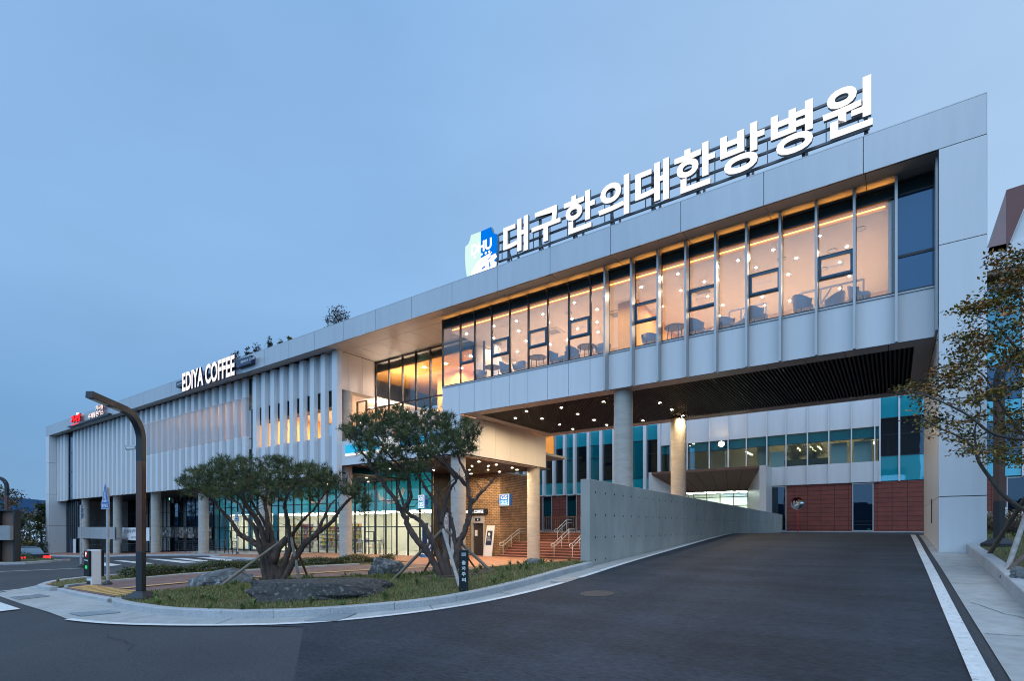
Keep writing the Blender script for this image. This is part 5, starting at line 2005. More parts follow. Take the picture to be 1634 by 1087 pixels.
# ------------------------------------------------------------------ street lamps
def sweep(mb, path, w, h, side, mat):
    """square tube along a path lying in one vertical plane; side = the horizontal axis across it"""
    side = Vector(side).normalized()
    rows = []
    for i, p in enumerate(path):
        a, b = Vector(path[max(i - 1, 0)]), Vector(path[min(i + 1, len(path) - 1)])
        d = (b - a).normalized()
        n_ = side.cross(d).normalized()
        p = Vector(p)
        rows.append([p - side * w / 2 - n_ * h / 2, p + side * w / 2 - n_ * h / 2, p + side * w / 2 + n_ * h / 2, p - side * w / 2 + n_ * h / 2])
    for r0, r1 in zip(rows, rows[1:]):
        for j in range(4):
            mb.face((r0[j], r0[(j + 1) % 4], r1[(j + 1) % 4], r1[j]), mat)
    mb.face(list(reversed(rows[0])), mat)
    mb.face(rows[-1], mat)
    return mb
def street_lamp(x, y, z, label, arm, ang0, h=4.85, reach=1.75, w=.17):
    t = thing('street_lamp', label, 'street lamp', (x, y, z))
    d = Vector((math.cos(arm), math.sin(arm), 0))
    s = Vector((-d.y, d.x, 0))
    def sq(z0, z1, hw0, hw1, mat):
        mb = MB()
        P = []
        for zz, hw in ((z0, hw0), (z1, hw1)):
            for a, b in ((-1, -1), (1, -1), (1, 1), (-1, 1)):
                q = Vector((x, y, zz)) + d * hw * a + s * hw * b
                P.append(tuple(q))
        k = len(mb.v)
        mb.v += P
        mi = mb._m(mat)
        for q in ((0, 3, 2, 1), (4, 5, 6, 7), (0, 1, 5, 4), (1, 2, 6, 5), (2, 3, 7, 6), (3, 0, 4, 7)):
            mb.f.append(tuple(k + i for i in q))
            mb.mi.append(mi)
        return mb
    m = sq(z - .06, z + .06, .26, .26, 'lamp_black')
    k = sq(z + .06, z + .20, .255, .10, 'lamp_black')
    n0 = len(m.v)
    m.v += k.v
    m.f += [tuple(i + n0 for i in f) for f in k.f]
    m.mi += k.mi
    m.build('base', t, bevel=.008)
    sq(z + .20, z + 1.14, w / 2, w / 2, 'lamp_black').build('lower_post', t, bevel=.008)
    sq(z + 1.141, z + h - 1.12, w / 2 - .001, w / 2 - .001, 'lamp_brown').build('brown_post', t, bevel=.008)
    m = MB()
    rad = .62
    P = [Vector((x, y, z + h - 1.119)), Vector((x, y, z + h - .9))]
    c = Vector((x, y, z + h - rad)) + d * rad
    for a in lin(0, 84, 12):
        P.append(c - d * rad * math.cos(R(a)) + EZ * rad * math.sin(R(a)))
    last = P[-1]
    P.append(last + d * (reach - rad) + EZ * .10)
    sweep(m, P, w, w * .92, s, 'lamp_black')
    m.build('arm', t)
    m = MB()
    tip = P[-1]
    e = last + (tip - last) * .25
    f = last + (tip - last) * .82
    nn_ = (tip - last).normalized().cross(s).normalized()
    if nn_.z > 0:
        nn_ = -nn_
    for a, b in ((.08, .36), (.52, .9)):
        p, q = last + (tip - last) * a, last + (tip - last) * b
        m.obox((p + q) / 2 + nn_ * (w * .46 + .006), (q - p) / 2, s * .05, nn_ * .008, 'sign_white')
    m.build('lamp_lens', t)
    return t
lx, ly = onG(225, 957, .10)
lamp_h = zY(215, 655, ly) - (G(lx, ly) + .1)
lamp_d = lx * FW[0] + ly * FW[1]
tip = at(141, 647, lamp_d - 1.5)
lamp_h = H + (843 - 661) * lamp_d / F - (G(lx, ly) + .1)
street_lamp(lx, ly, G(lx, ly) + .10, 'tall black and brown curved street lamp at the near corner of the lawn', math.atan2(tip.y - ly, tip.x - lx), 0, h=lamp_h, reach=1.55, w=.15)
rx_, ry_ = 2.22, 18.45
street_lamp(rx_, ry_, G(rx_, ry_) + .24, 'black and brown street lamp behind the leafy tree on the right', R(40), 0)
llx, lly = at(11, 843, 33).xy
street_lamp(llx, lly, G(llx, lly) + .1, 'far black and brown street lamp at the left edge beside the gate pillar', R(215), 0, h=5.1, reach=2.2)
cz = G(lx, ly) + .1
t = thing('security_camera', 'white bullet security camera on the near street lamp post', 'camera', (lx, ly, cz + 3.6))
dv = Vector((-RT[0], -RT[1], 0)) * .9 + Vector((FW[0], FW[1], 0)) * -.25
dv.normalize()
pc = Vector((lx, ly, cz + 3.62))
m = MB().tube([pc + dv * .08, pc + dv * .14, pc + dv * .15 + EZ * -.02], .016, 8, 'sign_white')
m.build('bracket', t)
m = MB().tube([pc + dv * .12 - EZ * .03, pc + dv * .29 - EZ * .05], .042, 14, 'sign_white')
m.obox(pc + dv * .21 + EZ * .008, dv * .11, dv.cross(EZ) * .05, EZ * .006, 'sign_white')
m.tube([pc + dv * .29 - EZ * .05, pc + dv * .305 - EZ * .051], .039, 14, 'sign_black')
m.build('camera_body', t, smooth=False)

# ------------------------------------------------------------------ ticket machine
px_, py_ = onG(150, 934, .1)
zb = G(px_, py_) + .1
t = thing('ticket_machine', 'white and black parking ticket machine with red P screen on the left verge', 'ticket machine', (px_, py_, zb))
vd = Vector((-px_, -py_, 0)).normalized()
u = (vd * .72 + Vector((*RT, 0)) * .62)
u = Vector((u.x, u.y, 0)).normalized()
u2 = Vector((-u.y, u.x, 0))
if u2.dot(Vector(RT + (0,))) > 0:
    u2 = -u2
c0 = Vector((px_, py_, zb))
m = MB()
hw, hd, hh = .20, .15, 1.16
m.obox(c0 + EZ * (hh / 2), u * .16, u2 * hd, EZ * hh / 2, 'machine_white')
m.build('body', t, bevel=.03)
m = MB()
m.obox(c0 + EZ * .72 + u2 * (hd + .035), u * .17, u2 * .034, EZ * .42, 'machine_black')
m.obox(c0 + EZ * .72 - u2 * (hd + .035), u * .17, u2 * .034, EZ * .44, 'machine_black')
m.build('front_panel', t, bevel=.01)
m = MB()
of = c0 + u2 * (hd + .071)
uu = -u if (-u).dot(Vector(RT + (0,))) > 0 else u
m.obox(of + EZ * 1.02, uu * .055, u2 * .003, EZ * .09, 'red_dim_glow')
m.obox(of + EZ * .60, uu * .06, u2 * .003, EZ * .05, 'green_glow')
nn_ = uu.cross(EZ)
write(m, 'P', of + EZ * .95 - uu * .035 + u2 * .004, uu, EZ, .07, .14, .004, 'gs_white_glow', .05)
write(m, 'Parking', of + EZ * .79 - uu * .12 + u2 * .002, uu, EZ, .24, .06, .004, 'sign_white', .01)
m.build('display', t)
m = MB().obox(c0 + EZ * .09 + u2 * (hd + .005), u * .12, u2 * .004, EZ * .06, 'sign_black')
m.build('foot_slot', t)

# ------------------------------------------------------------------ pedestrian crossing signs
def crossing_sign(x, y, z, label, yaw, back=False, h=3.3, base=True):
    t = thing('crossing_sign', label, 'road sign', (x, y, z))
    MB().tube([(x, y, z - .05), (x, y, z + h - .12)], .048, 12, 'galvanised').build('pole', t, smooth=False)
    MB().tube([(x, y, z - .02), (x, y, z + .05), (x, y, z + .10), (x, y, z + .15)], [.15, .14, .09, .05], 14, 'sign_black').build('foot', t)
    n_ = Vector((math.cos(yaw), math.sin(yaw), 0))
    uu = Vector((-n_.y, n_.x, 0))
    o_ = Vector((x, y, z + h - .82)) + n_ * .06
    m = MB()
    tri = [(-.34, 0), (.34, 0), (.36, .22), (.30, .26), (.02, .84), (-.02, .84), (-.30, .26), (-.36, .22)]
    m.prism(tri, o_, uu, EZ, n_ * .012, 'grey_back')
    m.build('plate', t)
    f = MB()
    tri2 = [(x_ * .97, y_) for x_, y_ in tri]
    q = lambda a, b, k: tuple(o_ + uu * a + EZ * b + n_ * (.0125 + k * .002))
    f.face([q(a * .985, b * .99 + .003, .3) for a, b in tri], 'sign_white')
    f.face([q(a * .93, .015 + b * .955, 1) for a, b in tri], 'sign_blue')
    f.face([q(a, b, 2) for a, b in ((-.25, .235), (-.21, .235), (-.05, .60), (-.055, .60))][::1], 'sign_white')
    for k_ in range(4):
        a = -.2 + k_ * .11
        f.face([q(a, .235, 2), q(a + .07, .235, 2), q(a + .06, .30, 2), q(a + .015, .30, 2)], 'sign_white')
    # walking figure
    for pts_ in ([(-.02, .60), (.03, .60), (.035, .66), (-.015, .66)], [(-.04, .44), (.03, .44), (.03, .585), (-.02, .585)], [(-.04, .45), (-.0, .45), (-.06, .31), (-.10, .31)], [(.0, .45), (.03, .45), (.09, .31), (.05, .31)], [(.02, .57), (.035, .54), (.10, .47), (.085, .46)]):
        f.face([q(a, b, 3) for a, b in pts_], 'sign_white')
    write(f, '횡단보도', q(-.26, .05, 2), uu, EZ, .52, .13, .002, 'sign_white', .02)
    f.build('sign_face', t)
    if back:
        mb = MB()
        for zz in (.25, .55):
            mb.obox(o_ + EZ * zz - n_ * .02, uu * .2, n_ * .018, EZ * .02, 'galvanised')
        mb.build('bracket', t)
    return t
def facing(x, y, deg):
    v = Vector((-x, -y, 0)).normalized()
    return math.atan2(v.y, v.x) + R(deg)
x, y = onG(172, 934, .1)
crossing_sign(x, y, G(x, y) + .1, 'blue pedestrian crossing sign on a grey pole beside the ticket machine', facing(x, y, -72))
x, y = onG(129, 905, .05)
crossing_sign(x, y, G(x, y) + .05, 'pedestrian crossing sign seen from its grey back across the road', facing(x, y, 108), True)
x, y = onG(379, 884.5, .1)
crossing_sign(x, y, G(x, y) + .1, 'small blue pedestrian crossing sign behind the left pine near the railing', facing(x, y, -66))

# ------------------------------------------------------------------ exit bollard with vertical writing
x, y = onG(740, 945, .1)
zb = G(x, y) + .08
t = thing('info_bollard', 'black square bollard with white vertical Korean writing at the kerb', 'bollard', (x, y, zb))
vd = Vector((-x, -y, 0)).normalized()
sd = Vector((-vd.y, vd.x, 0))
hb_ = .87
m = MB().obox(Vector((x, y, zb + hb_ / 2)), vd * .085, sd * .095, EZ * hb_ / 2, 'machine_black')
m.build('post', t, bevel=.006)
m = MB()
rt_ = -sd if (-sd).dot(Vector(RT + (0,))) > 0 else sd
o_ = Vector((x, y, zb)) + vd * .0865
m.obox(o_ + EZ * .78, rt_ * .045, vd * .002, EZ * .035, 'grey_back')
for i, ch in enumerate('출차주의'):
    write(m, ch, o_ + EZ * (.575 - i * .115) - rt_ * .04, rt_, EZ, .08, .08, .003, 'sign_white', .012)
m.build('lettering', t)

pbr('cover_iron', (.060, .052, .046), .7, var=.4, scale=25, bump=.6, bscale=60)
# ------------------------------------------------------------------ drain grates and a manhole
def grate(q, label, bars):
    g_ = [onG(*p) for p in q]
    zs = max(G(*p) for p in g_) + .014
    t = MB()
    zq = lambda p, o: (p[0], p[1], G(*p) + o)
    t.face([zq(p, .019) for p in g_], 'void')
    A_, B_, C_, D_ = [Vector(zq(p, .026)) for p in g_]
    for i in range(bars + 1):
        f = i / bars
        t.bar(A_.lerp(B_, f), D_.lerp(C_, f), .07, .012, 'grate_iron')
    for f in (0, .5, 1):
        t.bar(A_.lerp(D_, f) + EZ * .003, B_.lerp(C_, f) + EZ * .003, .045, .012, 'grate_iron')
    tag(t.build('drain_grate'), label, 'drain grate', 'iron drain grates in the gutter')
grate([(488, 994.5), (535, 993.8), (566, 982), (524, 982.6)], 'iron drain grate in the gutter in front of the dark flat rock', 9)
grate([(113, 981), (130, 985.5), (190, 980), (172, 977.3)], 'iron drain grate in the gutter below the near street lamp', 6)
grate([(18, 955), (32, 958.5), (78, 953.5), (64, 950.5)], 'iron drain grate in the gutter at the left tip of the island', 6)
grate([(880, 931), (898, 931.5), (927, 924), (912, 923.6)], 'iron drain grate in the gutter nearest the concrete wall', 6)
x, y = onG(953, 949)
m = sheet([(x + .33 * math.cos(a), y + .33 * math.sin(a)) for a in lin(0, 6.283 * 23 / 24, 23)], .018, .12, mat='cover_iron', skirt=.01)
tag(m.build('manhole_cover'), 'round dark manhole cover in the asphalt ramp', 'manhole')

# ------------------------------------------------------------------ railings by the left columns, white fence on the right
def railing(name, label, pts, h, mat, nb):
    t = thing(name, label, 'railing', (*pts[0], G(*pts[0])))
    mb = MB()
    P = densify(pts, 1.5, False)
    for i, p in enumerate(P):
        z = G(*p) + .1
        MB().tube([(*p, z), (*p, z + h)], .025, 6, mat).build('post', t)
    for k in range(nb):
        dz = h - k * (h - .12) / max(1, nb - 1) * .9
        mb.tube([(*p, G(*p) + .1 + dz) for p in P], .03 if k == 0 else .014, 6, mat)
    mb.build('rail', t)
railing('steel_railing', 'dark steel railing with thin bars in front of the left columns', [(-38.8, 20.0), (-43.0, 21.2), (-52.0, 21.6)], .98, 'dark_frame', 6)
railing('steel_railing', 'lower dark steel railing running down to the far left columns', [(-53.5, 21.4), (-64, 20.6), (-70, 20.4)], .95, 'dark_frame', 5)
t = thing('picket_fence', 'white picket fence beyond the right lawn', 'fence', (6, 34, 1.4))
for x in lin(3.2, 11, 7):
    MB().box(x - .06, x + .06, 33.94, 34.06, .8, 2.72, 'fence_white').build('post', t)
m = MB()
for x in lin(3.3, 10.9, 62):
    m.box(x - .022, x + .022, 33.98, 34.02, 1.0, 2.5 + .05 * math.sin(x * 4), 'fence_white')
for z in (1.3, 2.2):
    m.box(3.2, 11, 34.02, 34.05, z, z + .07, 'fence_white')
m.build('pickets', t)

# ------------------------------------------------------------------ rocks
from mathutils import noise as mnoise
def rock(label, c, size, mat, seed, flat=.0, rz=0., cut=None, sharp=.35, kind='boulder', boxy=0.):
    bm = bmesh.new()
    bmesh.ops.create_icosphere(bm, subdivisions=6, radius=1)
    rot = Matrix.Rotation(rz, 3, 'Z')
    off = Vector((seed * 7.3, seed * 3.1, seed * 1.7))
    for v in bm.verts:
        p = v.co.copy()
        k = 1 + sharp * mnoise.noise(p * 1.1 + off) + .18 * mnoise.noise(p * 2.6 + off) + .09 * mnoise.noise(p * 6 + off) + .035 * mnoise.noise(p * 15 + off)
        # facets: pull towards random planes
        if boxy:                                        # slab: push the ball out towards a box
            mxx = max(abs(p.x), abs(p.y), abs(p.z))
            p = p.lerp(p / mxx * .86, boxy)
        q = p * k
        for j in range(7):
            nrm_ = Vector((math.sin(seed + j * 2.4), math.cos(seed * 1.7 + j * 1.9), math.sin(j * 1.3 + seed * .6) * .8)).normalized()
            dd = q.dot(nrm_) - .74
            if dd > 0:
                q -= nrm_ * dd * .75
        if flat and q.z > flat:
            q.z = flat + (q.z - flat) * .15
        v.co = rot @ Vector((q.x * size[0], q.y * size[1], q.z * size[2]))
    me = bpy.data.meshes.new(kind)
    bm.to_mesh(me)
    bm.free()
    me.materials.append(MATS[mat])
    for p in me.polygons:
        p.use_smooth = True
    o = bpy.data.objects.new(kind, me)
    COL.objects.link(o)
    o.location = c
    smooth_split(o, 32)
    return tag(o, label, 'rock')
def gz(x, y):
    return lawn_bump(x, y) + .10
p = at(512, 843, 11.4)
rock('large dark flat topped rock lying on the lawn in front of the left pine', (p.x, p.y, gz(p.x, p.y) + .02), (1.62, .85, .50), 'rock_dark', 4, .62, YAW - .05, sharp=.16, boxy=.62)
p = at(352, 843, 16.4)
rock('long low grey rock behind the left pine beside the brick path', (p.x, p.y, gz(p.x, p.y) + .02), (1.02, .45, .40), 'rock_grey', 5, .0, YAW + .1)
p = at(617, 843, 20.4)
rock('pointed grey boulder beside the brick path between the two pines', (p.x, p.y, gz(p.x, p.y) + .05), (.66, .5, .60), 'rock_grey', 8, .0, YAW + .4)
p = at(857, 843, 19.6)
rock('knobbly pale grey rock at the end of the lawn near the concrete wall', (p.x, p.y, gz(p.x, p.y) + .1), (.60, .45, .42), 'rock_grey', 11, .0, YAW, sharp=.7)
p = at(882, 843, 19.7)
rock('smaller grey stone touching the knobbly rock near the concrete wall', (p.x, p.y, gz(p.x, p.y) + .08), (.38, .3, .26), 'rock_grey', 14, .0, YAW, sharp=.6, kind='stone')
p = at(1632, 843, 8.6)
rock('small pale rock on the right lawn at the picture edge', (p.x, p.y, G(p.x, p.y) + .28), (.16, .14, .15), 'rock_grey', 17, .0, .4, kind='stone')
p = at(1578, 843, 21)
rock('pale rock at the foot of the portal pier on the right', (p.x, p.y, G(p.x, p.y) + .45), (.35, .35, .5), 'rock_grey', 19, .0, .4)

# ------------------------------------------------------------------ furniture behind the glass
random.seed(31)
def tub_chair(label, x, y, rz, z=FL):
    t = thing('tub_chair', label, 'chair', (0, 0, 0), 'chairs in the cafe windows')
    m = MB()
    n = 12
    for i in range(n):                                  # curved shell, open at the front
        a0, a1 = R(-20 + 220 * i / n), R(-20 + 220 * (i + 1) / n)
        def P(a, r, z_):
            return (r * math.cos(a), r * math.sin(a), z_)
        h0 = .62 + .22 * max(0, math.sin(a0))
        h1 = .62 + .22 * max(0, math.sin(a1))
        m.face((P(a0, .30, .38), P(a1, .30, .38), P(a1, .35, h1), P(a0, .35, h0)))
        m.face((P(a1, .24, .38), P(a0, .24, .38), P(a0, .29, h0), P(a1, .29, h1)))
        m.face((P(a0, .35, h0), P(a1, .35, h1), P(a1, .29, h1), P(a0, .29, h0)))
    m.build('backrest', t, 'chair_shell', smooth=False)
    m = MB().cyl(0, 0, .34, .46, .29, 16)
    m.build('seat', t, 'chair_shell')
    for a, b in ((1, 1), (-1, 1), (-1, -1), (1, -1)):
        MB().tube([(a * .15, b * .15, .36), (a * .24, b * .24, 0)], [.018, .012], 6).build('leg', t, 'chair_leg')
    t.location = (x, y, z)
    t.rotation_euler = (0, 0, rz)
    return t
def put_chair(proto, label, x, y, rz, z=FL):
    c = copy_tree(proto)
    c['label'] = label
    c.location = (x, y, z)
    c.rotation_euler = (0, 0, rz)
    return c
def cafe_table(label, x, y, z=FL):
    t = thing('cafe_table', label, 'table', (0, 0, 0), 'tables in the cafe windows')
    MB().tube([(0, 0, .70), (0, 0, .74)], .40, 24).build('tabletop', t, 'table_wood')
    for a in range(4):
        c, s = math.cos(a * 1.571 + .78), math.sin(a * 1.571 + .78)
        MB().tube([(.26 * c, .26 * s, .70), (.34 * c, .34 * s, 0)], [.02, .014], 6).build('leg', t, 'chair_leg')
    t.location = (x, y, z)
    return t
def on_floor(px, y):
    return xY(px, y), y
ch = [(1282, 20.5, 2.2, 'tub chair behind the cafe glass in the fourth pane from the right'), (1372, 20.5, 1.2, 'tub chair beside the last lit cafe pane on the right'), (1330, 21.0, -2.0, 'tub chair seen from behind under the EDIYA vent nearest the right'),
      (1211, 20.5, 1.9, 'tub chair in the fifth cafe pane from the right'), (1180, 21.1, -.6, 'tub chair turned to the glass left of the frame partition'), (1157, 20.5, .6, 'low tub chair at the left edge of the sixth cafe pane from the right'),
      (1112, 20.5, 2.4, 'tub chair in front of the yellow lit cafe wall'), (1037, 20.5, .5, 'pale tub chair in the pane right of the first mullion fin'), (1124, 21.5, -.4, 'second tub chair in front of the yellow lit cafe wall, further inside'),
      (962, 20.5, .4, 'tub chair in the last slim mullion pane left of the first mullion fin'), (915, 20.5, 2.6, 'tub chair right of the third EDIYA vent on the left'), (902, 20.5, -.8, 'tub chair left of the third EDIYA vent on the left'),
      (888, 20.5, 2.0, 'high backed tub chair below the air unit in the cafe'), (829, 20.5, .2, 'tub chair left of the second round table in the cafe'), (808, 20.5, 2.2, 'tub chair under the second EDIYA vent on the left'), (766, 20.5, .8, 'low tub chair at the left end of the cafe')]
proto = None
for px, y, rz, lab in ch:
    x, y = on_floor(px, y)
    if proto is None:
        proto = tub_chair(lab, x, y, rz)
    else:
        put_chair(proto, lab, x, y, rz)
for px, y, lab in ((1077, 20.5, 'dark round table left of the yellow lit cafe wall'), (858, 20.5, 'round table in the fifth cafe pane from the left'), (936, 20.5, 'round table below the third EDIYA vent on the left'), (786, 20.5, 'round table below the first EDIYA vent on the left')):
    x, y = on_floor(px, y)
    cafe_table(lab, x, y)
for x0, x1, y, lab in ((xY(1277, 22.6), xY(1378, 22.6), 22.6, 'grey tube frame partition at the right of the cafe'), (xY(1164, 22.8), xY(1222, 22.8), 22.8, 'grey tube frame partition in the middle of the cafe')):
    t = thing('frame_partition', lab, 'partition', ((x0 + x1) / 2, y, FL))
    m = MB()
    for x in lin(x0, x1, 3):
        m.box(x - .03, x + .03, y - .03, y + .03, FL, FL + 1.75, 'chair_shell')
    for z in (FL + 1.1, FL + 1.75):
        m.box(x0, x1, y - .029, y + .029, z - .03, z + .03, 'chair_shell')
    m.bar((x0, y, FL + .1), ((x0 + x1) / 2, y, FL + 1.7), .05, .05, 'chair_shell')
    m.build('frame', t)

# shop interior
for i_, c_ in enumerate(((.75, .55, .06), (.62, .08, .06), (.12, .35, .12), (.75, .75, .72), (.08, .12, .35), (.45, .22, .08))):
    pbr('goods_%s' % ('yellow', 'red', 'green', 'white', 'blue', 'brown')[i_], c_, .5)
GM = ['goods_yellow', 'goods_red', 'goods_green', 'goods_white', 'goods_blue', 'goods_brown']
random.seed(41)
sh_pos = [(-46.6, 'shelf of packaged goods at the left end of the shop'), (-42.6, 'shelf of goods right of the second teal panel'), (-40.6, 'shelf of goods behind the left pine trunk'), (-38.6, 'shelf of yellow goods just right of the left pine trunk'),
          (-36.8, 'shelf of goods in the middle of the shop glazing'), (-35.0, 'shelf of goods left of the shop partition'), (-33.9, 'narrow shelf against the shop partition')]
for i, (x, lab) in enumerate(sh_pos):
    y = 26.9 + (i % 2) * .5
    w = .92 if i < 6 else .45
    t = thing('shop_shelf', lab, 'shelf', (x, y, zg), 'shelves in the ground floor shop')
    m = MB()
    m.box(x - w, x + w, y + .3, y + .33, zg, 2.25, 'machine_white')
    m.box(x - w - .03, x - w, y, y + .33, zg, 2.25, 'machine_white')
    m.box(x + w, x + w + .03, y, y + .33, zg, 2.25, 'machine_white')
    g_ = MB()
    main = [random.choice(GM) for _ in range(2)] + (['goods_yellow'] * 2 if i in (3, 4) else [])
    for z in lin(zg + .15, 1.9, 6)[:-1] + [1.85]:
        m.box(x - w, x + w, y, y + .30, z - .02, z, 'machine_white')
        q = x - w + .03
        while q < x + w - .12:
            gw, gh = random.uniform(.07, .16), random.uniform(.12, .26)
            g_.box(q, q + gw, y + .04, y + .22, z, z + gh, random.choice(main + GM[:4]))
            q += gw + random.uniform(.005, .05)
    m.build('rack', t)
    o = g_.build('goods', t)
    o['kind'] = 'stuff'
for x, y, lab in ((-32.2, 26.3, 'small white stool at the shop window between the shelves and the round column'), (-30.6, 26.3, 'white stool at the shop window left of the blue glass'), (-31.4, 26.3, 'white stool under the window table in the shop'), (-33.3, 26.4, 'white stool at the end of the shop window table')):
    t = thing('bar_stool', lab, 'stool', (x, y, zg), 'stools along the shop window')
    MB().box(x - .18, x + .18, y - .18, y + .18, .58, .62, 'machine_white').build('seat', t)
    MB().box(x - .18, x + .18, y + .15, y + .18, .62, .95, 'machine_white').build('backrest', t)
    for a, b in ((1, 1), (-1, 1), (-1, -1), (1, -1)):
        MB().tube([(x + a * .15, y + b * .15, .58), (x + a * .18, y + b * .18, zg)], .012, 6, 'dark_frame').build('leg', t)
t = thing('window_table', 'long narrow dark table along the shop window', 'table', (-32, 26, zg))
MB().box(-34, -30.2, 25.8, 26.1, .80, .84, 'dark_frame').build('tabletop', t)
for x in (-33.9, -32.1, -30.3):
    MB().box(x - .02, x + .02, 25.9, 25.95, zg, .8, 'dark_frame').build('leg', t)
t = thing('service_machine', 'blue and white service machine inside the shop beside the entrance', 'machine', (-26.4, 27.4, zg))
MB().box(-26.8, -26.0, 27.2, 27.7, zg, 1.05, 'goods_blue').build('cabinet', t)
MB().box(-26.8, -26.0, 27.19, 27.7, 1.06, 1.75, 'machine_white').build('display', t)
t = thing('exit_sign', 'green lit exit sign inside the dark left lobby', 'sign', (xY(271, 27), 27, 4.1))
x = xY(271, 27)
MB().box(x - .18, x + .18, 26.98, 27.02, zY(271, 798, 27), zY(271, 791, 27), 'exit_glow').build('panel', t)
x = xY(675, 24.8)
t = thing('exit_sign', 'white and green lit exit sign hanging inside the orange balcony bay', 'sign', (x, 24.8, 10))
MB().box(x - .16, x + .16, 24.78, 24.8, zY(675, 590, 24.8), zY(675, 584, 24.8), 'exit_glow').build('panel', t)

# ------------------------------------------------------------------ dark saloon car, brake lights on
cx_, cy_ = at(40, 843, 38).xy
cz_ = min(G(cx_, cy_), H - 38 * 31 / F - 1.42)
K = thing('parked_car', 'dark saloon car with red tail lights lit beyond the left hedge', 'car', (0, 0, 0))
def loft(secs, mat, parent, name, smooth=True):
    """cross-sections (x along the car, outline y-z) joined into one closed skin"""
    m = MB()
    k = m._m(mat)
    n = len(secs[0][1])
    for x, o_ in secs:
        m.v += [(x, y, z) for y, z in o_]
    for i in range(len(secs) - 1):
        for j in range(n):
            m.f.append((i * n + j, i * n + (j + 1) % n, (i + 1) * n + (j + 1) % n, (i + 1) * n + j))
            m.mi.append(k)
    m.f.append(tuple(reversed(range(n))))
    m.f.append(tuple(range((len(secs) - 1) * n, len(secs) * n)))
    m.mi += [k, k]
    o = m.build(name, parent, smooth=smooth)
    return smooth_split(o, 45)
def sec(w, z0, z1, r=.12):
    return [(-w + .06, z0), (w - .06, z0), (w, z0 + r), (w, z1 - r), (w - r, z1), (-w + r, z1), (-w, z1 - r), (-w, z0 + r)]
loft([(-2.35, sec(.74, .35, .86)), (-2.28, sec(.86, .25, .98)), (-1.7, sec(.91, .2, 1.0)), (-.2, sec(.92, .2, .95)), (1.1, sec(.91, .2, .90)), (2.0, sec(.88, .22, .78)), (2.35, sec(.72, .28, .62))], 'car_paint', K, 'body')
loft([(-1.85, [(-.70, .97), (.70, .97), (.66, .99), (-.66, .99)]), (-1.05, [(-.76, .96), (.76, .96), (.58, 1.40), (-.58, 1.40)]), (-.2, [(-.78, .95), (.78, .95), (.60, 1.45), (-.60, 1.45)]), (.5, [(-.78, .94), (.78, .94), (.58, 1.39), (-.58, 1.39)]), (1.25, [(-.74, .90), (.74, .90), (.70, .92), (-.70, .92)])], 'car_glass', K, 'cabin')
loft([(-1.0, [(-.58, 1.405), (.58, 1.405), (.50, 1.43), (-.50, 1.43)]), (-.2, [(-.61, 1.452), (.61, 1.452), (.52, 1.48), (-.52, 1.48)]), (.48, [(-.58, 1.395), (.58, 1.395), (.5, 1.42), (-.5, 1.42)])], 'car_paint', K, 'roof')
for s in (-1, 1):
    MB().box(-2.372, -2.25, s * .46 if s > 0 else -.84, .84 if s > 0 else -.46, .72, .86, 'tail_glow').build('tail_light', K)
    for x in (-1.4, 1.4):
        w = MB().tube([(x, s * .74, .33), (x, s * .93, .33)], .33, 22, 'rubber').build('wheel', K)
        MB().tube([(x, s * .931, .33), (x, s * .945, .33)], [.22, .20], 16, 'galvanised').build('rim', w)
    MB().box(.75, .95, min(s * .92, s * 1.08), max(s * .92, s * 1.08), .92, 1.06, 'car_paint').build('mirror', K)
MB().box(-2.40, -2.36, -.27, .27, .50, .62, 'machine_white').build('number_plate', K)
K.location = (cx_, cy_, cz_)
vd = math.atan2(cy_, cx_)
K.rotation_euler = (0, 0, vd + R(12))

# ------------------------------------------------------------------ gate pillar, white arched hall at the far left
p = at(14, 843, 31)
gzb = G(p.x, p.y) + .1
t = thing('gate_pillar', 'dark gate pillar frame with a grey metal box at the left edge', 'gate pillar', (p.x, p.y, gzb))
rt3, fw3 = Vector((*RT, 0)), Vector((*FW, 0))
c0 = Vector((p.x, p.y, 0))
m = MB()
zt2 = H + 31 * (843 - 816) / F
for a in (-.47, .47):
    m.obox(c0 + rt3 * a + EZ * (gzb + zt2) / 2, rt3 * .05, fw3 * .2, EZ * (zt2 - gzb) / 2, 'lamp_black')
m.obox(c0 + fw3 * .1 + EZ * (gzb + zt2) / 2, rt3 * .42, fw3 * .05, EZ * (zt2 - gzb) / 2, 'bronze_panel')
m.obox(c0 + EZ * (zt2 + .03), rt3 * .52, fw3 * .2, EZ * .03, 'lamp_black')
m.build('frame', t)
m = MB().obox(c0 - fw3 * .35 - rt3 * .4 + EZ * (H + 31 * (843 - 851) / F), rt3 * .9, fw3 * .12, EZ * (31 * 11.5 / F), 'grey_back')
m.build('metal_box', t, bevel=.02)

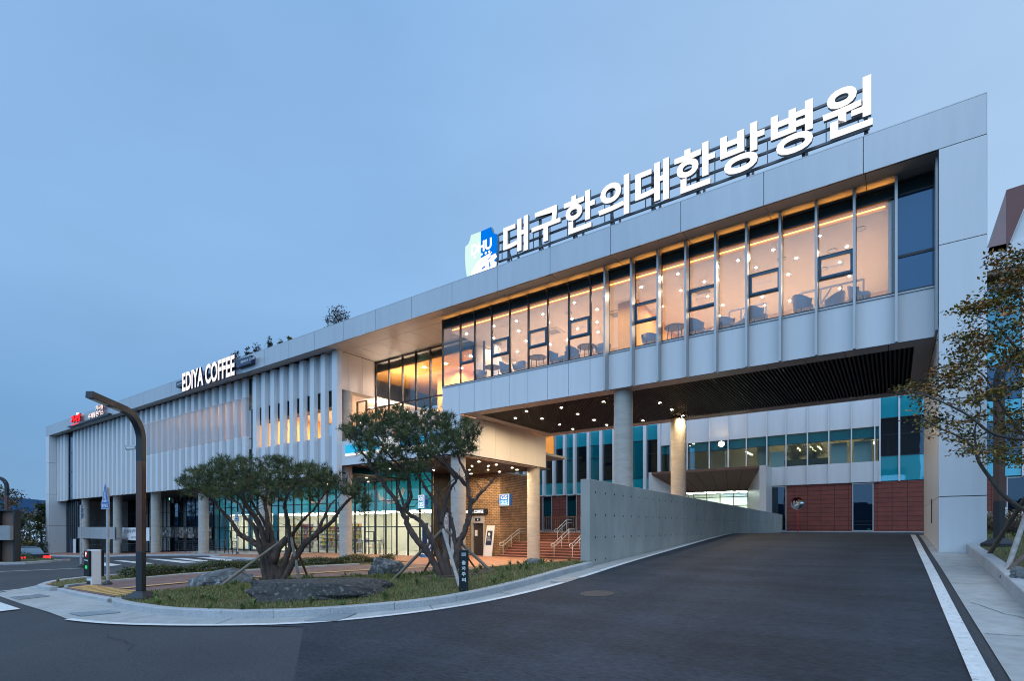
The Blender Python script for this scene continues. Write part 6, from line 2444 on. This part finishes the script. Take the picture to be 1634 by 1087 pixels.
t = thing('arched_hall', 'long white hall with a rounded ribbed roof and dark arch frames at the far left', 'building', (-100, 70, -3))
m = MB()
def hall(px, py, dep):
    return at(px, py, dep)
c0, c1 = at(-60, 843, 130), at(95, 843, 118)
ax = (c1 - c0).normalized()
bx_ = Vector((-ax.y, ax.x, 0))
if bx_.dot(fw3) < 0:
    bx_ = -bx_
hz0, hr = -6, 11.2
prof = [(0, 0), (0, 3.6)] + [(6.0 - 6.0 * math.cos(a), 3.6 + 5.9 * math.sin(a)) for a in lin(.15, 2.99, 14)] + [(12, 3.6), (12, 0)]
n = 30
L = (c1 - c0).length
for i in range(n):
    a, b = c0 + ax * (L * i / n), c0 + ax * (L * (i + 1) / n)
    for (d0, z0), (d1, z1) in zip(prof, prof[1:]):
        m.face([(q + bx_ * d) * 1 + Vector((0, 0, hz0 + z - (q.z if False else 0))) - Vector((0, 0, q.z)) for q, d, z in ((a, d0, z0), (b, d0, z0), (b, d1, z1), (a, d1, z1))], 'hall_white')
m.build('shell', t)
m = MB()
for i in (8, 16, 23, 27):
    a = c0 + ax * (L * i / n)
    for (d0, z0), (d1, z1) in zip(prof, prof[1:]):
        m.bar(a - EZ * a.z + bx_ * (d0 - .15) + EZ * (hz0 + z0), a - EZ * a.z + bx_ * (d1 - .15) + EZ * (hz0 + z1), .7, .3, 'grey_back')
m.build('arch_frame', t)

# ------------------------------------------------------------------ plants
def leaf_mesh(mb, c, n, spread, size, mats, flat=1., up=.3, aspect=.5, rnd=random):
    for _ in range(n):
        p = Vector((rnd.gauss(0, spread), rnd.gauss(0, spread), rnd.gauss(0, spread * flat))) + c
        a = Vector((rnd.gauss(0, 1), rnd.gauss(0, 1), rnd.gauss(0, .6))).normalized()
        b = a.cross(Vector((rnd.gauss(0, .5), rnd.gauss(0, .5), 1)))
        if b.length < .1:
            continue
        b = b.normalized() * size * aspect * .5
        s = size * rnd.uniform(.7, 1.3)
        mb.face((p, p + a * s * .5 + b, p + a * s, p + a * s * .5 - b), rnd.choice(mats))

pbr('needle_dark', (.036, .058, .020), .7, var=.25, scale=4)
pbr('needle_mid', (.074, .100, .028), .7, var=.25, scale=4)
pbr('needle_olive', (.110, .120, .034), .7, var=.25, scale=4)
pbr('needle_brown', (.11, .06, .028), .8, var=.25, scale=4)
pbr('leaf_green', (.105, .115, .024), .6, var=.3, scale=5)
pbr('leaf_olive', (.24, .18, .03), .6, var=.3, scale=5)
pbr('leaf_rust', (.30, .125, .024), .6, var=.3, scale=5)
pbr('leaf_dark', (.034, .050, .018), .7, var=.3, scale=5)
pbr('leaf_wine', (.105, .024, .028), .65, var=.3, scale=5)
pbr('hedge_leaf', (.050, .072, .016), .7, var=.3, scale=6)
pbr('hedge_leaf_pale', (.105, .120, .025), .7, var=.3, scale=6)

def wiggle(a, b, n, amp, rnd):
    out = [a]
    L = (b - a).length
    o = Vector((0, 0, 0))
    for i in range(1, n):
        t = i / n
        o = o * .6 + Vector((rnd.gauss(0, 1), rnd.gauss(0, 1), rnd.gauss(0, .7))) * amp * L
        out.append(a.lerp(b, t) + o * math.sin(math.pi * t))
    out.append(b)
    return out

def pine(label, base, d0, stems, crown, ntips, seed, dr, trunk_r, stub=None, needle_n=23, lo=None, name='pine_tree'):
    """multi-stemmed pine: traced stems with depth of their own, twigs grown to every needle tuft"""
    rnd = random.Random(seed)
    bx0 = at(base[0], base[1], d0)
    gzv = gz(bx0.x, bx0.y)
    t = thing(name, label, 'tree', (bx0.x, bx0.y, gzv))
    wood, needles = MB(), MB()
    nodes = []
    for st in stems:
        pts = []
        sd = st[0]
        for i, (px, py) in enumerate(st[1:]):
            f = i / (len(st) - 2)
            pts.append(at(px, py, d0 + sd * f * f))
        if st[1][1] > base[1] - 14:
            pts[0].z = gzv - .1
        # smooth and jitter
        fine = []
        for i in range(len(pts) - 1):
            p0, p1, p2, p3 = pts[max(i - 1, 0)], pts[i], pts[i + 1], pts[min(i + 2, len(pts) - 1)]
            for q in range(9):
                u = q / 9
                v = .5 * (2 * p1 + (p2 - p0) * u + (2 * p0 - 5 * p1 + 4 * p2 - p3) * u * u + (3 * p1 - p0 - 3 * p2 + p3) * u ** 3)
                fine.append(v + Vector((rnd.gauss(0, .010), rnd.gauss(0, .010), rnd.gauss(0, .006))))
        fine.append(pts[-1])
        rr0 = trunk_r if st[1][1] > base[1] - 14 else trunk_r * .62
        rad = [max(.016, rr0 * (1 - .86 * (i / (len(fine) - 1)) ** .8) * (1.25 if i == 0 and st[1][1] > base[1] - 14 else 1) * rnd.uniform(.92, 1.08)) for i in range(len(fine))]
        wood.tube(fine, rad, 11, 'bark', rough=.11)
        for i in range(len(fine) // 3, len(fine)):
            nodes.append((fine[i], rad[i]))
    if stub:
        pts = [at(px, py, d0 - .15) for px, py in stub]
        wood.tube([pts[0], pts[0].lerp(pts[1], .5), pts[1], pts[2]], [.14, .135, .12, .105], 10, 'bark')
    # tips
    tips = []
    cxp = sum(p[0] for p in crown) / len(crown)
    x0, x1 = min(p[0] for p in crown), max(p[0] for p in crown)
    y0, y1 = min(p[1] for p in crown), max(p[1] for p in crown)
    tries = 0
    pads = []
    while len(tips) < ntips and tries < ntips * 40:
        tries += 1
        px, py = rnd.uniform(x0, x1), rnd.uniform(y0, y1)
        if not inside(px, py, crown):
            continue
        f = abs(px - (x0 + x1) / 2) / ((x1 - x0) / 2)
        dd = rnd.uniform(-1, 1) * dr * math.sqrt(max(.03, 1 - f * f))
        # the crown is a shallow dome: nearer and farther tips sit lower
        k = 1 - (dd / dr) ** 2
        dens = .5 + .5 * math.sin(px * .11 + seed) * math.sin(py * .17 + dd * 2.2)
        up = 1 - (py - y0) / (y1 - y0)
        if rnd.random() > (.35 + .65 * up) * (.35 + .65 * dens):
            continue
        p = at(px, py, d0 + dd)
        tips.append(p)
    tips.sort(key=lambda p: min((p - n_[0]).length for n_ in nodes))
    for p in tips:
        best, bd = None, 1e9
        for q, r_ in nodes:
            v = p - q
            L = v.length
            c = L + max(0, -v.z) * 1.2
            if c < bd and L > .05:
                bd, best = c, (q, r_)
        q, r_ = best
        L = (p - q).length
        n_ = max(2, min(6, int(L / .12)))
        path = wiggle(q, p, n_, .05, rnd)
        r0 = min(r_ * .8, .010 + .022 * L)
        wood.tube(path, [max(.005, r0 * (1 - .7 * i / n_)) for i in range(n_ + 1)], 5, 'bark_grey', caps=False)
        for i in range(1, n_ + 1):
            nodes.append((path[i], max(.006, r0 * (1 - .7 * i / n_))))
        # needle tufts at and just behind the tip
        ax0 = (p - path[-2]).normalized()
        for k in range(3):
            ax_ = (ax0 * .5 + Vector((rnd.gauss(0, .55), rnd.gauss(0, .55), .65 + rnd.gauss(0, .3)))).normalized()
            c = p + Vector((rnd.gauss(0, .07), rnd.gauss(0, .07), rnd.gauss(0, .045)))
            mt = rnd.choices(['needle_dark', 'needle_mid', 'needle_olive', 'needle_brown'], [.34, .38, .25, .03])[0]
            for _ in range(needle_n):
                dirn = (ax_ * rnd.uniform(.2, 1.1) + Vector((rnd.gauss(0, .55), rnd.gauss(0, .55), rnd.gauss(0, .5)))).normalized()
                l_ = rnd.uniform(.08, .19)
                s = dirn.cross(Vector((rnd.random() - .5, rnd.random() - .5, rnd.random() - .5))).normalized() * .0065
                b = c + ax_ * rnd.uniform(-.05, .05)
                needles.face((b - s, b + s, b + dirn * l_), mt)
    for _ in range(ntips // 4):                         # bare inner twigs
        q, r_ = rnd.choice(nodes[:max(10, len(nodes) // 3)])
        L = rnd.uniform(.15, .5)
        p = q + Vector((rnd.gauss(0, 1), rnd.gauss(0, 1), rnd.gauss(.5, .7))).normalized() * L
        if p.z > gzv + 1.0:
            wood.tube(wiggle(q, p, 3, .1, rnd), [min(r_ * .6, .014), .010, .007, .004], 5, 'bark_grey', caps=False)
    wood.build('trunk', t, smooth=True)
    needles.build('crown', t)
    return t

def sc_(pts, x0, y0, k):
    return [(x0 + x / k, y0 + y / k) for x, y in pts]
c8 = lambda pts: sc_(pts, 270, 700, 4.182)
c7 = lambda pts: sc_(pts, 540, 640, 3.396)
pine('spreading umbrella shaped pine with dark cut limb on the left of the lawn', (446, 937), 16.0,
     [(-.8, *c8([(650, 985), (620, 760), (560, 690), (470, 640), (420, 560), (330, 460), (290, 400), (200, 360)])),
      (.9, *c8([(680, 990), (640, 700), (580, 540), (500, 420), (420, 350), (330, 300)])),
      (1.6, *c8([(690, 985), (690, 700), (660, 560), (640, 430), (650, 380), (680, 280)])),
      (-1.5, *c8([(720, 990), (780, 800), (810, 700), (790, 560), (770, 450), (790, 380), (860, 280)])),
      (.3, *c8([(745, 985), (880, 740), (980, 640), (1080, 560), (1160, 450), (1240, 380), (1290, 340)])),
      (-1.0, *c8([(810, 690), (820, 650), (880, 560), (960, 480), (1030, 380), (1100, 300)])),
      (1.2, *c8([(610, 720), (560, 580), (500, 520), (470, 440), (380, 400), (280, 380)])),
      (-1.6, *c8([(640, 740), (650, 600), (560, 440), (540, 380), (560, 270)])),
      (.8, *c8([(960, 660), (1000, 600), (1060, 470), (1090, 430), (1180, 330)])),
      (-.6, *c8([(740, 960), (700, 820), (640, 700), (600, 560), (520, 470), (440, 330)]))],
     [(279, 778), (287, 764), (306, 750), (332, 742), (350, 732), (378, 732), (402, 730), (420, 734), (440, 727), (462, 736), (484, 740), (510, 743), (534, 756), (552, 768), (575, 776), (590, 800), (586, 822), (574, 818), (562, 796), (540, 780), (505, 800), (470, 796), (436, 806), (405, 804), (368, 796), (335, 800), (300, 790)],
     640, 3, 2.3, .118, stub=c8([(690, 830), (725, 730), (790, 665)]))
pine('taller open crowned pine with leaning reddish stems beside the exit bollard', (716, 935), 13.3,
     [(-.7, *c7([(560, 1000), (490, 830), (400, 720), (340, 590), (290, 510), (220, 420), (180, 340), (120, 270), (80, 180)])),
      (.6, *c7([(590, 1000), (520, 780), (450, 660), (370, 600), (330, 480), (330, 380)])),
      (1.1, *c7([(600, 1000), (570, 750), (550, 640), (520, 540), (470, 470), (430, 400), (350, 310)])),
      (-1.1, *c7([(560, 660), (580, 550), (610, 470), (640, 420), (600, 350), (520, 260)])),
      (-.3, *c7([(620, 1000), (650, 790), (690, 690), (715, 590), (700, 460), (690, 390), (650, 290), (700, 180)])),
      (.4, *c7([(712, 570), (770, 500), (820, 450), (875, 395)])),
      (1.2, *c7([(640, 830), (610, 640), (560, 520), (460, 380), (420, 250)])),
      (-1.2, *c7([(345, 600), (390, 520), (370, 400), (280, 300), (200, 180)])),
      (.9, *c7([(700, 460), (620, 380), (560, 320), (480, 200)])),
      (.0, *c7([(640, 420), (560, 330), (450, 260), (330, 160)]))],
     [(547, 684), (556, 672), (575, 664), (598, 662), (616, 652), (640, 654), (664, 662), (690, 656), (714, 664), (742, 668), (762, 690), (758, 716), (742, 728), (716, 720), (690, 735), (664, 768), (640, 762), (612, 758), (590, 742), (566, 716)],
     450, 6, 1.7, .098, needle_n=26)
# a last low pad of needles on the right of the second pine comes from its own twig
def stake(label, foot, top, r, mat, zt_off=0.):
    a = Vector(foot)
    b = Vector(top)
    m = MB().tube([a - (b - a).normalized() * .15, a.lerp(b, .5) + Vector((0, 0, .008)), b], [r, r * .96, r * .9], 10, mat)
    return tag(m.build('tree_stake', smooth=False), label, 'stake')
def gp3(px, py, d):
    p = at(px, py, d)
    return (p.x, p.y, gz(p.x, p.y))
def ground_pt(px, py):
    x, y = onG(px, py, .1)
    return (x, y, gz(x, y))
top1 = at(464, 858, 15.9)
stake('brown wooden stake leaning from the left against the left pine', ground_pt(354, 938), at(458, 857, 15.85), .045, 'stake_wood')
stake('pale weathered stake propping the left pine from the front right', ground_pt(478, 932), at(464, 857, 15.75), .045, 'stake_pale')
stake('brown stake propping the left pine from behind on the right', ground_pt(491, 922), at(466, 859, 16.0), .042, 'stake_dark')
stake('grey brown stake leaning from the left against the right pine', ground_pt(629, 930), at(704, 848, 13.2), .042, 'stake_wood')
stake('pale speckled stake propping the right pine beside the black bollard', ground_pt(733, 938), at(707, 846, 13.0), .042, 'stake_pale')
stake('long grey brown stake leaning from the right against the right pine', ground_pt(782, 916), at(711, 846, 13.4), .042, 'stake_wood')
stake('short dark stake behind the right pine on its right', ground_pt(759, 908), at(728, 866, 13.9), .038, 'stake_dark')
stake('dark stake end behind the right pine on its left', ground_pt(676, 914), at(690, 890, 14.0), .038, 'stake_dark')

# hedges
def hedge(label, path, w, h, n, seed, off=.1):
    rnd = random.Random(seed)
    m = MB()
    seg = densify(path, .25, False)
    for _ in range(n):
        i = rnd.randrange(len(seg) - 1)
        p = Vector(seg[i]).lerp(Vector(seg[i + 1]), rnd.random())
        d = (Vector(seg[i + 1]) - Vector(seg[i])).normalized()
        s = rnd.uniform(-1, 1)
        top = h * (.82 + .18 * math.sin(p.x * 3.1 + p.y * 2.3) + .10 * math.sin(p.x * 7 + 1) + rnd.uniform(-.06, .1)) * (1 - .25 * s * s)
        z = rnd.uniform(.0, 1) ** .6 * top
        q = Vector((p.x - d.y * s * w / 2, p.y + d.x * s * w / 2, G(p.x, p.y) + off + z))
        leaf_mesh(m, q, 2, .03, .07, ['hedge_leaf', 'hedge_leaf', 'hedge_leaf_pale', 'leaf_dark'], aspect=.6, rnd=rnd)
    t = thing('hedge', label, 'hedge', (*path[0], G(*path[0]) + off))
    m.build('foliage', t)
    s_ = MB()
    for k in range(0, len(seg), 2):
        p = seg[k]
        for j in range(2):
            q = (p[0] + rnd.uniform(-.15, .15), p[1] + rnd.uniform(-.15, .15))
            s_.tube([(*q, G(*q) + off - .05), (q[0] + rnd.uniform(-.08, .08), q[1] + rnd.uniform(-.08, .08), G(*q) + off + h * .8)], [.012, .006], 5, 'bark_grey')
    s_.build('stem', t)
hedge('long low clipped hedge behind the brick path and the two pines', [(-23.6, 7.9), (-24.5, 10.0), (-24.3, 13.2), (-23.5, 17.0), (-22.5, 20.3)], .75, .42, 11000, 2)
hedge('short clipped hedge on the verge at the left edge across the road', [onG(-40, 899), onG(0, 897.5), onG(30, 896.5), onG(54, 894)], 1.0, .55, 4000, 4)

# leafy tree on the right, its trunk just outside the picture
def leafy(name, label, cat, trunk, radii, limbs, blobs, mats, leaf, per, seed, spread=.16, flat=.35, barkm='bark_grey', twig=.012):
    rnd = random.Random(seed)
    t = thing(name, label, cat, trunk[0])
    w, l = MB(), MB()
    w.tube(trunk, radii, 10, barkm)
    nodes = [(Vector(p), radii[-1]) for p in trunk[len(trunk) // 2:]]
    for lb, r0 in limbs:
        lb = [Vector(p) for p in lb]
        fine = []
        for i in range(len(lb) - 1):
            p0, p1, p2, p3 = lb[max(i - 1, 0)], lb[i], lb[i + 1], lb[min(i + 2, len(lb) - 1)]
            for q in range(4):
                u = q / 4
                fine.append(.5 * (2 * p1 + (p2 - p0) * u + (2 * p0 - 5 * p1 + 4 * p2 - p3) * u * u + (3 * p1 - p0 - 3 * p2 + p3) * u ** 3))
        fine.append(lb[-1])
        rad = [max(.006, r0 * (1 - .85 * i / (len(fine) - 1))) for i in range(len(fine))]
        w.tube(fine, rad, 7, barkm)
        nodes += [(p, r) for p, r in zip(fine[2:], rad[2:])]
    blobs = [Vector(b) for b in blobs]
    blobs.sort(key=lambda p: min((p - n_[0]).length for n_ in nodes))
    for p in blobs:
        q, r_ = min(nodes, key=lambda n_: (p - n_[0]).length + max(0, n_[0].z - p.z) * .8)
        L = (p - q).length
        k = max(2, min(6, int(L / .15)))
        path = wiggle(q, p, k, .05, rnd)
        r0 = min(r_ * .8, .006 + twig * L)
        w.tube(path, [max(.003, r0 * (1 - .75 * i / k)) for i in range(k + 1)], 4, barkm, caps=False)
        nodes += [(path[i], max(.004, r0 * (1 - .75 * i / k))) for i in range(1, k + 1)]
        m_ = [rnd.choice(mats), rnd.choice(mats), rnd.choice(mats)]
        leaf_mesh(l, p, per, spread, leaf, m_, flat, aspect=.55, rnd=rnd)
        leaf_mesh(l, path[-2], per // 3, spread * .6, leaf, m_, flat, aspect=.55, rnd=rnd)
    w.build('trunk', t, smooth=True)
    l.build('crown', t)
    return t
rnd = random.Random(77)
dR = 10.4
tb = at(1668, 843, dR)
tz = G(tb.x, tb.y) + .22
tt = at(1662, 770, dR)
trunk = [(tb.x, tb.y, tz - .1), (tb.x + .02, tb.y, tz + .5), (tt.x, tt.y, tt.z), tuple(at(1668, 690, dR)), tuple(at(1662, 600, dR + .1)), tuple(at(1650, 500, dR))]
limbs = [([at(1664, 790, dR), at(1634, 812, dR - .1), at(1617, 803, dR - .2), at(1597, 786, dR - .3), at(1579, 762, dR - .35), at(1563, 739, dR - .4), at(1553, 715, dR - .5), at(1532, 698, dR - .6), at(1500, 684, dR - .7), at(1470, 668, dR - .8)], .055),
         ([at(1664, 720, dR), at(1630, 690, dR + .2), at(1600, 650, dR + .3), at(1570, 600, dR + .4), at(1530, 575, dR + .5)], .04),
         ([at(1664, 700, dR), at(1620, 700, dR - .5), at(1580, 690, dR - .7), at(1540, 660, dR - .9), at(1480, 632, dR - 1.), at(1440, 622, dR - 1.)], .04),
         ([at(1662, 600, dR), at(1625, 560, dR), at(1590, 520, dR), at(1560, 505, dR)], .035),
         ([at(1655, 530, dR), at(1630, 480, dR + .3), at(1600, 440, dR + .4), at(1580, 415, dR + .4)], .03),
         ([at(1563, 739, dR - .4), at(1555, 690, dR - .4), at(1565, 650, dR - .3), at(1550, 620, dR - .2)], .022),
         ([at(1662, 650, dR), at(1720, 600, dR), at(1780, 560, dR)], .04), ([at(1664, 700, dR), at(1640, 600, dR + 1.2), at(1660, 520, dR + 1.6)], .04)]
poly = [(1634, 385), (1606, 396), (1580, 408), (1592, 440), (1566, 478), (1542, 482), (1538, 500), (1556, 520), (1514, 540), (1534, 570), (1482, 602), (1434, 622), (1472, 640), (1446, 660), (1486, 690), (1524, 700), (1548, 736), (1562, 732), (1600, 742), (1640, 760), (1760, 740), (1800, 600), (1740, 440), (1680, 380)]
blobs = []
while len(blobs) < 640:
    px, py = rnd.uniform(1434, 1800), rnd.uniform(385, 760)
    if not inside(px, py, poly):
        continue
    dens = .5 + .5 * math.sin(px * .05 + 1) * math.sin(py * .075 + .6)
    e = 1.0
    if py > 640 and px < 1600:
        e = .55
    if rnd.random() > (.3 + .7 * dens) * e:
        continue
    blobs.append(at(px, py, dR + rnd.uniform(-1.3, 1.5) * min(1, .35 + (px - 1434) / 200)))
leafy('maple_tree', 'small leaved tree turning rust and olive in front of the pier on the right', 'tree', trunk, [.13, .11, .10, .085, .07, .05], limbs, blobs, ['leaf_green', 'leaf_olive', 'leaf_olive', 'leaf_rust', 'leaf_rust', 'leaf_dark'], .080, 24, 7, .125, .28)
def rg(px, py):
    x, y = onG(px, py, .22)
    return (x, y, G(x, y) + .2)
stake('dark wooden stake leaning right in front of the right street lamp', rg(1577, 886), at(1640, 790, dR), .045, 'stake_dark')
stake('pale weathered stake on the right lawn', rg(1607, 909), at(1645, 800, dR - .3), .045, 'stake_pale')
stake('lower dark stake at the right edge of the picture', rg(1606, 914), at(1668, 856, dR - .3), .045, 'stake_dark')

def shrub(name, label, c, r, h, mats, leaf, n, seed, cat='shrub'):
    rnd = random.Random(seed)
    t = thing(name, label, cat, c)
    w, l = MB(), MB()
    c = Vector(c)
    for i in range(n):
        a = rnd.uniform(0, 6.28)
        rr = r * math.sqrt(rnd.random())
        p = c + Vector((rr * math.cos(a), rr * math.sin(a), h * (.25 + .75 * rnd.random()) * (1 - .45 * (rr / r) ** 2)))
        w.tube(wiggle(c + Vector((rnd.gauss(0, r * .1), rnd.gauss(0, r * .1), -.05)), p, 3, .05, rnd), [.012, .010, .007, .004], 4, 'bark_grey', caps=False)
        leaf_mesh(l, p, 14, r * .13, leaf, mats, .7, aspect=.55, rnd=rnd)
    w.build('stem', t)
    l.build('foliage', t)
    return t
for i, (px, dep, lab) in enumerate(((1592, 20, 'rust brown shrub behind the right street lamp'), (1612, 19, 'rust brown shrub right of the right street lamp'), (1630, 18, 'rust brown shrub at the right picture edge'))):
    p = at(px, 843, dep)
    shrub('garden_shrub', lab, (p.x, p.y, G(p.x, p.y) + .2), .6, .85, ['leaf_rust', 'leaf_olive', 'leaf_wine', 'leaf_dark'], .06, 90, 50 + i)
# roof garden seen over the parapet
for i, (px, py0, py1, wpx, mats, lab) in enumerate(((541, 517, 486, 46, ['leaf_wine', 'leaf_dark', 'leaf_wine'], 'large dark red shrub on the roof, nearest the shield sign'), (377, 574, 558, 24, ['leaf_wine', 'leaf_dark'], 'dark red roof shrub above the EDIYA letters'), (396, 565, 551, 14, ['leaf_wine', 'leaf_dark'], 'thin dark red roof plant second right of the EDIYA letters'),
                                               (410, 561, 547, 20, ['leaf_wine', 'leaf_dark'], 'dark red roof shrub right of the EDIYA end plate'), (430, 552, 534, 10, ['leaf_green', 'leaf_dark'], 'slender green roof plant left of the small green shrub'), (449, 547, 539, 12, ['leaf_green', 'leaf_olive'], 'small round green roof shrub'), (462, 543, 531, 11, ['leaf_green', 'leaf_olive'], 'upright green roof plant right of the small green shrub'))):
    Yp = 20.3
    x = xY(px, Yp)
    dep = x * FW[0] + Yp * FW[1]
    k = dep / F
    zt3 = zY(px, py1, Yp)
    w_ = wpx * k * .5
    shrub('roof_shrub', lab, (x, Yp, 12.95), w_ * .85, zt3 - 12.95, mats, .11, int(60 + w_ * 90), 60 + i)

# trees on the far left, bushes in the rear block
def far_tree(label, px, dep, top_py, half, n, mats, seed, leaf=.28, name='tree', conical=True):
    rnd = random.Random(seed)
    p = at(px, 843, dep)
    zb = -2.2
    zt_t = H + (843 - top_py) * dep / F
    trunk = [(p.x, p.y, zb - .5), (p.x + .1, p.y, zb + (zt_t - zb) * .5), (p.x, p.y, zt_t - .2)]
    bl = []
    for _ in range(n):
        f = rnd.random() ** .8
        z = zb + .6 + (zt_t - zb - .6) * f
        rr = half * (max(.08, (1 - f)) if conical else math.sqrt(max(.05, 1 - (2 * f - 1) ** 2))) * math.sqrt(rnd.random())
        a = rnd.uniform(0, 6.28)
        bl.append((p.x + rr * math.cos(a), p.y + rr * math.sin(a), z))
    return leafy(name, label, 'tree', trunk, [.16, .10, .03], [], bl, mats, leaf, 16, seed, .28, .5)
GD = ['leaf_dark', 'leaf_dark', 'needle_mid', 'leaf_green']
far_tree('pointed dark conifer left of the end wall beyond the car', 66, 62, 806, 2.6, 130, GD, 90, name='conifer')
far_tree('bushy green tree behind the car at the far left', 47, 66, 822, 2.6, 110, GD, 91, conical=False)
far_tree('rounded dark tree right of the gate pillar', 31, 60, 830, 1.8, 80, GD, 92, conical=False)
far_tree('loose crowned tree behind the far street lamp', 12, 55, 782, 2.4, 90, ['leaf_dark', 'leaf_olive', 'leaf_wine'], 93, conical=False)
far_tree('dark tree at the left picture edge behind the gate pillar', -14, 58, 775, 3.0, 120, GD, 94, conical=False)
for px, w_, lab in ((1270, 1.15, 'round bushy plant in the left half of the dark planter upstairs in the rear block'), (1297, 1.3, 'round bushy plant in the right half of the dark planter upstairs in the rear block')):
    x = xY(px, YR + 1.3)
    shrub('potted_plant', lab, (x, YR + 1.3, 6.9), w_ * .62, 1.75, ['leaf_dark', 'leaf_dark', 'leaf_olive'], .10, 120, int(px), 'plant')
t = tag(MB().box(xY(1250, YR + 1), xY(1322, YR + 1), YR + 1.0, YR + 1.6, 6.40, 7.0, 'planter_dark').build('planter_box', bevel=.02), 'long dark planter box upstairs behind the rear glass', 'planter')
x = xY(899, 43.5)
t = thing('potted_plant', 'spiky potted plant beside the dark window at the top of the stairs', 'plant', (x, 43.5, PL))
MB().cyl(x, 43.5, PL, PL + .55, .24, 16, 'planter_dark', .30).build('pot', t)
m = MB()
rnd = random.Random(4)
for i in range(26):
    a = rnd.uniform(0, 6.28)
    d = Vector((math.cos(a), math.sin(a), 0))
    e = Vector((-d.y, d.x, 0)) * .03
    b = Vector((x, 43.5, PL + .5))
    m.face((b - e, b + e, b + d * .25 + EZ * .45 + e, b + d * .25 + EZ * .45 - e), 'leaf_dark')
    m.face((b + d * .25 + EZ * .45 - e, b + d * .25 + EZ * .45 + e, b + d * .6 + EZ * rnd.uniform(.35, .7)), 'leaf_green')
m.build('foliage', t)
bpy.context.view_layer.update()
